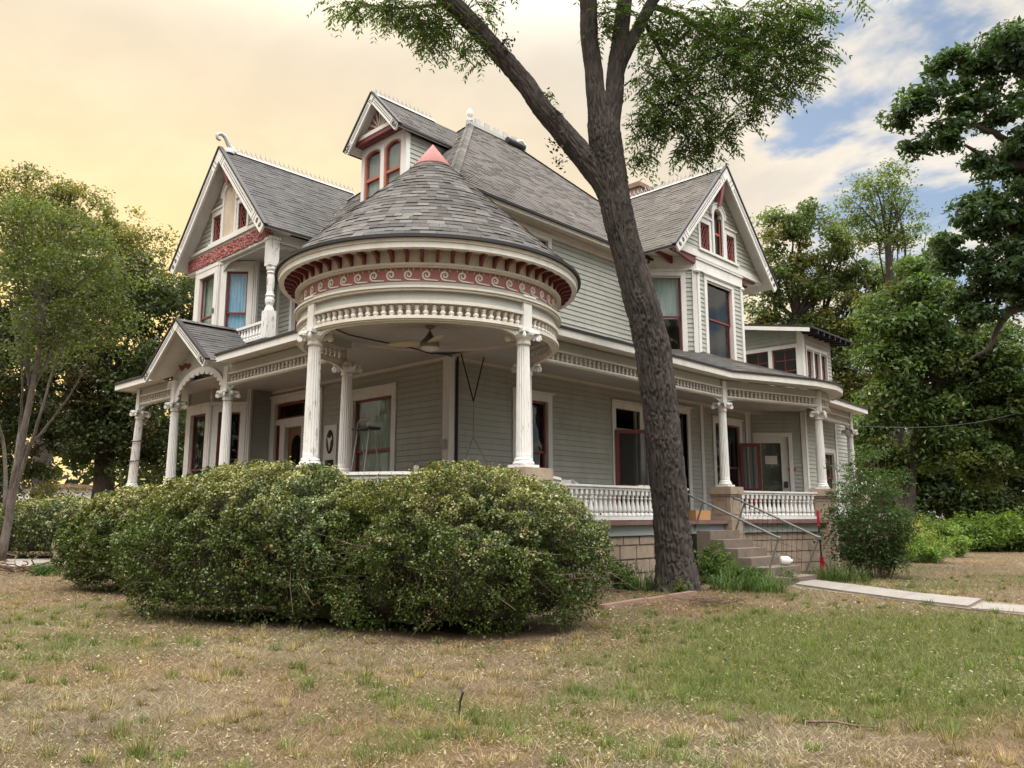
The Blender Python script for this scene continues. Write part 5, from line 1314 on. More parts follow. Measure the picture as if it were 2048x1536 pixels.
# ================================================================== GROUND
def gz(x, y):
    P = np.stack([np.asarray(x, float) * .35, np.asarray(y, float) * .35, np.zeros_like(np.asarray(x, float))], -1)
    return 0.05 * (fbm(P, 3, 3) - .5)
GREEN_SPOTS = [(1650, 1250, 1.6, .9), (1820, 1290, 1.3, .9), (1480, 1270, 1.0, .7), (1960, 1260, 1.4, .8), (1420, 1350, .7, .8), (1560, 1370, .8, .7), (1700, 1400, .6, .4), (60, 1250, 1.6, .35), (120, 1300, 1.0, .35), (700, 1430, .35, .4), (870, 1400, .3, .35), (1900, 1165, 3.0, .45), (1750, 1340, .9, .5), (1300, 1400, .5, .35), (1280, 1300, .6, .3), (1990, 1400, .5, .4), (830, 1490, .25, .5), (1000, 1440, .3, .4), (1250, 1480, .2, .3)]
GS = [(*PZ(a, b), r, w) for a, b, r, w in GREEN_SPOTS]
def greenness(x, y):
    P = np.stack([x * .9, y * .9, np.zeros_like(x)], -1); g = (fbm(P, 4, 21) - .5) * 1.5 - .12
    for cx, cy, r, w in GS: g = g + w * np.exp(-((x - cx) ** 2 + (y - cy) ** 2) / (2 * r * r))
    return g
xs = np.unique(np.concatenate([np.linspace(-220, -45, 14), np.arange(-45, 4, .3), np.linspace(4, 120, 12)]))
ys = np.unique(np.concatenate([np.linspace(-120, -3, 12), np.arange(-3, 42, .3), np.linspace(42, 220, 14)]))
GX_, GY_ = np.meshgrid(xs, ys, indexing='ij'); GZ_ = gz(GX_, GY_)
nx, ny = len(xs), len(ys); V = np.stack([GX_, GY_, GZ_], -1).reshape(-1, 3)
ii, jj = np.meshgrid(np.arange(nx - 1), np.arange(ny - 1), indexing='ij'); q = (ii * ny + jj).ravel()
Fq = np.stack([q, q + ny, q + ny + 1, q + 1], 1)
gg = np.clip(greenness(V[:, 0], V[:, 1]), 0, 1)[:, None]; nn = fbm(V * 1.7, 3, 9)[:, None]
gc = np.array([.15, .108, .075]) * (.75 + .5 * nn) * (1 - gg) + np.array([.07, .078, .03]) * (.75 + .5 * nn) * gg
# lawn soil, mottled with brown noise
GROUND, nt, b = nodes_mat('lawn_soil')
at = nt.nodes.new('ShaderNodeAttribute'); at.attribute_name = 'Col'
n1 = noise_node(nt, 16, 6, .7, coord='World'); n2 = noise_node(nt, 110, 4, .75, coord='World'); n3 = noise_node(nt, 3.0, 5, .65, coord='World')
c = mixc(nt, 1.0, at.outputs['Color'], ramp(nt, n2, [(.22, (.35, .33, .3)), (.5, (1, 1, 1)), (.8, (1.5, 1.45, 1.35))]), 'MULTIPLY')
c = mixc(nt, ramp(nt, n1, [(.5, (0, 0, 0)), (.72, (.5, .5, .5))]), c, (.15, .105, .07)); c = mixc(nt, ramp(nt, n3, [(.52, (0, 0, 0)), (.75, (.55, .55, .55))]), c, (.22, .155, .115))
nt.links.new(c, b.inputs['Base Color']); b.inputs['Roughness'].default_value = 1.0; b.inputs['Specular IOR Level'].default_value = .1; bump(nt, b, mixc(nt, .5, n1, n2), .8, .03)
g = raw_obj('ground', V, Fq, GROUND, None, gc, 'structure', True, (0, 0, 0))

# ---------- hedge footprints (ellipses): cx, cy, semi-axes, rotation, height
BUSH = [dict(c=(-8.15, 7.55), a=2.0, b=1.35, rot=R(43), h=2.19, lab='large rounded boxwood bush on the right, nearest the tree trunk', n=170000),
        dict(c=(-11.15, 6.15), a=2.5, b=1.2, rot=R(18), h=2.34, lab='large rounded boxwood bush in the middle, in front of the peeling turret column', n=175000),
        dict(c=(-16.9, 6.75), a=2.1, b=1.15, rot=R(15), h=2.1, lab='long boxwood bush left of the big pair, below the entrance porch', n=90000),
        dict(c=(-32.0, 9.6), a=4.6, b=1.5, rot=R(15), h=2.15, lab='dark clipped hedge at the far left beyond the front walk', n=42000)]
def in_bush(x, y, grow=0.0):
    r = np.zeros(np.shape(x), bool)
    for B in BUSH:
        dx, dy = x - B['c'][0], y - B['c'][1]; c_, s_ = math.cos(B['rot']), math.sin(B['rot']); u, v = dx * c_ + dy * s_, -dx * s_ + dy * c_
        r |= (u / (B['a'] + grow)) ** 2 + (v / (B['b'] + grow)) ** 2 < 1
    return r
# ---------- paving
WALK = [[(1591, 1172), (1614, 1161.5), (1713, 1174), (1676, 1184.5)], [(1676, 1184.5), (1713, 1174), (1833, 1190), (1800, 1201.5)], [(1800, 1201.5), (1833, 1190), (1964, 1203), (1937, 1217.5)]]
WALK2 = [[(1941, 1219.5), (1966, 1208.5), (2052, 1215), (2050, 1229)], [(2050, 1229), (2052, 1215), (2200, 1228), (2200, 1246)]]
walkpoly = []
sw = None
def slab(parent, pts, z0, z1, name='paving_slab'):
    P = [PZ(*p) for p in pts]; cx, cy = np.mean(P, 0); P = [(cx + (x - cx) * .992, cy + (y - cy) * .992) for x, y in P]
    m = MB(); m.prism(P, z0, z1, lambda a, b, d: (a, b, d)); return m.build(name, CONC, parent), P
m = MB(); Pw = [PZ(*p) for p in ((1580, 1175), (1608, 1160), (1964, 1202), (2200, 1226), (2200, 1248), (1937, 1219))]; m.prism(Pw, -.05, .012, lambda a, b, d: (a, b, d)); sw = m.build('sidewalk', STEPC); tag(sw, kind='structure')
for w in WALK: walkpoly.append(slab(sw, w, .0, .05)[1])
for w in WALK2: walkpoly.append(slab(sw, w, .0, .03)[1])
m = MB(); Pw = [PZ(*p) for p in ((-60, 1141), (132, 1131), (134, 1119), (-60, 1123))]; m.prism(Pw, -.05, .05, lambda a, b, d: (a, b, d)); fwk = m.build('front_walk', CONC); tag(fwk, kind='structure'); walkpoly.append(Pw)
def in_poly(x, y, poly):
    r = np.zeros(x.shape, bool); n = len(poly)
    for i in range(n):
        (x0, y0), (x1, y1) = poly[i], poly[(i + 1) % n]; c_ = ((y0 > y) != (y1 > y)) & (x < (x1 - x0) * (y - y0) / (y1 - y0 + 1e-12) + x0); r ^= c_
    return r
def blocked(x, y, grow=0.0):
    r = in_bush(x, y, -.25 + grow)
    for p in walkpoly: r |= in_poly(x, y, p)
    r |= (x < -9.9) & (y > 8.9) & (x > -23.5); r |= (np.hypot(x - TX, y - TY) < 2.5); r |= (x < -8.0) & (x > -10.6) & (y > 16.9) & (y < 18.6)
    return r

# ---------- lawn grass
def blades(n, rmin, rmax, tall, wid, colfn, seed, flat=.5, pdf=1.0, mask=None):
    rg = np.random.default_rng(seed); r = rmin * (rmax / rmin) ** rg.random(n); a0 = math.atan2(FWD[1], FWD[0]); th = a0 + (rg.random(n) - .5) * R(92)
    x, y = r * np.cos(th), r * np.sin(th); k = ~blocked(x, y)
    if mask is not None: k &= mask(x, y, rg)
    x, y, r = x[k], y[k], r[k]; n = len(x); z = gz(x, y) - .004
    sc_ = np.clip((r / 7) ** .55, .75, 2.2); h = tall * (.5 + rg.random(n)) * np.clip(sc_, .8, 1.3); w = wid * (.7 + .6 * rg.random(n)) * sc_
    az = rg.random(n) * 2 * np.pi; lean = flat + (1.45 - flat) * rg.random(n)
    dx, dy = np.cos(az) * np.sin(lean), np.sin(az) * np.sin(lean); b2 = rg.random(n) * 2 * np.pi; wx, wy = np.cos(b2) * w / 2, np.sin(b2) * w / 2
    base = np.stack([x, y, z], 1); tip = base + np.stack([dx * h, dy * h, np.cos(lean) * h + .004], 1); W = np.stack([wx, wy, np.zeros(n)], 1)
    V = np.stack([base - W, base + W, tip], 1).reshape(-1, 3); F = np.arange(3 * n).reshape(-1, 3); c = colfn(x, y, n, rg); c = np.repeat(c, 3, 0); c[2::3] *= 1.12
    return V, F, c
def col_lawn(x, y, n, rg):
    g = np.clip(greenness(x, y) + (rg.random(n) - .5) * .9, 0, .85)[:, None]; v = (.4 + 1.15 * rg.random(n))[:, None]
    mt = fbm(np.stack([x * 2.3, y * 2.3, x * 0], -1), 3, 61)[:, None]; big = fbm(np.stack([x * .7, y * .7, x * 0], -1), 2, 64)[:, None]
    dry = np.array([.245, .185, .115]) + (rg.random((n, 1)) - .5) * np.array([.14, .125, .095]) + (big - .5) * np.array([.02, -.10, -.10]); dry = dry * (.45 + 1.1 * mt); gr = np.array([.12, .14, .046]) + (rg.random((n, 1)) - .4) * np.array([.09, .07, .03])
    return np.clip((dry * (1 - g) + gr * g) * v, .01, 1)
V1, F1, C1 = blades(430000, 3.2, 42, .08, .0062, col_lawn, 1, flat=.9)
def gmask(x, y, rg): return (greenness(x, y) + (rg.random(len(x)) - .5) * 1.0) > .55
def col_tuft(x, y, n, rg): v = (.65 + .7 * rg.random(n))[:, None]; return np.clip((np.array([.135, .16, .05]) + (rg.random((n, 1)) - .4) * np.array([.12, .08, .04])) * v, .01, 1)
V2, F2, C2 = blades(230000, 3.5, 30, .10, .0062, col_tuft, 2, flat=.25, mask=gmask)
# distinct tufts and weeds
rg = np.random.default_rng(91); nt_ = 1500; r = 4.0 * (24 / 4.0) ** rg.random(nt_); th = math.atan2(FWD[1], FWD[0]) + (rg.random(nt_) - .5) * R(92); tx0, ty0 = r * np.cos(th), r * np.sin(th); k = ~blocked(tx0, ty0); tx0, ty0 = tx0[k], ty0[k]; nt_ = len(tx0); per = 55
ti = np.repeat(np.arange(nt_), per); n = len(ti); tg = (greenness(tx0, ty0) + rg.normal(size=nt_) * .25 > .12); a = rg.random(n) * 2 * np.pi; rr_ = np.repeat(rg.uniform(.03, .11, nt_), per) * np.sqrt(rg.random(n)); x, y = tx0[ti] + rr_ * np.cos(a), ty0[ti] + rr_ * np.sin(a); hh_ = np.repeat(rg.uniform(.05, .13, nt_), per) * rg.uniform(.5, 1.2, n); ln = rg.uniform(.15, 1.0, n); base = np.stack([x, y, gz(x, y)], 1); tip = base + np.stack([np.cos(a) * np.sin(ln) * hh_, np.sin(a) * np.sin(ln) * hh_, np.cos(ln) * hh_], 1); w = np.stack([-np.sin(a), np.cos(a), a * 0], 1) * (.0035 * np.clip(np.hypot(x, y) / 8, .9, 1.8))[:, None]
V3 = np.stack([base - w, base + w, tip], 1).reshape(-1, 3); F3 = np.arange(3 * n).reshape(-1, 3); C3 = np.where(tg[ti][:, None], np.array([[.125, .165, .045]]), np.array([[.30, .235, .13]])) * np.repeat(rg.uniform(.6, 1.3, nt_), per)[:, None] * rg.uniform(.6, 1.4, (n, 1)); C3 = np.repeat(C3, 3, 0)
V = np.concatenate([V1, V2, V3]); Fq = np.concatenate([F1, F2 + len(V1), F3 + len(V1) + len(V2)]); C = np.concatenate([C1, C2, C3])
o = raw_obj('lawn_grass', V, Fq, GRASS, None, C, 'stuff', False, (0, 0, 0)); tag(o, 'patchy dry and green lawn grass in front of the house', 'grass', kind='stuff')
# fallen leaves, pale and curled, on the lawn
rg = np.random.default_rng(5); n = 22000
r = 3.4 * (26 / 3.4) ** rg.random(n); th = math.atan2(FWD[1], FWD[0]) + (rg.random(n) - .5) * R(92); x, y = r * np.cos(th), r * np.sin(th)
pn = fbm(np.stack([x * .8, y * .8, x * 0], -1), 3, 33); nearb = in_bush(x, y, .9); k = ~blocked(x, y) & ((pn + .2 * (rg.random(n) - .5) > .63) | (nearb & (rg.random(n) < .8))); x, y, r, nearb = x[k], y[k], r[k], nearb[k]; n = len(x)
L_ = (.014 + .022 * rg.random(n)) * np.clip(r / 8, .8, 1.6); az = rg.random(n) * 2 * np.pi; c_, s_ = np.cos(az), np.sin(az); w_ = L_ * .28; b_ = np.stack([x, y, gz(x, y) + .012 + .02 * rg.random(n)], 1)
ax = np.stack([c_ * L_, s_ * L_, (rg.random(n) - .4) * L_], 1); wx = np.stack([-s_ * w_, c_ * w_, (rg.random(n) - .3) * w_], 1)
V = np.stack([b_ - ax, b_ + wx, b_ + ax, b_ - wx], 1).reshape(-1, 3); C = np.where(rg.random((n, 1)) < .45, np.array([[.30, .275, .175]]), np.array([[.30, .22, .13]])) * (.6 + .7 * rg.random((n, 1))); C = np.where(nearb[:, None], C * np.array([[.9, .75, .6]]), C)
o = raw_obj('fallen_leaves', V, np.arange(4 * n).reshape(-1, 4), GRASS, None, np.repeat(C, 4, 0), 'stuff', False, (0, 0, 0)); tag(o, 'small pale fallen leaves scattered over the lawn', 'leaves', kind='stuff')

rg = np.random.default_rng(15); n = 90000
r = 3.4 * (22 / 3.4) ** rg.random(n); th = math.atan2(FWD[1], FWD[0]) + (rg.random(n) - .5) * R(92); x, y = r * np.cos(th), r * np.sin(th); pn = fbm(np.stack([x * 1.6, y * 1.6, x * 0], -1), 3, 43); nb_ = in_bush(x, y, .8); k = ~blocked(x, y) & ((pn + .3 * (rg.random(n) - .5) > .50) | nb_); x, y, r, nb_ = x[k], y[k], r[k], nb_[k]; n = len(x)
L_ = (.007 + .011 * rg.random(n)) * np.clip(r / 7, .8, 1.8); az = rg.random(n) * 2 * np.pi; c_, s_ = np.cos(az), np.sin(az); w_ = L_ * .45; b_ = np.stack([x, y, gz(x, y) + .006 + .03 * rg.random(n)], 1); ax = np.stack([c_ * L_, s_ * L_, (rg.random(n) - .5) * L_], 1); wx = np.stack([-s_ * w_, c_ * w_, (rg.random(n) - .5) * w_], 1)
V = np.stack([b_ - ax, b_ + wx, b_ + ax, b_ - wx], 1).reshape(-1, 3); pal = np.array([[.33, .28, .17], [.22, .16, .10], [.12, .085, .055], [.38, .35, .24], [.20, .20, .10]]); C = pal[rg.integers(0, 5, n)] * (.6 + .7 * rg.random((n, 1)))
o = raw_obj('leaf_litter', V, np.arange(4 * n).reshape(-1, 4), GRASS, None, np.repeat(C, 4, 0), 'stuff', False, (0, 0, 0)); tag(o, 'fine crumbled leaf litter between the grass blades', 'litter', kind='stuff')

# ================================================================== STEPS AND RAILS
st = thing('porch_steps', (-9.2, 17.7, 0), 'stained concrete steps rising from the sidewalk to the porch', 'steps')
sx = [-9.95, -9.6, -9.25, -8.92, -8.45, -8.05]; szs = [1.13, .93, .735, .54, .345, .15]
for k, (x, z) in enumerate(zip(sx, szs)):
    m = MB(); y0, y1 = (17.02, 18.42); xb = -10.29 if k == 0 else sx[k - 1]
    m.hexa([(xb + .001 * k, y0, 0), (x, y0, 0), (x, y1, 0), (xb + .001 * k, y1, 0), (xb + .001 * k, y0 - .01, z), (x + .02, y0 - .01, z), (x + .02, y1 + .01, z), (xb + .001 * k, y1 + .01, z)]); m.build('step', STEPC, st)
def pipe_rail(y, x0, z0, x1, z1, xb, label):
    t = thing('handrail', (xb, y, 0), label, 'handrail', 'pipe handrails of the porch steps')
    m = MB(); m.tube([(x0 - .25, y, z0 + .12), (x0, y, z0), (x1, y, z1)], .026, 10); m.build('rail', STEEL, t)
    m = MB(); m.tube([(x1, y, z1), (xb, y, .05)], .024, 10); m.build('lower_post', STEEL, t)
    m = MB(); m.lathe([(.02, z1 - .05), (.04, z1 - .03), (.042, z1 + .02), (.02, z1 + .045)], x1, y, 10); m.build('elbow', STEEL, t)
    xm = x0 + (x1 - x0) * .14; zm = z0 + (z1 - z0) * .14; m = MB(); m.tube([(xm, y, zm), (xm - .32, y, 1.0)], .022, 8); m.build('upper_post', STEEL, t)
    return t
pipe_rail(17.12, -10.45, 1.95, -8.28, 1.0, -8.64, 'grey pipe handrail on the near side of the porch steps, beside the trunk')
pipe_rail(18.72, -10.22, 1.95, -8.06, .98, -8.48, 'grey pipe handrail on the far side of the porch steps, with the red bar beyond')
# bent wire panel leaning behind the far rail
m = MB()
for k in range(13): u = k / 12; m.tube([(-10.0 + 1.5 * u, 18.85, 1.75 - .62 * u), (-10.12 + 1.5 * u, 18.9, .55 - .35 * u)], .0045, 4)
for k in range(5): u = k / 4; m.tube([(-10.0 - .12 * u, 18.87, 1.72 - 1.15 * u), (-8.5 - .12 * u, 18.87, 1.12 - .90 * u)], .0045, 4)
o = m.build('wire_panel', BLACKM); tag(o, 'dark welded wire panel hung behind the far handrail', 'wire mesh')
m = MB(); px0 = PZ(1645, 1150)
t = thing('digging_bar', (px0[0], px0[1], 0), 'tall black bar with red ends standing right of the steps', 'tool')
m = MB(); m.tube([(px0[0], px0[1], .45), (px0[0] - .02, px0[1], 1.22)], .024, 8); m.build('shaft', BLACKM, t)
m = MB(); m.tube([(px0[0] - .02, px0[1], 1.22), (px0[0] - .03, px0[1], 1.62)], .036, 8); m.build('upper_grip', REDP, t)
m = MB(); m.tube([(px0[0], px0[1], 0), (px0[0], px0[1], .45)], .05, 8); m.tube([(px0[0] + .05, px0[1], .03), (px0[0] + .13, px0[1] + .02, .18), (px0[0] + .06, px0[1], .33)], .02, 6); m.build('lower_grip', REDP, t)
# white plastic jug lying on a step
m = MB(); m.lathe([(.01, -.14), (.09, -.135), (.105, -.10), (.108, .03), (.09, .08), (.04, .12), (.035, .15), (.01, .152)], 0, 0, 14); V = np.concatenate(m.v)[:, [0, 2, 1]] * np.array([1, 1, 1]); jx, jy = -8.75, 18.15
V = V @ np.array([[.69, -.72, 0], [.72, .69, 0], [0, 0, 1]]); q = MB(); q.add(V + np.array([jx + .12, jy, .345 + .108]), m.f); jug = q.build('plastic_jug', WHITEP, smooth=True); tag(jug, 'white plastic jug lying on a lower porch step', 'jug')
# wooden box on the porch floor
bx, bz = PX(1407, 1036, -10.42); m = MB(); m.box(-10.72, -10.42, bx - .34, bx + .34, ZF + .002, ZF + .24); o = m.build('wooden_box', WOODBOX); tag(o, 'plain wooden box at the top of the porch steps', 'box')
# edging pieces by the trunk
E0, E1 = np.array(PZ(1202, 1218)), np.array(PZ(1387, 1190))
for k, (a, b, lab) in enumerate(((0, .42, 'left length of the reddish concrete lawn edging by the trunk'), (.43, 1, 'right length of the reddish concrete lawn edging by the trunk'))):
    p, q_ = E0 + (E1 - E0) * a, E0 + (E1 - E0) * b; F_ = Fr(p, q_ - p); m = MB(); L_ = float(np.linalg.norm(q_ - p)); m.hexa([F_.P(0, -.03, -.09), F_.P(L_, -.03, -.09), F_.P(L_, .075, -.08), F_.P(0, .06, -.08), F_.P(0, -.03, .09), F_.P(L_, -.03, .09), F_.P(L_, .08, .08), F_.P(0, .065, .08)]); o = m.build('lawn_edging', BRICKE); tag(o, lab, 'edging', 'concrete edging by the trunk')

# ================================================================== THINGS ON THE PORCH
# ceiling fan in the turret
fx, fy, fz = TX - .02, TY + .02, ZC - .005
fan = thing('ceiling_fan', (fx, fy, fz - .6), 'three-blade ceiling fan hanging in the turret porch', 'fan')
m = MB(); m.lathe([(.001, fz), (.09, fz - .001), (.08, fz - .04), (.03, fz - .06), (.018, fz - .07), (.018, fz - .10), (.05, fz - .16), (.09, fz - .22), (.14, fz - .27), (.17, fz - .31), (.175, fz - .36), (.165, fz - .39), (.001, fz - .391)], fx, fy, 24); smooth_by_angle(m.build('motor', FANM, fan))
m = MB(); m.lathe([(.16, fz - .39), (.165, fz - .41), (.12, fz - .45), (.05, fz - .465), (.001, fz - .468)], fx, fy, 24); m.build('lamp_bowl', WHITEP, fan, smooth=True)
vang = math.atan2(RIGHT[1], RIGHT[0])
for da in (R(174), R(12), R(-70)):
    a = vang + da; c_, s_ = math.cos(a), math.sin(a); pl = []
    for k in range(15): t_ = k / 14; w = .11 * math.sin(math.pi * min(1, t_ * .8 + .16)) ** .6; pl.append((.14 + .62 * t_, w))
    V = []; 
    for (r_, w) in pl:
        for s in (1, -1):
            for h in (.004, -.004): V.append((fx + r_ * c_ - s * w * s_, fy + r_ * s_ + s * w * c_, fz - .33 + h + s * w * .22))
    m = MB(); F_ = []
    for k in range(14): b0 = 4 * k; F_ += [(b0, b0 + 4, b0 + 6, b0 + 2), (b0 + 1, b0 + 3, b0 + 7, b0 + 5), (b0, b0 + 1, b0 + 5, b0 + 4), (b0 + 2, b0 + 6, b0 + 7, b0 + 3)]
    F_ += [(0, 2, 3, 1), (56, 57, 59, 58)]; m.add(V, F_); m.build('blade', FANB, fan)
# loose cable along the ceiling
pts = [np.array([*PZ(px, py, ZC - .02), ZC - .02]) for px, py in ((662, 655), (700, 667), (760, 680), (820, 692), (860, 704), (893, 706), (905, 714))]
m = MB(); S = np.array(pts); S[1:-1, 2] -= .03; m.tube(S, .014, 6); o = m.build('ceiling_cable', BLACKM); tag(o, 'loose black cable sagging along the turret porch ceiling', 'cable')
# rope hanger for a swing
A_, B_ = np.array([*PZ(922, 707, ZC), ZC]), np.array([*PZ(968, 714, ZC), ZC]); K = (A_ + B_) / 2 + np.array([.04, 0, -1.0]); K2 = K - np.array([0, 0, .75])
t = thing('swing_hanger', K2, 'V-shaped rope hanger dropping from the porch ceiling near the corner', 'rope')
for p_ in (A_, B_): m = MB(); m.tube([p_, (p_ + K) / 2, K], .016, 6); m.build('rope', BLACKM, t)
m = MB(); m.tube([K, K2], .008, 6); m.tube([K2, K2 + np.array([-.18, -.05, -.45]), K2 + np.array([-.3, -.1, -.75])], .008, 6); m.tube([K2, K2 + np.array([.22, .12, -.45]), K2 + np.array([.35, .2, -.75])], .008, 6); m.build('cord', WICKER, t)
# wicker chair
wc = np.array([*PZ(1000, 925, 2.36)]); wc = np.array([-11.2, 11.0]) if np.linalg.norm(wc) > 40 else wc
wc = np.array([-11.35, 11.25]); t = thing('wicker_chair', (wc[0], wc[1], ZF), 'round-backed tan wicker chair behind the right turret column', 'chair')
n = 26; F_ = []; V = []
for i in range(n + 1):
    a = math.pi * i / n
    for j in range(7):
        h = .45 + .58 * (j / 6) * (.55 + .45 * math.sin(a)); r_ = .36 + .05 * (j / 6); V.append((wc[0] - r_ * math.cos(a + .75), wc[1] + r_ * math.sin(a + .75), ZF + h))
F_ = [(i * 7 + j, (i + 1) * 7 + j, (i + 1) * 7 + j + 1, i * 7 + j + 1) for i in range(n) for j in range(6)]
m = MB(); m.add(V, F_); o = m.build('backrest', WICKER, t); md = o.modifiers.new('w', 'WIREFRAME'); md.thickness = .016; md.use_replace = True
m = MB(); m.tube([V[i * 7 + 6] for i in range(n + 1)], .022, 8); m.build('top_roll', WICKER, t)
m = MB(); m.lathe([(.36, ZF + .38), (.38, ZF + .42), (.36, ZF + .46), (.001, ZF + .465)], wc[0], wc[1], 20); m.build('seat', WICKER, t)
for k in range(4): a = math.pi / 4 + k * math.pi / 2; m = MB(); m.tube([(wc[0] + .28 * math.cos(a), wc[1] + .28 * math.sin(a), ZF), (wc[0] + .28 * math.cos(a), wc[1] + .28 * math.sin(a), ZF + .39)], .022, 6); m.build('leg', WICKER, t)
# step ladder by the front window
lx, lz = PY(735, 855, 10.1); t = thing('step_ladder', (lx, 10.1, ZF), 'folding aluminium step ladder in front of the left window', 'ladder')
zt_ = lz
for s in (-1, 1):
    m = MB(); m.tube([(lx + s * .25, 9.75, ZF), (lx + s * .21, 10.0, zt_ - .05)], .02, 6); m.build('front_rail', ALU, t)
    m = MB(); m.tube([(lx + s * .27, 10.55, ZF), (lx + s * .22, 10.08, zt_ - .08)], .016, 6); m.build('rear_leg', ALU, t)
m = MB(); m.tube([(lx - .22, 9.98, zt_ - .1), (lx - .21, 10.0, zt_ + .10), (lx - .15, 10.0, zt_ + .16), (lx + .15, 10.0, zt_ + .16), (lx + .21, 10.0, zt_ + .10), (lx + .22, 9.98, zt_ - .1)], .016, 6); m.build('handle', ALU, t)
m = MB(); m.box(lx - .24, lx + .36, 9.86, 10.18, zt_ - .06, zt_ - .02); m.build('tray', BLACKM, t)
for k, h in enumerate((.45, .85)): m = MB(); yy = 9.75 + .25 * h / 1.9; m.box(lx - .25, lx + .25, yy - .07, yy + .09, ZF + h, ZF + h + .035); m.build('tread', BLACKM, t)
# table with bottles and sign in the turret porch
tx_, ty_ = -10.35, 9.1
t = thing('porch_table', (tx_, ty_, ZF), 'white folding table standing inside the turret porch', 'table'); TZ = 2.16
m = MB(); m.box(tx_ - .95, tx_ + .35, ty_ - .3, ty_ + .3, TZ - .03, TZ); m.build('tabletop', WHITEP, t)
for sx_ in (-.85, .25):
    for sy_ in (-.22, .22): m = MB(); m.tube([(tx_ + sx_, ty_ + sy_, ZF), (tx_ + sx_, ty_ + sy_, TZ - .03)], .016, 6); m.build('leg', WHITEP, t)
def bottle(x, y, z, r, h, body, capm, lab, name='bottle'):
    t = thing(name, (x, y, z), lab, 'bottle'); m = MB(); m.lathe([(r * .9, z), (r, z + .01), (r, z + h * .72), (r * .5, z + h * .82), (r * .42, z + h * .86)], x, y, 14); m.build('body', body, t, smooth=True)
    m = MB(); m.lathe([(r * .55, z + h * .86), (r * .55, z + h), (r * .45, z + h + .005)], x, y, 12); m.build('cap', capm, t)
p_ = PZ(832, 928, TZ + .02); 
bottle(-11.08, 9.05, TZ, .05, .26, WHITEP, BLACKM, 'white spray bottle with a black cap on the porch table')
bottle(-10.15, 8.95, TZ - .0, .045, .20, BLUEP, WHITEP, 'blue and white bottle in front of the sign on the porch table')
sgp = np.array([-10.34, 9.12]); FSG = Fr(sgp, RIGHT[:2]); t = thing('printed_sign', (sgp[0] + .15, sgp[1] + .15, TZ), 'dark printed yard sign with white border reading FOR on the porch table', 'sign')
m = MB(); fbox(m, FSG, -.05, .48, TZ, TZ + .17, -.01, .0); m.build('panel', WHITEP, t); m = MB(); fbox(m, FSG, -.03, .46, TZ + .01, TZ + .15, .0005, .003); m.build('printed_face', DARKIN, t); text_mesh('FOR', .15, FSG, .20, TZ + .025, .0035, t, WHITEP, 'lettering', .002)
m = MB(); m.box(-10.98, -10.7, 8.92, 9.12, TZ, TZ + .05); o = m.build('cloth_bundle', BLUEP); V_ = o.data.vertices; tag(o, 'crumpled blue cloth beside the spray bottle on the table', 'cloth')
# white bench behind the balustrade
by = 13.55; t = thing('white_bench', (-11.5, by, ZF), 'white porch bench with slanted arms behind the right balustrade', 'bench')
m = MB(); m.hexa([(-11.75, by - .75, ZF + .45), (-11.70, by - .75, ZF + .45), (-11.70, by + .75, ZF + .45), (-11.75, by + .75, ZF + .45), (-11.95, by - .75, ZF + .92), (-11.90, by - .75, ZF + .92), (-11.90, by + .75, ZF + .92), (-11.95, by + .75, ZF + .92)]); m.build('backrest', WHITE, t)
m = MB(); m.box(-11.75, -11.2, by - .75, by + .75, ZF + .41, ZF + .45); m.build('seat', WHITE, t)
for s in (-1, 1):
    m = MB(); m.tube([(-11.93, by + s * .78, ZF + .92), (-11.3, by + s * .78, ZF + .62), (-11.25, by + s * .78, ZF)], .025, 6); m.build('arm', WHITE, t); m = MB(); m.tube([(-11.75, by + s * .7, ZF), (-11.75, by + s * .7, ZF + .44)], .03, 6); m.build('leg', WHITE, t)
# bins at the side door
def bin_(x, y, w, h, z, mat, name, lab):
    t = thing(name, (x, y, z), lab, 'bin'); m = MB(); k = .85; m.hexa([(x - w * k, y - w * k, z), (x + w * k, y - w * k, z), (x + w * k, y + w * k, z), (x - w * k, y + w * k, z), (x - w, y - w, z + h), (x + w, y - w, z + h), (x + w, y + w, z + h), (x - w, y + w, z + h)]); m.build('body', mat, t)
    m = MB(); m.box(x - w - .015, x + w + .015, y - w - .015, y + w + .015, z + h, z + h + .03); m.build('lid', mat, t)
bin_(-12.15, 18.22, .2, .82, ZF, BLUEP, 'storage_bin', 'blue plastic bin on the porch just left of the trunk'); bin_(-12.15, 18.22, .18, .52, ZF + .851, REDP, 'storage_bin', 'red plastic bin stacked on the blue bin by the trunk')
bin_(-11.6, 20.9, .2, .6, ZF, REDF, 'storage_bin', 'dark red bin behind the stone pedestal at the steps')
m = MB(); fbox(m, FPR, 14.35, 14.85, 2.131, 2.15, -.05, .05); o = m.build('short_board', OAKDOOR); tag(o, 'short brown board lying on the balustrade rail', 'board')
for k in range(3): m = MB(); fbox(m, FPR, 14.95 + k * .22, 15.10 + k * .22, 2.131, 2.165, -.04, .045); o = m.build('wood_scrap', PLY); tag(o, ('left', 'middle', 'right')[k] + ' one of three pale wood scraps on the balustrade rail', 'wood', 'wood scraps on the balustrade')
# straps round the leaning corner column
for k, (h, lab) in enumerate(((3.55, 'black strap round the far left porch column, upper'), (3.0, 'black strap round the far left porch column, lower'))):
    m = MB(); m.tube([(-23.3 + .105 * (h - 2.38) + .15 * math.cos(a), 8.85 + .15 * math.sin(a), h + .015 * math.sin(a * 2)) for a in np.linspace(0, 2 * math.pi, 20)], .016, 6); o = m.build('strap', BLACKM); tag(o, lab, 'strap', 'straps on the corner column')
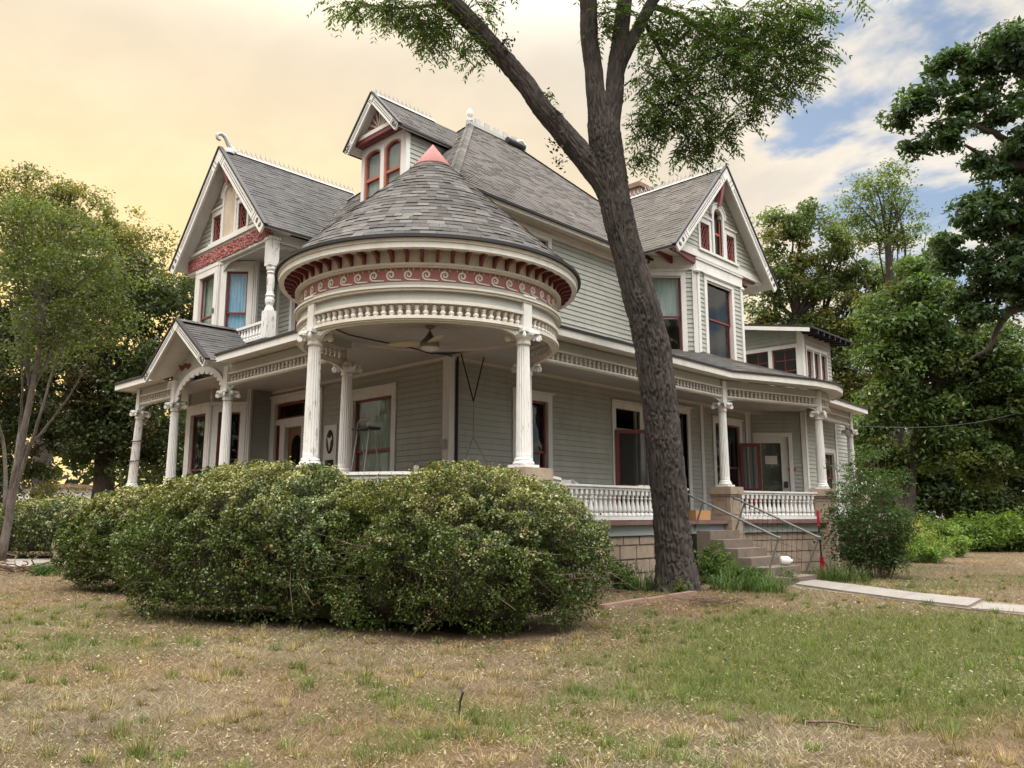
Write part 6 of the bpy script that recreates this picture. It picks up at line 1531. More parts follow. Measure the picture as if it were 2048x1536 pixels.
# utility wire on the right
m = MB(); p0, p1 = PD(1700, 852, 30), PD(2120, 800, 36); S = [p0 + (p1 - p0) * k / 20 + np.array([0, 0, -.5 * math.sin(math.pi * k / 20)]) for k in range(21)]; m.tube(S, .014, 5); o = m.build('utility_wire', BLACKM); tag(o, 'thin dark utility wire running right from the rear of the house', 'wire')
# far pale building glimpsed through the trees on the left
bp = PD(60, 985, 62); t = thing('far_building', (bp[0], bp[1], 0), 'pale low building glimpsed through the trees at the far left', 'building'); F_ = Fr(bp[:2] - RIGHT[:2] * 4, RIGHT[:2])
m = MB(); fbox(m, F_, 0, 7, 0, 3.6, -5, 0); m.build('wall', WHITE, t); m = MB(); fbox(m, F_, -.3, 7.3, 3.6, 3.9, -5.4, .4); m.build('roof', BRICKE, t)
for k in range(2): m = MB(); fbox(m, F_, 1 + k * 3.2, 2.4 + k * 3.2, 1.2, 2.6, 0, .05); m.build('window', GLASSD, t)
# small stone post by the front walk
sp = PZ(126, 1122); m = MB(); m.box(sp[0] - .25, sp[0] + .25, sp[1] - .25, sp[1] + .25, 0, .42); m.box(sp[0] - .3, sp[0] + .3, sp[1] - .3, sp[1] + .3, .42, .6); o = m.build('stone_post', STONE); tag(o, 'low stone post beside the front walk at the far left', 'post')

# ================================================================== VEGETATION
def leaf_quads(C, N, size, rg, aspect=.5, fold=.15, jitter=.8):
    """C (n,3) centres, N (n,3) preferred normals -> quads"""
    n = len(C); r1 = rg.normal(size=(n, 3)); Nn = N + r1 * jitter; Nn /= np.linalg.norm(Nn, axis=1)[:, None] + 1e-9
    t = rg.normal(size=(n, 3)); t -= Nn * (t * Nn).sum(1)[:, None]; t /= np.linalg.norm(t, axis=1)[:, None] + 1e-9; b = np.cross(Nn, t)
    s = (size * (.5 + 1.0 * rg.random(n)))[:, None]; up = Nn * s * fold
    V = np.stack([C - t * s * .5, C + b * s * aspect * .5 + up, C + t * s * .5, C - b * s * aspect * .5 + up], 1).reshape(-1, 3)
    return V, np.arange(4 * n).reshape(-1, 4)
def sphere_pts(n, rg): v = rg.normal(size=(n, 3)); return v / np.linalg.norm(v, axis=1)[:, None]

def bush(B, seed):
    rg = np.random.default_rng(seed); n = B['n']; D = sphere_pts(n * 2, rg); D = D[(D[:, 2] > -.52)][:n]; n = len(D)
    def surf(D, shrink=0.0):
        e = .92; X = np.sign(D[:, 0]) * np.abs(D[:, 0]) ** e; Y = np.sign(D[:, 1]) * np.abs(D[:, 1]) ** e; Z = np.sign(D[:, 2]) * np.abs(D[:, 2]) ** (e + .1)
        lump = (fbm(D * 2.6 + seed, 3, seed) - .5) * .34 + (fbm(D * 9 + seed, 2, seed + 3) - .5) * .13; k = 1 + lump - shrink
        zc = B['h'] * .46; P = np.stack([X * B['a'] * k, Y * B['b'] * k, zc + Z * np.where(Z > 0, B['h'] * .54, B['h'] * .95) * (1 + lump * .55 - shrink)], 1)
        und = np.clip((.5 - P[:, 2]) / .5, 0, 1); P[:, :2] *= (1 - .13 * und)[:, None]
        c_, s_ = math.cos(B['rot']), math.sin(B['rot']); return np.stack([B['c'][0] + P[:, 0] * c_ - P[:, 1] * s_, B['c'][1] + P[:, 0] * s_ + P[:, 1] * c_, P[:, 2]], 1)
    P0 = surf(D); cl0 = fbm(P0 * 4.2, 3, seed + 8); dep = rg.random(n) ** 1.8 * .16 + np.clip(.56 - cl0, 0, .3) * .85 - .07 * (rg.random(n) < .03) * rg.random(n); P = surf(D, dep); clump = fbm(P * 7, 2, seed + 9); keep = (clump + .4 * rg.random(n) > .40) & (P[:, 2] > .04); thin = rg.random(n) < np.clip((.95 - P[:, 2]) / .95, 0, 1) * .62; keep &= ~thin
    P, D = P[keep], D[keep]; n = len(P); far = np.linalg.norm(np.array(B['c'])) / 11; V, Fq = leaf_quads(P, D * np.array([.8, .8, 1.1]), np.full(n, .033 * max(1, far ** .8)), rg, .62, .12, .75)
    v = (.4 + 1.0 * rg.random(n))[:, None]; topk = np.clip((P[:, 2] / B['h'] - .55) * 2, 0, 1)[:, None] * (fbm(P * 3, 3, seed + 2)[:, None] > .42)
    base = np.array([.08, .118, .024]); lit_yel = np.array([.42, .38, .12]); dry = np.array([.34, .30, .15]); mixk = np.clip(topk * .85 * rg.random((n, 1)) * 1.5, 0, 1); C = base * (1 - mixk) + lit_yel * mixk  # upper leaves get the yellow of sunlit tips put into their colour
    dm = (fbm(P * 4.1, 3, seed + 17) > .67)[:, None] & (rg.random((n, 1)) < .5) | (rg.random((n, 1)) < .008); C = np.where(dm, dry, C) * v
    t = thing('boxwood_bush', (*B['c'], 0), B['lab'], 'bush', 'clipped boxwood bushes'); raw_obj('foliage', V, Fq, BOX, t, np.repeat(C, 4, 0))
    # inner mass of twigs, dark
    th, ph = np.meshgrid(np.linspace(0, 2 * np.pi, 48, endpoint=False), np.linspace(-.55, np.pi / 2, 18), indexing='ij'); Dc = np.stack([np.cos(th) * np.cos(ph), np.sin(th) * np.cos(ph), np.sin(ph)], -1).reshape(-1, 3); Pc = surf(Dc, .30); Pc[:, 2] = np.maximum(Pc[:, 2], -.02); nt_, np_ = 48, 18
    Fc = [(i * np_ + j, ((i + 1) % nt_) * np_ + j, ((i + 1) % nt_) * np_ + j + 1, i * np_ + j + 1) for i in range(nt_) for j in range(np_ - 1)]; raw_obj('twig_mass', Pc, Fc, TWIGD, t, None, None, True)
    # bare dead twigs low on the front
    m = MB()
    for k in range(260 if far < 1.4 else 30):
        d = sphere_pts(1, rg); d[0, 2] = rg.uniform(-.3, .12); p = surf(d, .2)[0]; q = surf(d + rg.normal(size=(1, 3)) * .12, -.05)[0]; p[2] = max(p[2], .05); q[2] = max(.02, q[2] + rg.uniform(-.12, .1)); m.tube([p, (p + q) / 2 + rg.normal(size=3) * .03, q], [.005, .004, .002], 3, False)
    m.build('dead_twigs', TWIG, t, kind='stuff')
for i, B in enumerate(BUSH): bush(B, 40 + i)

def branch_tube(mb, pts, r0, r1, seg=7, wob=0.0, rg=None):
    P = np.array(pts, float); n = max(4, len(P) * 4); t = np.linspace(0, 1, n); S = np.stack([np.interp(t, np.linspace(0, 1, len(P)), P[:, k]) for k in range(3)], 1)
    for _ in range(2): S[1:-1] = (S[:-2] + 2 * S[1:-1] + S[2:]) / 4
    if wob and rg is not None: S[1:-1] += rg.normal(size=(n - 2, 3)) * wob
    mb.tube(S, np.linspace(r0, r1, n), seg)

def tree(name, label, depth, trunk_px, trunk_w, blobs, col, nleaf, lsize, seed, bark=BARK2, ncl=None, cat='tree', base_z=True, group=None, clr=(.35, .75), nbr=26, droop=0.0, topcol=None, dens=1.6, ls=1.4):
    """trunk_px: pixels from the base up; blobs: (px, py, rx, ry[, ddepth]) crown lobes"""
    rg = np.random.default_rng(seed); T = [PD(px, py, depth) for px, py in trunk_px]
    if base_z: T[0] = np.array([T[0][0], T[0][1], 0.0])
    t = thing(name, (T[0][0], T[0][1], 0), label, cat, group); m = MB(); r0 = trunk_w / 2 / F_PX * depth; branch_tube(m, T, r0 * 1.15, r0 * .55, 12, r0 * .05, rg)
    vol = np.array([b[2] * b[3] for b in blobs], float); vol /= vol.sum(); ncl = ncl or 150; cents = []; outs = []
    for b, f in zip(blobs, vol):
        k = max(3, int(ncl * f)); c = PD(b[0], b[1], depth + (b[4] if len(b) > 4 else 0)); s = depth / F_PX; d = sphere_pts(k, rg); rad = rg.random(k)[:, None] ** .33 * .95; rx, ry = b[2] * s, b[3] * s
        off = d * rad; cents.append(c + off[:, :1] * RIGHT * rx + off[:, 1:2] * UP * ry + off[:, 2:3] * FWD * (rx + ry) * .5); outs.append(off)
    Cc = np.concatenate(cents); k = len(Cc); top = T[-1]
    # limbs to lobes, then to clusters
    for i in rg.choice(k, min(nbr, k), replace=False):
        st_ = T[-1] if len(T) < 3 or rg.random() < .6 else T[-2]; q = Cc[i]; mid = (st_ + q) / 2 + np.array([0, 0, .08 * np.linalg.norm(q - st_)]) + rg.normal(size=3) * .05 * np.linalg.norm(q - st_)
        branch_tube(m, [st_, mid, q], r0 * rg.uniform(.18, .34), r0 * .04, 5, r0 * .04, rg)
    m.build('trunk', bark, t, smooth=True)
    nleaf = int(nleaf * dens); lsize = lsize * ls; col = tuple(v * 1.6 for v in col); per = nleaf // k; rc = rg.uniform(*clr, size=k); D = sphere_pts(k * per, rg); rad = rg.random(k * per) ** .5; idx = np.repeat(np.arange(k), per); P = Cc[idx] + D * (rad * rc[idx])[:, None] * np.array([1.15, 1.15, .75])
    P[:, 2] -= droop * rad * rc[idx]; keep = P[:, 2] > .1; P, D, idx = P[keep], D[keep], idx[keep]
    V, Fq = leaf_quads(P, D * .5 + np.array([0, 0, .6]), np.full(len(P), lsize), rg, .5, .15, .8); v = (.55 + .8 * rg.random(len(P)))[:, None] * (.75 + .5 * rg.random(k))[idx][:, None]; C = np.array(col) * v
    if topcol is not None:
        sel = (rg.random(k) < .22)[idx][:, None]; C = np.where(sel, np.array(topcol) * v, C)
    raw_obj('crown', V, Fq, LEAF, t, np.repeat(np.clip(C, .004, 1), 4, 0)); return t

# ---------- the pecan in front of the porch
TB = np.array([*PZ(1352, 1182), 0.0]); DT = float((TB - CAMPOS) @ FWD)
def px_path(L): return np.array([PD(a, b, DT + (L_[3] if len(L_) > 3 else 0)) for L_ in L for a, b in [L_[:2]]]), np.array([L_[2] * .79 / 2 / F_PX * DT for L_ in L])
pecan = thing('pecan_tree', (TB[0], TB[1], 0), 'tall forked pecan with rough dark bark standing in front of the porch', 'tree')
def bark_limb(name, L, seg=80, ridge=.24, seed=0, flare=False, step=.035):
    P, r = px_path(L); d = np.r_[0, np.cumsum(np.linalg.norm(np.diff(P, axis=0), axis=1))]; n = max(24, int(d[-1] / step)); s = np.linspace(0, d[-1], n)
    S = np.stack([np.interp(s, d, P[:, k]) for k in range(3)], 1); rr = np.interp(s, d, r); w = max(3, int(n * .03))
    for _ in range(w): S[1:-1] = (S[:-2] + 2 * S[1:-1] + S[2:]) / 4; rr[1:-1] = (rr[:-2] + 2 * rr[1:-1] + rr[2:]) / 4
    T = np.gradient(S, axis=0); T /= np.linalg.norm(T, axis=1)[:, None]; X = np.cross(T[0], [0, 1, 0]); X /= np.linalg.norm(X); ang = np.linspace(0, 2 * np.pi, seg, endpoint=False); V = np.empty((n, seg, 3))
    for i in range(n):
        X = X - T[i] * (X @ T[i]); X /= np.linalg.norm(X); Y = np.cross(T[i], X); V[i] = np.cos(ang)[:, None] * X + np.sin(ang)[:, None] * Y
    A, Sg = np.meshgrid(ang, s); q = np.stack([np.cos(A) * 3.4, np.sin(A) * 3.4, Sg * 2.6], -1); wq_ = np.stack([vnoise(q * .8, seed + 31), vnoise(q * .8, seed + 32), vnoise(q * .8, seed + 33)], -1); n1 = fbm((q + wq_) * np.array([3.8, 3.8, .6]), 3, seed); n2 = fbm(q * np.array([7, 7, 2.2]), 3, seed + 5); n3 = fbm(np.stack([np.cos(A) * .8, np.sin(A) * .8, Sg * .9], -1), 2, seed + 9)
    rid = np.abs(n1 - .5) * 2; disp = ridge * (.85 * np.clip(rid * 4.5, 0, 1) ** .7 + .75 * (n2 - .5) - .55) + .16 * (n3 - .5)
    k = rr[:, None] * (1 + disp)
    if flare: k = k * (1 + .34 * np.exp(-s / .30)[:, None] * (1 + .45 * np.sin(A * 5 + 1)))
    V = S[:, None, :] + V * k[..., None]; ii, jj = np.meshgrid(np.arange(n - 1), np.arange(seg), indexing='ij'); q = ii * seg + jj; q2 = ii * seg + (jj + 1) % seg
    return raw_obj(name, V.reshape(-1, 3), np.stack([q.ravel(), q2.ravel(), (q2 + seg).ravel(), (q + seg).ravel()], 1), BARK, pecan, None, None, True)
bark_limb('trunk', [(1354, 1190, 98), (1353, 1150, 92), (1347, 1100, 88), (1340, 1000, 84), (1329, 900, 82), (1318, 800, 81), (1305, 700, 84), (1290, 630, 80), (1265, 545, 73), (1239, 450, 70), (1226, 380, 72), (1214, 310, 80), (1207, 250, 78), (1200, 190, 56)], seed=3, flare=True, seg=130, step=.022)
bark_limb('limb', [(1232, 420, 50), (1204, 360, 56), (1165, 312, 54), (1121, 259, 50), (1080, 212, 46), (1054, 171, 45), (1002, 111, 44), (945, 47, 43), (893, -5, 44), (840, -70, 38), (760, -150, 30), (640, -220, 16)], seed=6, ridge=.26)
bark_limb('limb', [(1200, 290, 44), (1193, 200, 44), (1188, 145, 42), (1178, 78, 41), (1177, 0, 40), (1172, -120, 34), (1150, -300, 24), (1120, -480, 10)], seed=9, ridge=.26)
bark_limb('limb', [(1215, 290, 44), (1228, 200, 44), (1232, 140, 42), (1243, 60, 38), (1250, -10, 34), (1265, -150, 26), (1300, -360, 10)], seed=12, ridge=.26)
bark_limb('limb', [(1226, 190, 30), (1240, 130, 30), (1272, 65, 28), (1306, 0, 26), (1380, -110, 22), (1500, -220, 12)], seed=15, ridge=.26)
bark_limb('limb', [(1300, 10, 16, 0), (1360, 30, 12, .4), (1430, 75, 8, .9), (1520, 95, 5, 1.3), (1600, 140, 3, 1.5)], seed=18, seg=20)
bark_limb('limb', [(1290, 45, 12, 0), (1330, 120, 9, .3), (1380, 190, 6, .6), (1420, 250, 3, .7)], seed=19, seg=20)
bark_limb('limb', [(925, 20, 13, 0), (870, 10, 9, .4), (790, 18, 6, .8), (690, 2, 3, 1.0)], seed=20, seg=20)
# knots and a broken stub
for px, py, r in ():
    c0 = PD(px, py, DT - .28); m = MB(); th, ph = np.meshgrid(np.linspace(0, 2 * np.pi, 20, endpoint=False), np.linspace(-1.5, 1.5, 10), indexing='ij'); D = np.stack([np.cos(th) * np.cos(ph), np.sin(th) * np.cos(ph), np.sin(ph)], -1).reshape(-1, 3); k = .8 + .7 * (fbm(D * 2.5 + px, 3, 4) - .3); V = c0 + D * (r / F_PX * DT) * k[:, None]; F_ = [(i * 10 + j, ((i + 1) % 20) * 10 + j, ((i + 1) % 20) * 10 + j + 1, i * 10 + j + 1) for i in range(20) for j in range(9)]; raw_obj('bark_knot', V, F_, BARK, pecan, None, None, True)
# compound leaves
def pinnate(cents, rg, length=.36, nl=6, leaf=.125, droop=.5, col=(.05, .085, .028)):
    n = len(cents); az = rg.random(n) * 2 * np.pi; d = np.stack([np.cos(az), np.sin(az), rg.uniform(-.9, .35, n)], 1); d /= np.linalg.norm(d, axis=1)[:, None]; side = np.cross(d, [0, 0, 1.0]); side /= np.linalg.norm(side, axis=1)[:, None] + 1e-9; L_ = length * rg.uniform(.7, 1.2, n); Vs = []; Cs = []; shade = rg.uniform(.6, 1.4, n)
    for k in range(nl):
        t = (k + .6) / nl; base = cents + d * (L_ * t)[:, None] - np.array([0, 0, 1.0]) * (droop * L_ * t * t)[:, None]
        for s in (-1, 1):
            ld = side * s * .8 + d * .55 + np.stack([np.zeros(n), np.zeros(n), rg.uniform(-.75, -.1, n)], 1); ld /= np.linalg.norm(ld, axis=1)[:, None]; w = np.cross(ld, np.array([0, 0, 1.0]) + rg.normal(size=(n, 3)) * .4); w /= np.linalg.norm(w, axis=1)[:, None] + 1e-9; l = leaf * rg.uniform(.75, 1.2, n) * (1 - .25 * abs(t - .5))
            Vs.append(np.stack([base, base + ld * (l * .45)[:, None] + w * (l * .16)[:, None], base + ld * l[:, None], base + ld * (l * .45)[:, None] - w * (l * .16)[:, None]], 1)); Cs.append(np.repeat((np.array(col) * shade[:, None] * rg.uniform(.75, 1.25, (n, 1)))[:, None], 4, 1))
    V = np.concatenate(Vs).reshape(-1, 3); return V, np.arange(len(V)).reshape(-1, 4), np.concatenate(Cs).reshape(-1, 3)
rg = np.random.default_rng(77)
lob = [(1330, 60, 60, 55, 90), (1420, 60, 80, 60, 150), (1520, 60, 90, 60, 170), (1600, 120, 55, 50, 80), (1590, 40, 55, 45, 70), (1450, 140, 110, 50, 170), (1540, 170, 60, 45, 80), (1320, 160, 60, 50, 90), (1300, 240, 45, 45, 70), (1380, 230, 70, 50, 110), (1440, 260, 45, 35, 50), (1390, 295, 45, 30, 45), (1280, 310, 25, 25, 20), (1490, 225, 35, 30, 25), (1640, 90, 20, 50, 20),
       (860, 30, 70, 28, 80), (870, 70, 45, 28, 45), (770, 15, 70, 18, 60), (690, 8, 45, 12, 25), (945, 95, 26, 36, 30), (960, 20, 25, 40, 20), (1225, 30, 35, 40, 35), (1105, 195, 8, 12, 3), (1200, 60, 14, 20, 6),
       (900, -130, 260, 110, 420), (1300, -140, 260, 110, 420), (1650, -90, 160, 110, 220), (1150, -330, 380, 140, 480)]
cs = []
for px, py, rx, ry, k in lob:
    k = int(k * (1.55 if py > -60 else 1.3)); d = sphere_pts(k, rg) * rg.random(k)[:, None] ** .4; c0 = PD(px, py, DT); s = DT / F_PX; cs.append(c0 + d[:, :1] * RIGHT * rx * s + d[:, 1:2] * UP * ry * s + d[:, 2:] * FWD * min(1.7, max(rx, ry) * s))
cs = np.concatenate(cs); V, Fq, C = pinnate(cs, rg, col=(.075, .115, .038)); raw_obj('crown', V, Fq, LEAF, pecan, C)
m = MB(); s = DT / F_PX
for i in range(0, len(cs), 12):
    q = cs[i]; p = q + np.array([*(-(q - PD(1250, 0, DT))[:2] * .12), .10]) + rg.normal(size=3) * .05; m.tube([p, (p + q) / 2 + np.array([0, 0, .02]), q], [.008, .006, .003], 3, False)
m.build('twigs', BARK, pecan, kind='stuff')
# dark clinging vine on the limb
cv = np.concatenate([PD(px, py, DT - .3) + rg.normal(size=(k, 3)) * sg for px, py, k, sg in ((1112, 285, 60, .10), (1120, 325, 40, .07), (1010, 85, 60, .09), (1115, 230, 40, .06), (1185, 300, 20, .05), (1090, 190, 14, .06))]); V, Fq = leaf_quads(cv, np.zeros_like(cv), np.full(len(cv), .075), rg, .5); raw_obj('clinging_vine', V, Fq, LEAF, pecan, np.full((len(V), 3), .025) * np.array([1.2, 1, .7]))

# ---------- trees around the house
DG, MG = (.028, .045, .016), (.05, .078, .024)
tree('live_oak', 'broad dark live oak filling the left behind the porch end', 36, [(205, 985), (215, 860), (230, 740)], 40, [(70, 600, 120, 110), (200, 640, 130, 110), (320, 660, 90, 110), (130, 770, 180, 110), (300, 810, 120, 110), (40, 860, 90, 70), (370, 600, 40, 60), (230, 890, 160, 70), (60, 720, 110, 90), (30, 960, 80, 50), (330, 920, 90, 70), (250, 570, 110, 70)], (.034, .046, .017), 52000, .13, 101, ncl=330, clr=(.5, .95), group='trees around the house', topcol=(.06, .055, .02))
tree('elm_tree', 'tall thin-leaved tree with its crown top against the yellow sky at far left', 44, [(90, 985), (90, 700), (100, 500)], 34, [(40, 390, 60, 70), (95, 400, 60, 60), (160, 420, 60, 60), (230, 460, 70, 55), (290, 500, 60, 50), (340, 560, 50, 45), (60, 490, 90, 70), (180, 520, 110, 70)], (.075, .08, .024), 26000, .13, 102, ncl=260, clr=(.45, .9), group='trees around the house', topcol=(.20, .17, .045), dens=1.0, ls=1.25)
tree('crape_myrtle', 'slender multi-stemmed tree with light green crown at the left edge', 26, [(12, 1030), (40, 900), (62, 790), (80, 690)], 15, [(60, 440, 60, 50), (130, 450, 65, 45), (190, 500, 65, 50), (240, 560, 45, 55), (110, 530, 110, 60), (30, 540, 60, 80), (180, 620, 80, 50), (90, 640, 90, 45), (20, 430, 40, 50), (250, 640, 40, 40), (60, 700, 70, 40), (170, 700, 70, 40)], (.068, .084, .026), 16000, .09, 103, bark=BARK3, ncl=300, clr=(.25, .55), nbr=26, group='trees around the house', dens=1.0, ls=1.2)
m = MB(); rg2 = np.random.default_rng(8)
for a, b in (((12, 1030), [(30, 930), (40, 850), (48, 760), (20, 620)]), ((16, 1030), [(50, 920), (78, 840), (105, 740), (160, 610)]), ((14, 1030), [(45, 900), (90, 860), (140, 790), (220, 640)]), ((12, 1030), [(10, 900), (-20, 780), (-40, 620)])):
    p = [np.array([*PZ(12, 1150)[:2], 0])] ; D0 = 26; pts = [PD(*a, D0)] + [PD(x, y, D0 + rg2.uniform(-.8, .8)) for x, y in b]; branch_tube(m, pts, .075, .015, 8, .01, rg2)
cm = [o for o in bpy.data.objects if o.name.startswith('crape_myrtle')][0]; m.build('stems', BARK3, cm, smooth=True)
tree('oak_tree', 'mid-green oak rising behind the side gable on the right', 46, [(1650, 960), (1620, 760), (1590, 640)], 46, [(1560, 470, 55, 50), (1610, 440, 50, 35), (1650, 490, 50, 55), (1540, 540, 55, 55), (1600, 560, 70, 55), (1660, 580, 60, 60), (1530, 620, 40, 45), (1620, 660, 60, 50), (1700, 650, 60, 70), (1690, 740, 60, 60), (1740, 560, 45, 55), (1710, 800, 50, 60), (1760, 680, 60, 90), (1510, 690, 40, 60), (1800, 560, 60, 60), (1690, 880, 50, 60)], (.058, .08, .026), 38000, .15, 104, ncl=250, clr=(.5, 1.0), nbr=50, group='trees around the house', topcol=(.16, .155, .045), dens=1.25)
tree('sparse_tree', 'sparse airy tree with bare twigs between the two right oaks', 40, [(1800, 980), (1790, 700), (1775, 480)], 22, [(1740, 370, 40, 30), (1700, 420, 40, 35), (1780, 400, 50, 40), (1740, 470, 60, 40), (1810, 460, 45, 50), (1790, 350, 40, 25)], (.08, .105, .035), 7000, .13, 105, ncl=170, clr=(.3, .65), nbr=22, group='trees around the house', dens=1.0, ls=1.15)
tree('post_oak', 'large dark oak leaning in from the right edge', 21, [(2330, 1080), (2300, 600), (2210, 380)], 90, [(1900, 120, 35, 30), (1960, 110, 45, 45), (2020, 110, 45, 50), (1860, 190, 45, 25), (1820, 235, 40, 22), (1920, 200, 40, 30), (1990, 210, 50, 45), (1900, 270, 40, 25), (1840, 290, 35, 16), (1980, 330, 40, 30), (2040, 300, 40, 60), (2040, 420, 40, 60), (1960, 430, 50, 50), (1900, 500, 35, 45), (1990, 540, 60, 60), (2060, 560, 50, 80), (2120, 200, 60, 120), (2200, 400, 80, 160), (1950, 620, 50, 40)], (.032, .055, .024), 34000, .105, 106, ncl=420, clr=(.2, .42), nbr=0, group='trees around the house')
po = [o for o in bpy.data.objects if o.name.startswith('post_oak')][0]; m = MB()
for L_ in ([(2290, 600), (2150, 420), (2060, 330), (2000, 270), (1950, 250), (1880, 250)], [(2290, 620), (2120, 500), (2030, 470), (1990, 420), (1960, 430)], [(2150, 420), (2090, 200), (2020, 130), (1960, 110)], [(2290, 700), (2150, 640), (2048, 605), (2000, 640), (1985, 690), (1940, 720)], [(2060, 330), (1990, 330), (1930, 290)], [(2030, 470), (2010, 560), (1990, 620)]): branch_tube(m, [PD(a, b, 21) for a, b in L_], .17, .03, 8, .02, rg2)
m.build('limb', BARK2, po, smooth=True)
tree('pecan_sapling', 'leafy mid-green tree with dark leaning trunk right of the house', 36, [(1800, 985), (1822, 900), (1850, 820), (1880, 760)], 27, [(1850, 560, 70, 60), (1790, 620, 70, 60), (1880, 640, 80, 70), (1760, 700, 60, 60), (1840, 720, 90, 60), (1930, 720, 80, 70), (2010, 700, 70, 80), (1770, 800, 60, 50), (1860, 800, 70, 45), (1970, 810, 90, 60), (2050, 800, 70, 90), (1740, 880, 40, 60), (1790, 930, 40, 40), (1880, 880, 80, 50), (1990, 900, 90, 60)], (.05, .08, .024), 42000, .15, 107, ncl=280, clr=(.5, .95), nbr=30, group='trees around the house', topcol=(.085, .105, .028), droop=.4)
tree('cedar_elm', 'dense dark tree standing behind the shrubs at lower right', 48, [(1940, 1000), (1940, 900)], 40, [(1880, 900, 80, 80), (1980, 890, 90, 90), (2060, 920, 70, 90), (1770, 890, 50, 70), (1830, 960, 70, 50), (1940, 980, 110, 50), (2040, 1000, 70, 50), (1880, 990, 70, 45), (1820, 1005, 60, 35), (1960, 1010, 90, 40)], (.04, .062, .022), 26000, .2, 108, ncl=170, clr=(.7, 1.3), group='trees around the house', topcol=(.06, .07, .018))

# ---------- shrubs and plants on the right
def shrub(name, label, px, py, hw, hh, col, n, ls, seed, group=None, lean=0.0, stems=12, cl=(.12, .3), spread=1.0):
    rg = np.random.default_rng(seed); b = np.array([*PZ(px, py), 0.0]); dep = float((b - CAMPOS) @ FWD); s = dep / F_PX; W, H = hw * s, hh * s; t = thing(name, (b[0], b[1], 0), label, 'shrub', group); m = MB(); cents = []
    for k in range(stems):
        a = rg.uniform(0, 2 * np.pi); rr = W * math.sqrt(rg.random()) * spread; top = b + np.array([rr * math.cos(a), rr * math.sin(a), H * rg.uniform(.45, 1.0) * math.sqrt(max(.15, 1 - (rr / (W * 1.15 + 1e-6)) ** 2))]); bb = b + np.array([rr * .35 * math.cos(a), rr * .35 * math.sin(a), 0]); m.tube([bb, (bb * .4 + top * .6) + np.array([0, 0, .05 * H]), top], [.012, .008, .004], 4, False)
        for f in np.linspace(.25, 1.0, 6): cents.append(bb + (top - bb) * f + rg.normal(size=3) * .05)
    m.build('stems', TWIG, t); Cc = np.array(cents); k = len(Cc); per = max(1, n // k); D = sphere_pts(k * per, rg); idx = np.repeat(np.arange(k), per); rc = rg.uniform(*cl, size=k); P = Cc[idx] + D * (rg.random(k * per) ** .5 * rc[idx])[:, None] * np.array([1.3, 1.3, .6]); P[:, 2] = np.maximum(P[:, 2], .02); V, Fq = leaf_quads(P, D * .3 + np.array([0, 0, .8]), np.full(len(P), ls), rg, .42, .15, .6); C = np.array(col) * (.5 + .9 * rg.random((len(P), 1))) * (.75 + .5 * rg.random(k))[idx][:, None]
    raw_obj('foliage', V, Fq, LEAF, t, np.repeat(C, 4, 0)); return t
shrub('nandina_shrub', 'tall dark feathery shrub right of the porch steps', 1748, 1155, 92, 290, (.06, .105, .034), 17000, .075, 201, stems=64, cl=(.10, .36), spread=1.0)
shrub('nandina_shrub', 'slim feathery shrub climbing beside the stone pier behind the steps', 1625, 1135, 40, 150, (.065, .11, .038), 4600, .06, 202, stems=18, cl=(.08, .22))
shrub('yellow_shrub', 'yellow-green shrub just right of the tall dark shrub', 1838, 1110, 45, 75, (.34, .31, .07), 4000, .08, 203, stems=18)
shrub('leafy_shrub', 'bright green low shrub at the edge of the dry grass on the right', 1850, 1125, 60, 60, (.17, .26, .06), 5200, .08, 204, stems=24)
shrub('leafy_shrub', 'small bright green shoot standing out on the dry grass at right', 1915, 1115, 22, 70, (.18, .26, .065), 2000, .09, 205, stems=10)
for k, (px, py, hw, hh, lab) in enumerate(((1900, 1102, 70, 75, 'green ground shrub at the back of the dry lawn, leftmost of three'), (1980, 1102, 80, 85, 'green ground shrub at the back of the dry lawn, middle of three'), (2060, 1103, 80, 90, 'green ground shrub at the back of the dry lawn, at the right edge'))): shrub('ground_shrub', lab, px, py, hw, hh, (.13, .20, .045), 8000, .15, 210 + k, 'shrubs behind the dry lawn', stems=44, cl=(.2, .5))
shrub('leafy_weed', 'tall leafy green weeds right of the trunk base beside the steps', 1428, 1168, 44, 92, (.10, .165, .04), 5600, .06, 220, stems=34, cl=(.05, .16))
shrub('leafy_weed', 'leafy green weeds between the right bush and the trunk', 1245, 1182, 38, 66, (.09, .145, .04), 3800, .055, 221, stems=18, cl=(.05, .15))
shrub('leafy_weed', 'leafy green weeds in front of the middle porch steps', 1495, 1178, 36, 58, (.09, .15, .04), 3600, .055, 225, stems=24, cl=(.05, .15))
shrub('leafy_weed', 'low weed sprouting at the foot of the trunk', 1362, 1190, 14, 34, (.12, .16, .04), 700, .045, 222, stems=9, cl=(.04, .1))
shrub('leafy_weed', 'small weed in front of the lowest porch steps', 1575, 1168, 22, 34, (.08, .13, .035), 900, .045, 223, stems=10, cl=(.04, .1))
shrub('leafy_weed', 'green weeds beside the twig pile at the left edge', 95, 1150, 26, 22, (.07, .12, .035), 1200, .07, 224, stems=12)
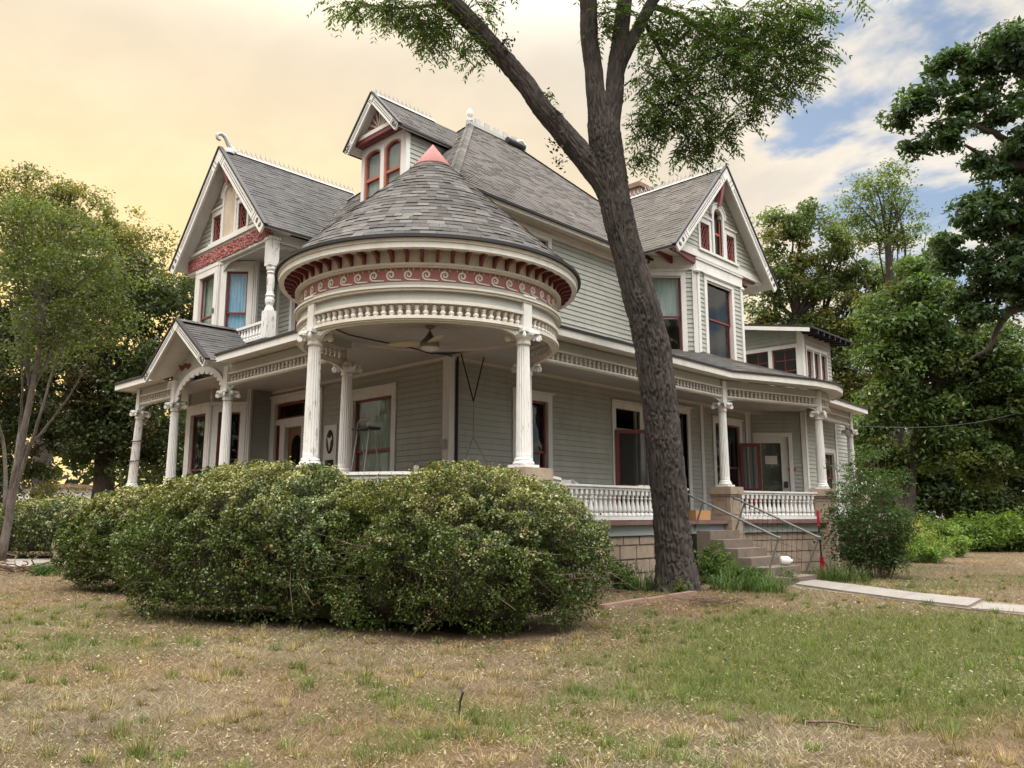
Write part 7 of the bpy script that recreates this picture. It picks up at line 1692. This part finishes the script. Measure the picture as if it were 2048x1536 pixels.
def clump(name, label, px, py, n, L_, col, seed, rad=.25):
    n = int(n * .55); L_ *= .85
    rg = np.random.default_rng(seed); b = np.array([*PZ(px, py), 0.0]); a = rg.random(n) * 2 * np.pi; r = rad * np.sqrt(rg.random(n)); base = b + np.stack([r * np.cos(a), r * np.sin(a), np.zeros(n)], 1); l = L_ * rg.uniform(.3, 1.3, n) * (1 - .35 * (r / rad)); az = a + rg.normal(size=n) * .6; o = np.stack([np.cos(az), np.sin(az), np.zeros(n)], 1); w = np.stack([-np.sin(az), np.cos(az), np.zeros(n)], 1) * .006
    k = rg.uniform(.25, 1.4, n)[:, None]; p1 = base + o * (l * .25)[:, None] * k + np.array([0, 0, 1]) * (l * .55)[:, None]; p2 = base + o * (l * .7)[:, None] * k + np.array([0, 0, 1]) * (l * rg.uniform(.55, 1.0, n))[:, None]; p3 = base + o * l[:, None] * k + np.array([0, 0, 1]) * (l * rg.uniform(.2, 1.2, n))[:, None]
    V = np.stack([base - w, base + w, p1 + w, p1 - w, p2 + w * .8, p2 - w * .8, p3 + w * .2, p3 - w * .2], 1).reshape(-1, 3); q = np.arange(n)[:, None] * 8; Fq = np.concatenate([q + np.array([[0, 1, 2, 3]]), q + np.array([[3, 2, 4, 5]]), q + np.array([[5, 4, 6, 7]])]); C = np.array(col) * rg.uniform(.5, 1.5, (n, 1)); o_ = raw_obj(name, V, Fq, GRASS, None, np.repeat(C, 8, 0)); tag(o_, label, 'plant', 'grassy clumps by the trunk and steps'); return o_
clump('grass_clump', 'arching grassy clump left of the trunk base', 1285, 1182, 420, .55, (.075, .12, .04), 301, .4); clump('grass_clump', 'arching grassy clump right of the trunk base', 1462, 1182, 520, .55, (.085, .13, .045), 302, .4); clump('grass_clump', 'arching grassy clump at the left end of the sidewalk', 1535, 1185, 480, .5, (.085, .14, .04), 303, .4); clump('grass_clump', 'arching grassy clump right of the bottom step', 1662, 1160, 420, .55, (.07, .11, .04), 304, .45)
clump('grass_clump', 'arching grassy clump below the tall dark shrub', 1700, 1165, 360, .5, (.065, .10, .035), 305, .45)
# yellow-green understory at the left
shrub('understory_shrub', 'yellow-green shrub under the oaks at far left', 95, 1098, 95, 150, (.17, .17, .04), 8000, .17, 230, stems=44, cl=(.3, .7)); shrub('understory_shrub', 'dark green shrub beneath the live oak behind the far hedge', 250, 1095, 90, 140, (.06, .065, .022), 7000, .17, 231, stems=40, cl=(.3, .7))
# woods that close the horizon
rg = np.random.default_rng(400); n = 26000; a0 = math.atan2(FWD[1], FWD[0]); th = a0 + (rg.random(n) - .5) * R(140); rr = 75 + 14 * rg.random(n); hh = 9 + 5 * fbm(np.stack([th * 9, th * 0, th * 0], -1), 3, 5); z = hh * rg.random(n) ** .8; P = np.stack([rr * np.cos(th), rr * np.sin(th), z], 1)
V, Fq = leaf_quads(P, np.tile(np.array([0, 0, .4]), (n, 1)), np.full(n, .9), rg, .6); C = np.array([.03, .042, .016]) * (.5 + .9 * rg.random((n, 1))); n2_ = 30000; th2 = a0 + math.pi + (rg.random(n2_) - .5) * R(230); rr2 = 27 + 9 * rg.random(n2_); h2 = 11 + 12 * fbm(np.stack([th2 * 9, th2 * 0, th2 * 0], -1), 3, 8); P2 = np.stack([rr2 * np.cos(th2), rr2 * np.sin(th2), h2 * rg.random(n2_) ** .8], 1); V2_, F2_ = leaf_quads(P2, np.tile(np.array([0, 0, .4]), (n2_, 1)), np.full(n2_, .8), rg, .6); Fq = np.concatenate([Fq, F2_ + len(V)]); V = np.concatenate([V, V2_]); C = np.concatenate([C, np.array([.035, .05, .018]) * (.5 + .9 * rg.random((n2_, 1)))])
o = raw_obj('distant_woods', V, Fq, LEAF, None, np.repeat(C, 4, 0), 'stuff', False, (0, 0, 0)); tag(o, 'distant belt of woods around the yard', 'woods', kind='stuff')
# ---------- fallen branches and sticks
def sticks(name, label, px, py, n, L_, seed, rad=.5, th=.012):
    rg = np.random.default_rng(seed); b = np.array([*PZ(px, py), 0.0]); m = MB()
    for k in range(n):
        a = rg.uniform(0, 2 * np.pi); l = L_ * rg.uniform(.4, 1); p = b + np.array([*(rg.normal(size=2) * rad), rg.uniform(.02, .10)]); d = np.array([math.cos(a), math.sin(a), rg.uniform(-.02, .28)]); S = [p + d * l * t + np.array([*(rg.normal(size=2) * .04 * l), .05 * l * math.sin(3 * t)]) for t in np.linspace(0, 1, 6)]; S = [np.array([q[0], q[1], max(.012, q[2])]) for q in S]; m.tube(S, np.linspace(th, th * .35, 6), 5)
    o = m.build(name, TWIG); tag(o, label, 'branches'); return o
sticks('brush_pile', 'pile of bare grey cut branches on the lawn at the left edge', 70, 1145, 26, 2.2, 501, .55, .022)
sticks('twig_heap', 'small heap of dry brown twigs and mulch right of the edging', 1425, 1212, 60, .4, 502, .22, .008)
p, q = np.array([*PZ(1612, 1449), .02]), np.array([*PZ(1758, 1461), .02]); m = MB(); m.tube([p, p * .6 + q * .4 + np.array([0, 0, .015]), p * .3 + q * .7, q], [.011, .009, .007, .004], 6); o = m.build('fallen_stick', TWIG); tag(o, 'thin dark stick lying on the dry grass at lower right', 'stick')
p = np.array([*PZ(918, 1432), 0.0]); m = MB(); m.tube([p, p + np.array([.0, .01, .10]), p + np.array([.02, .02, .17]), p + np.array([-.01, .03, .20])], .009, 6); o = m.build('stake', BLACKM); tag(o, 'short dark bent stake sticking up from the lawn', 'stake')
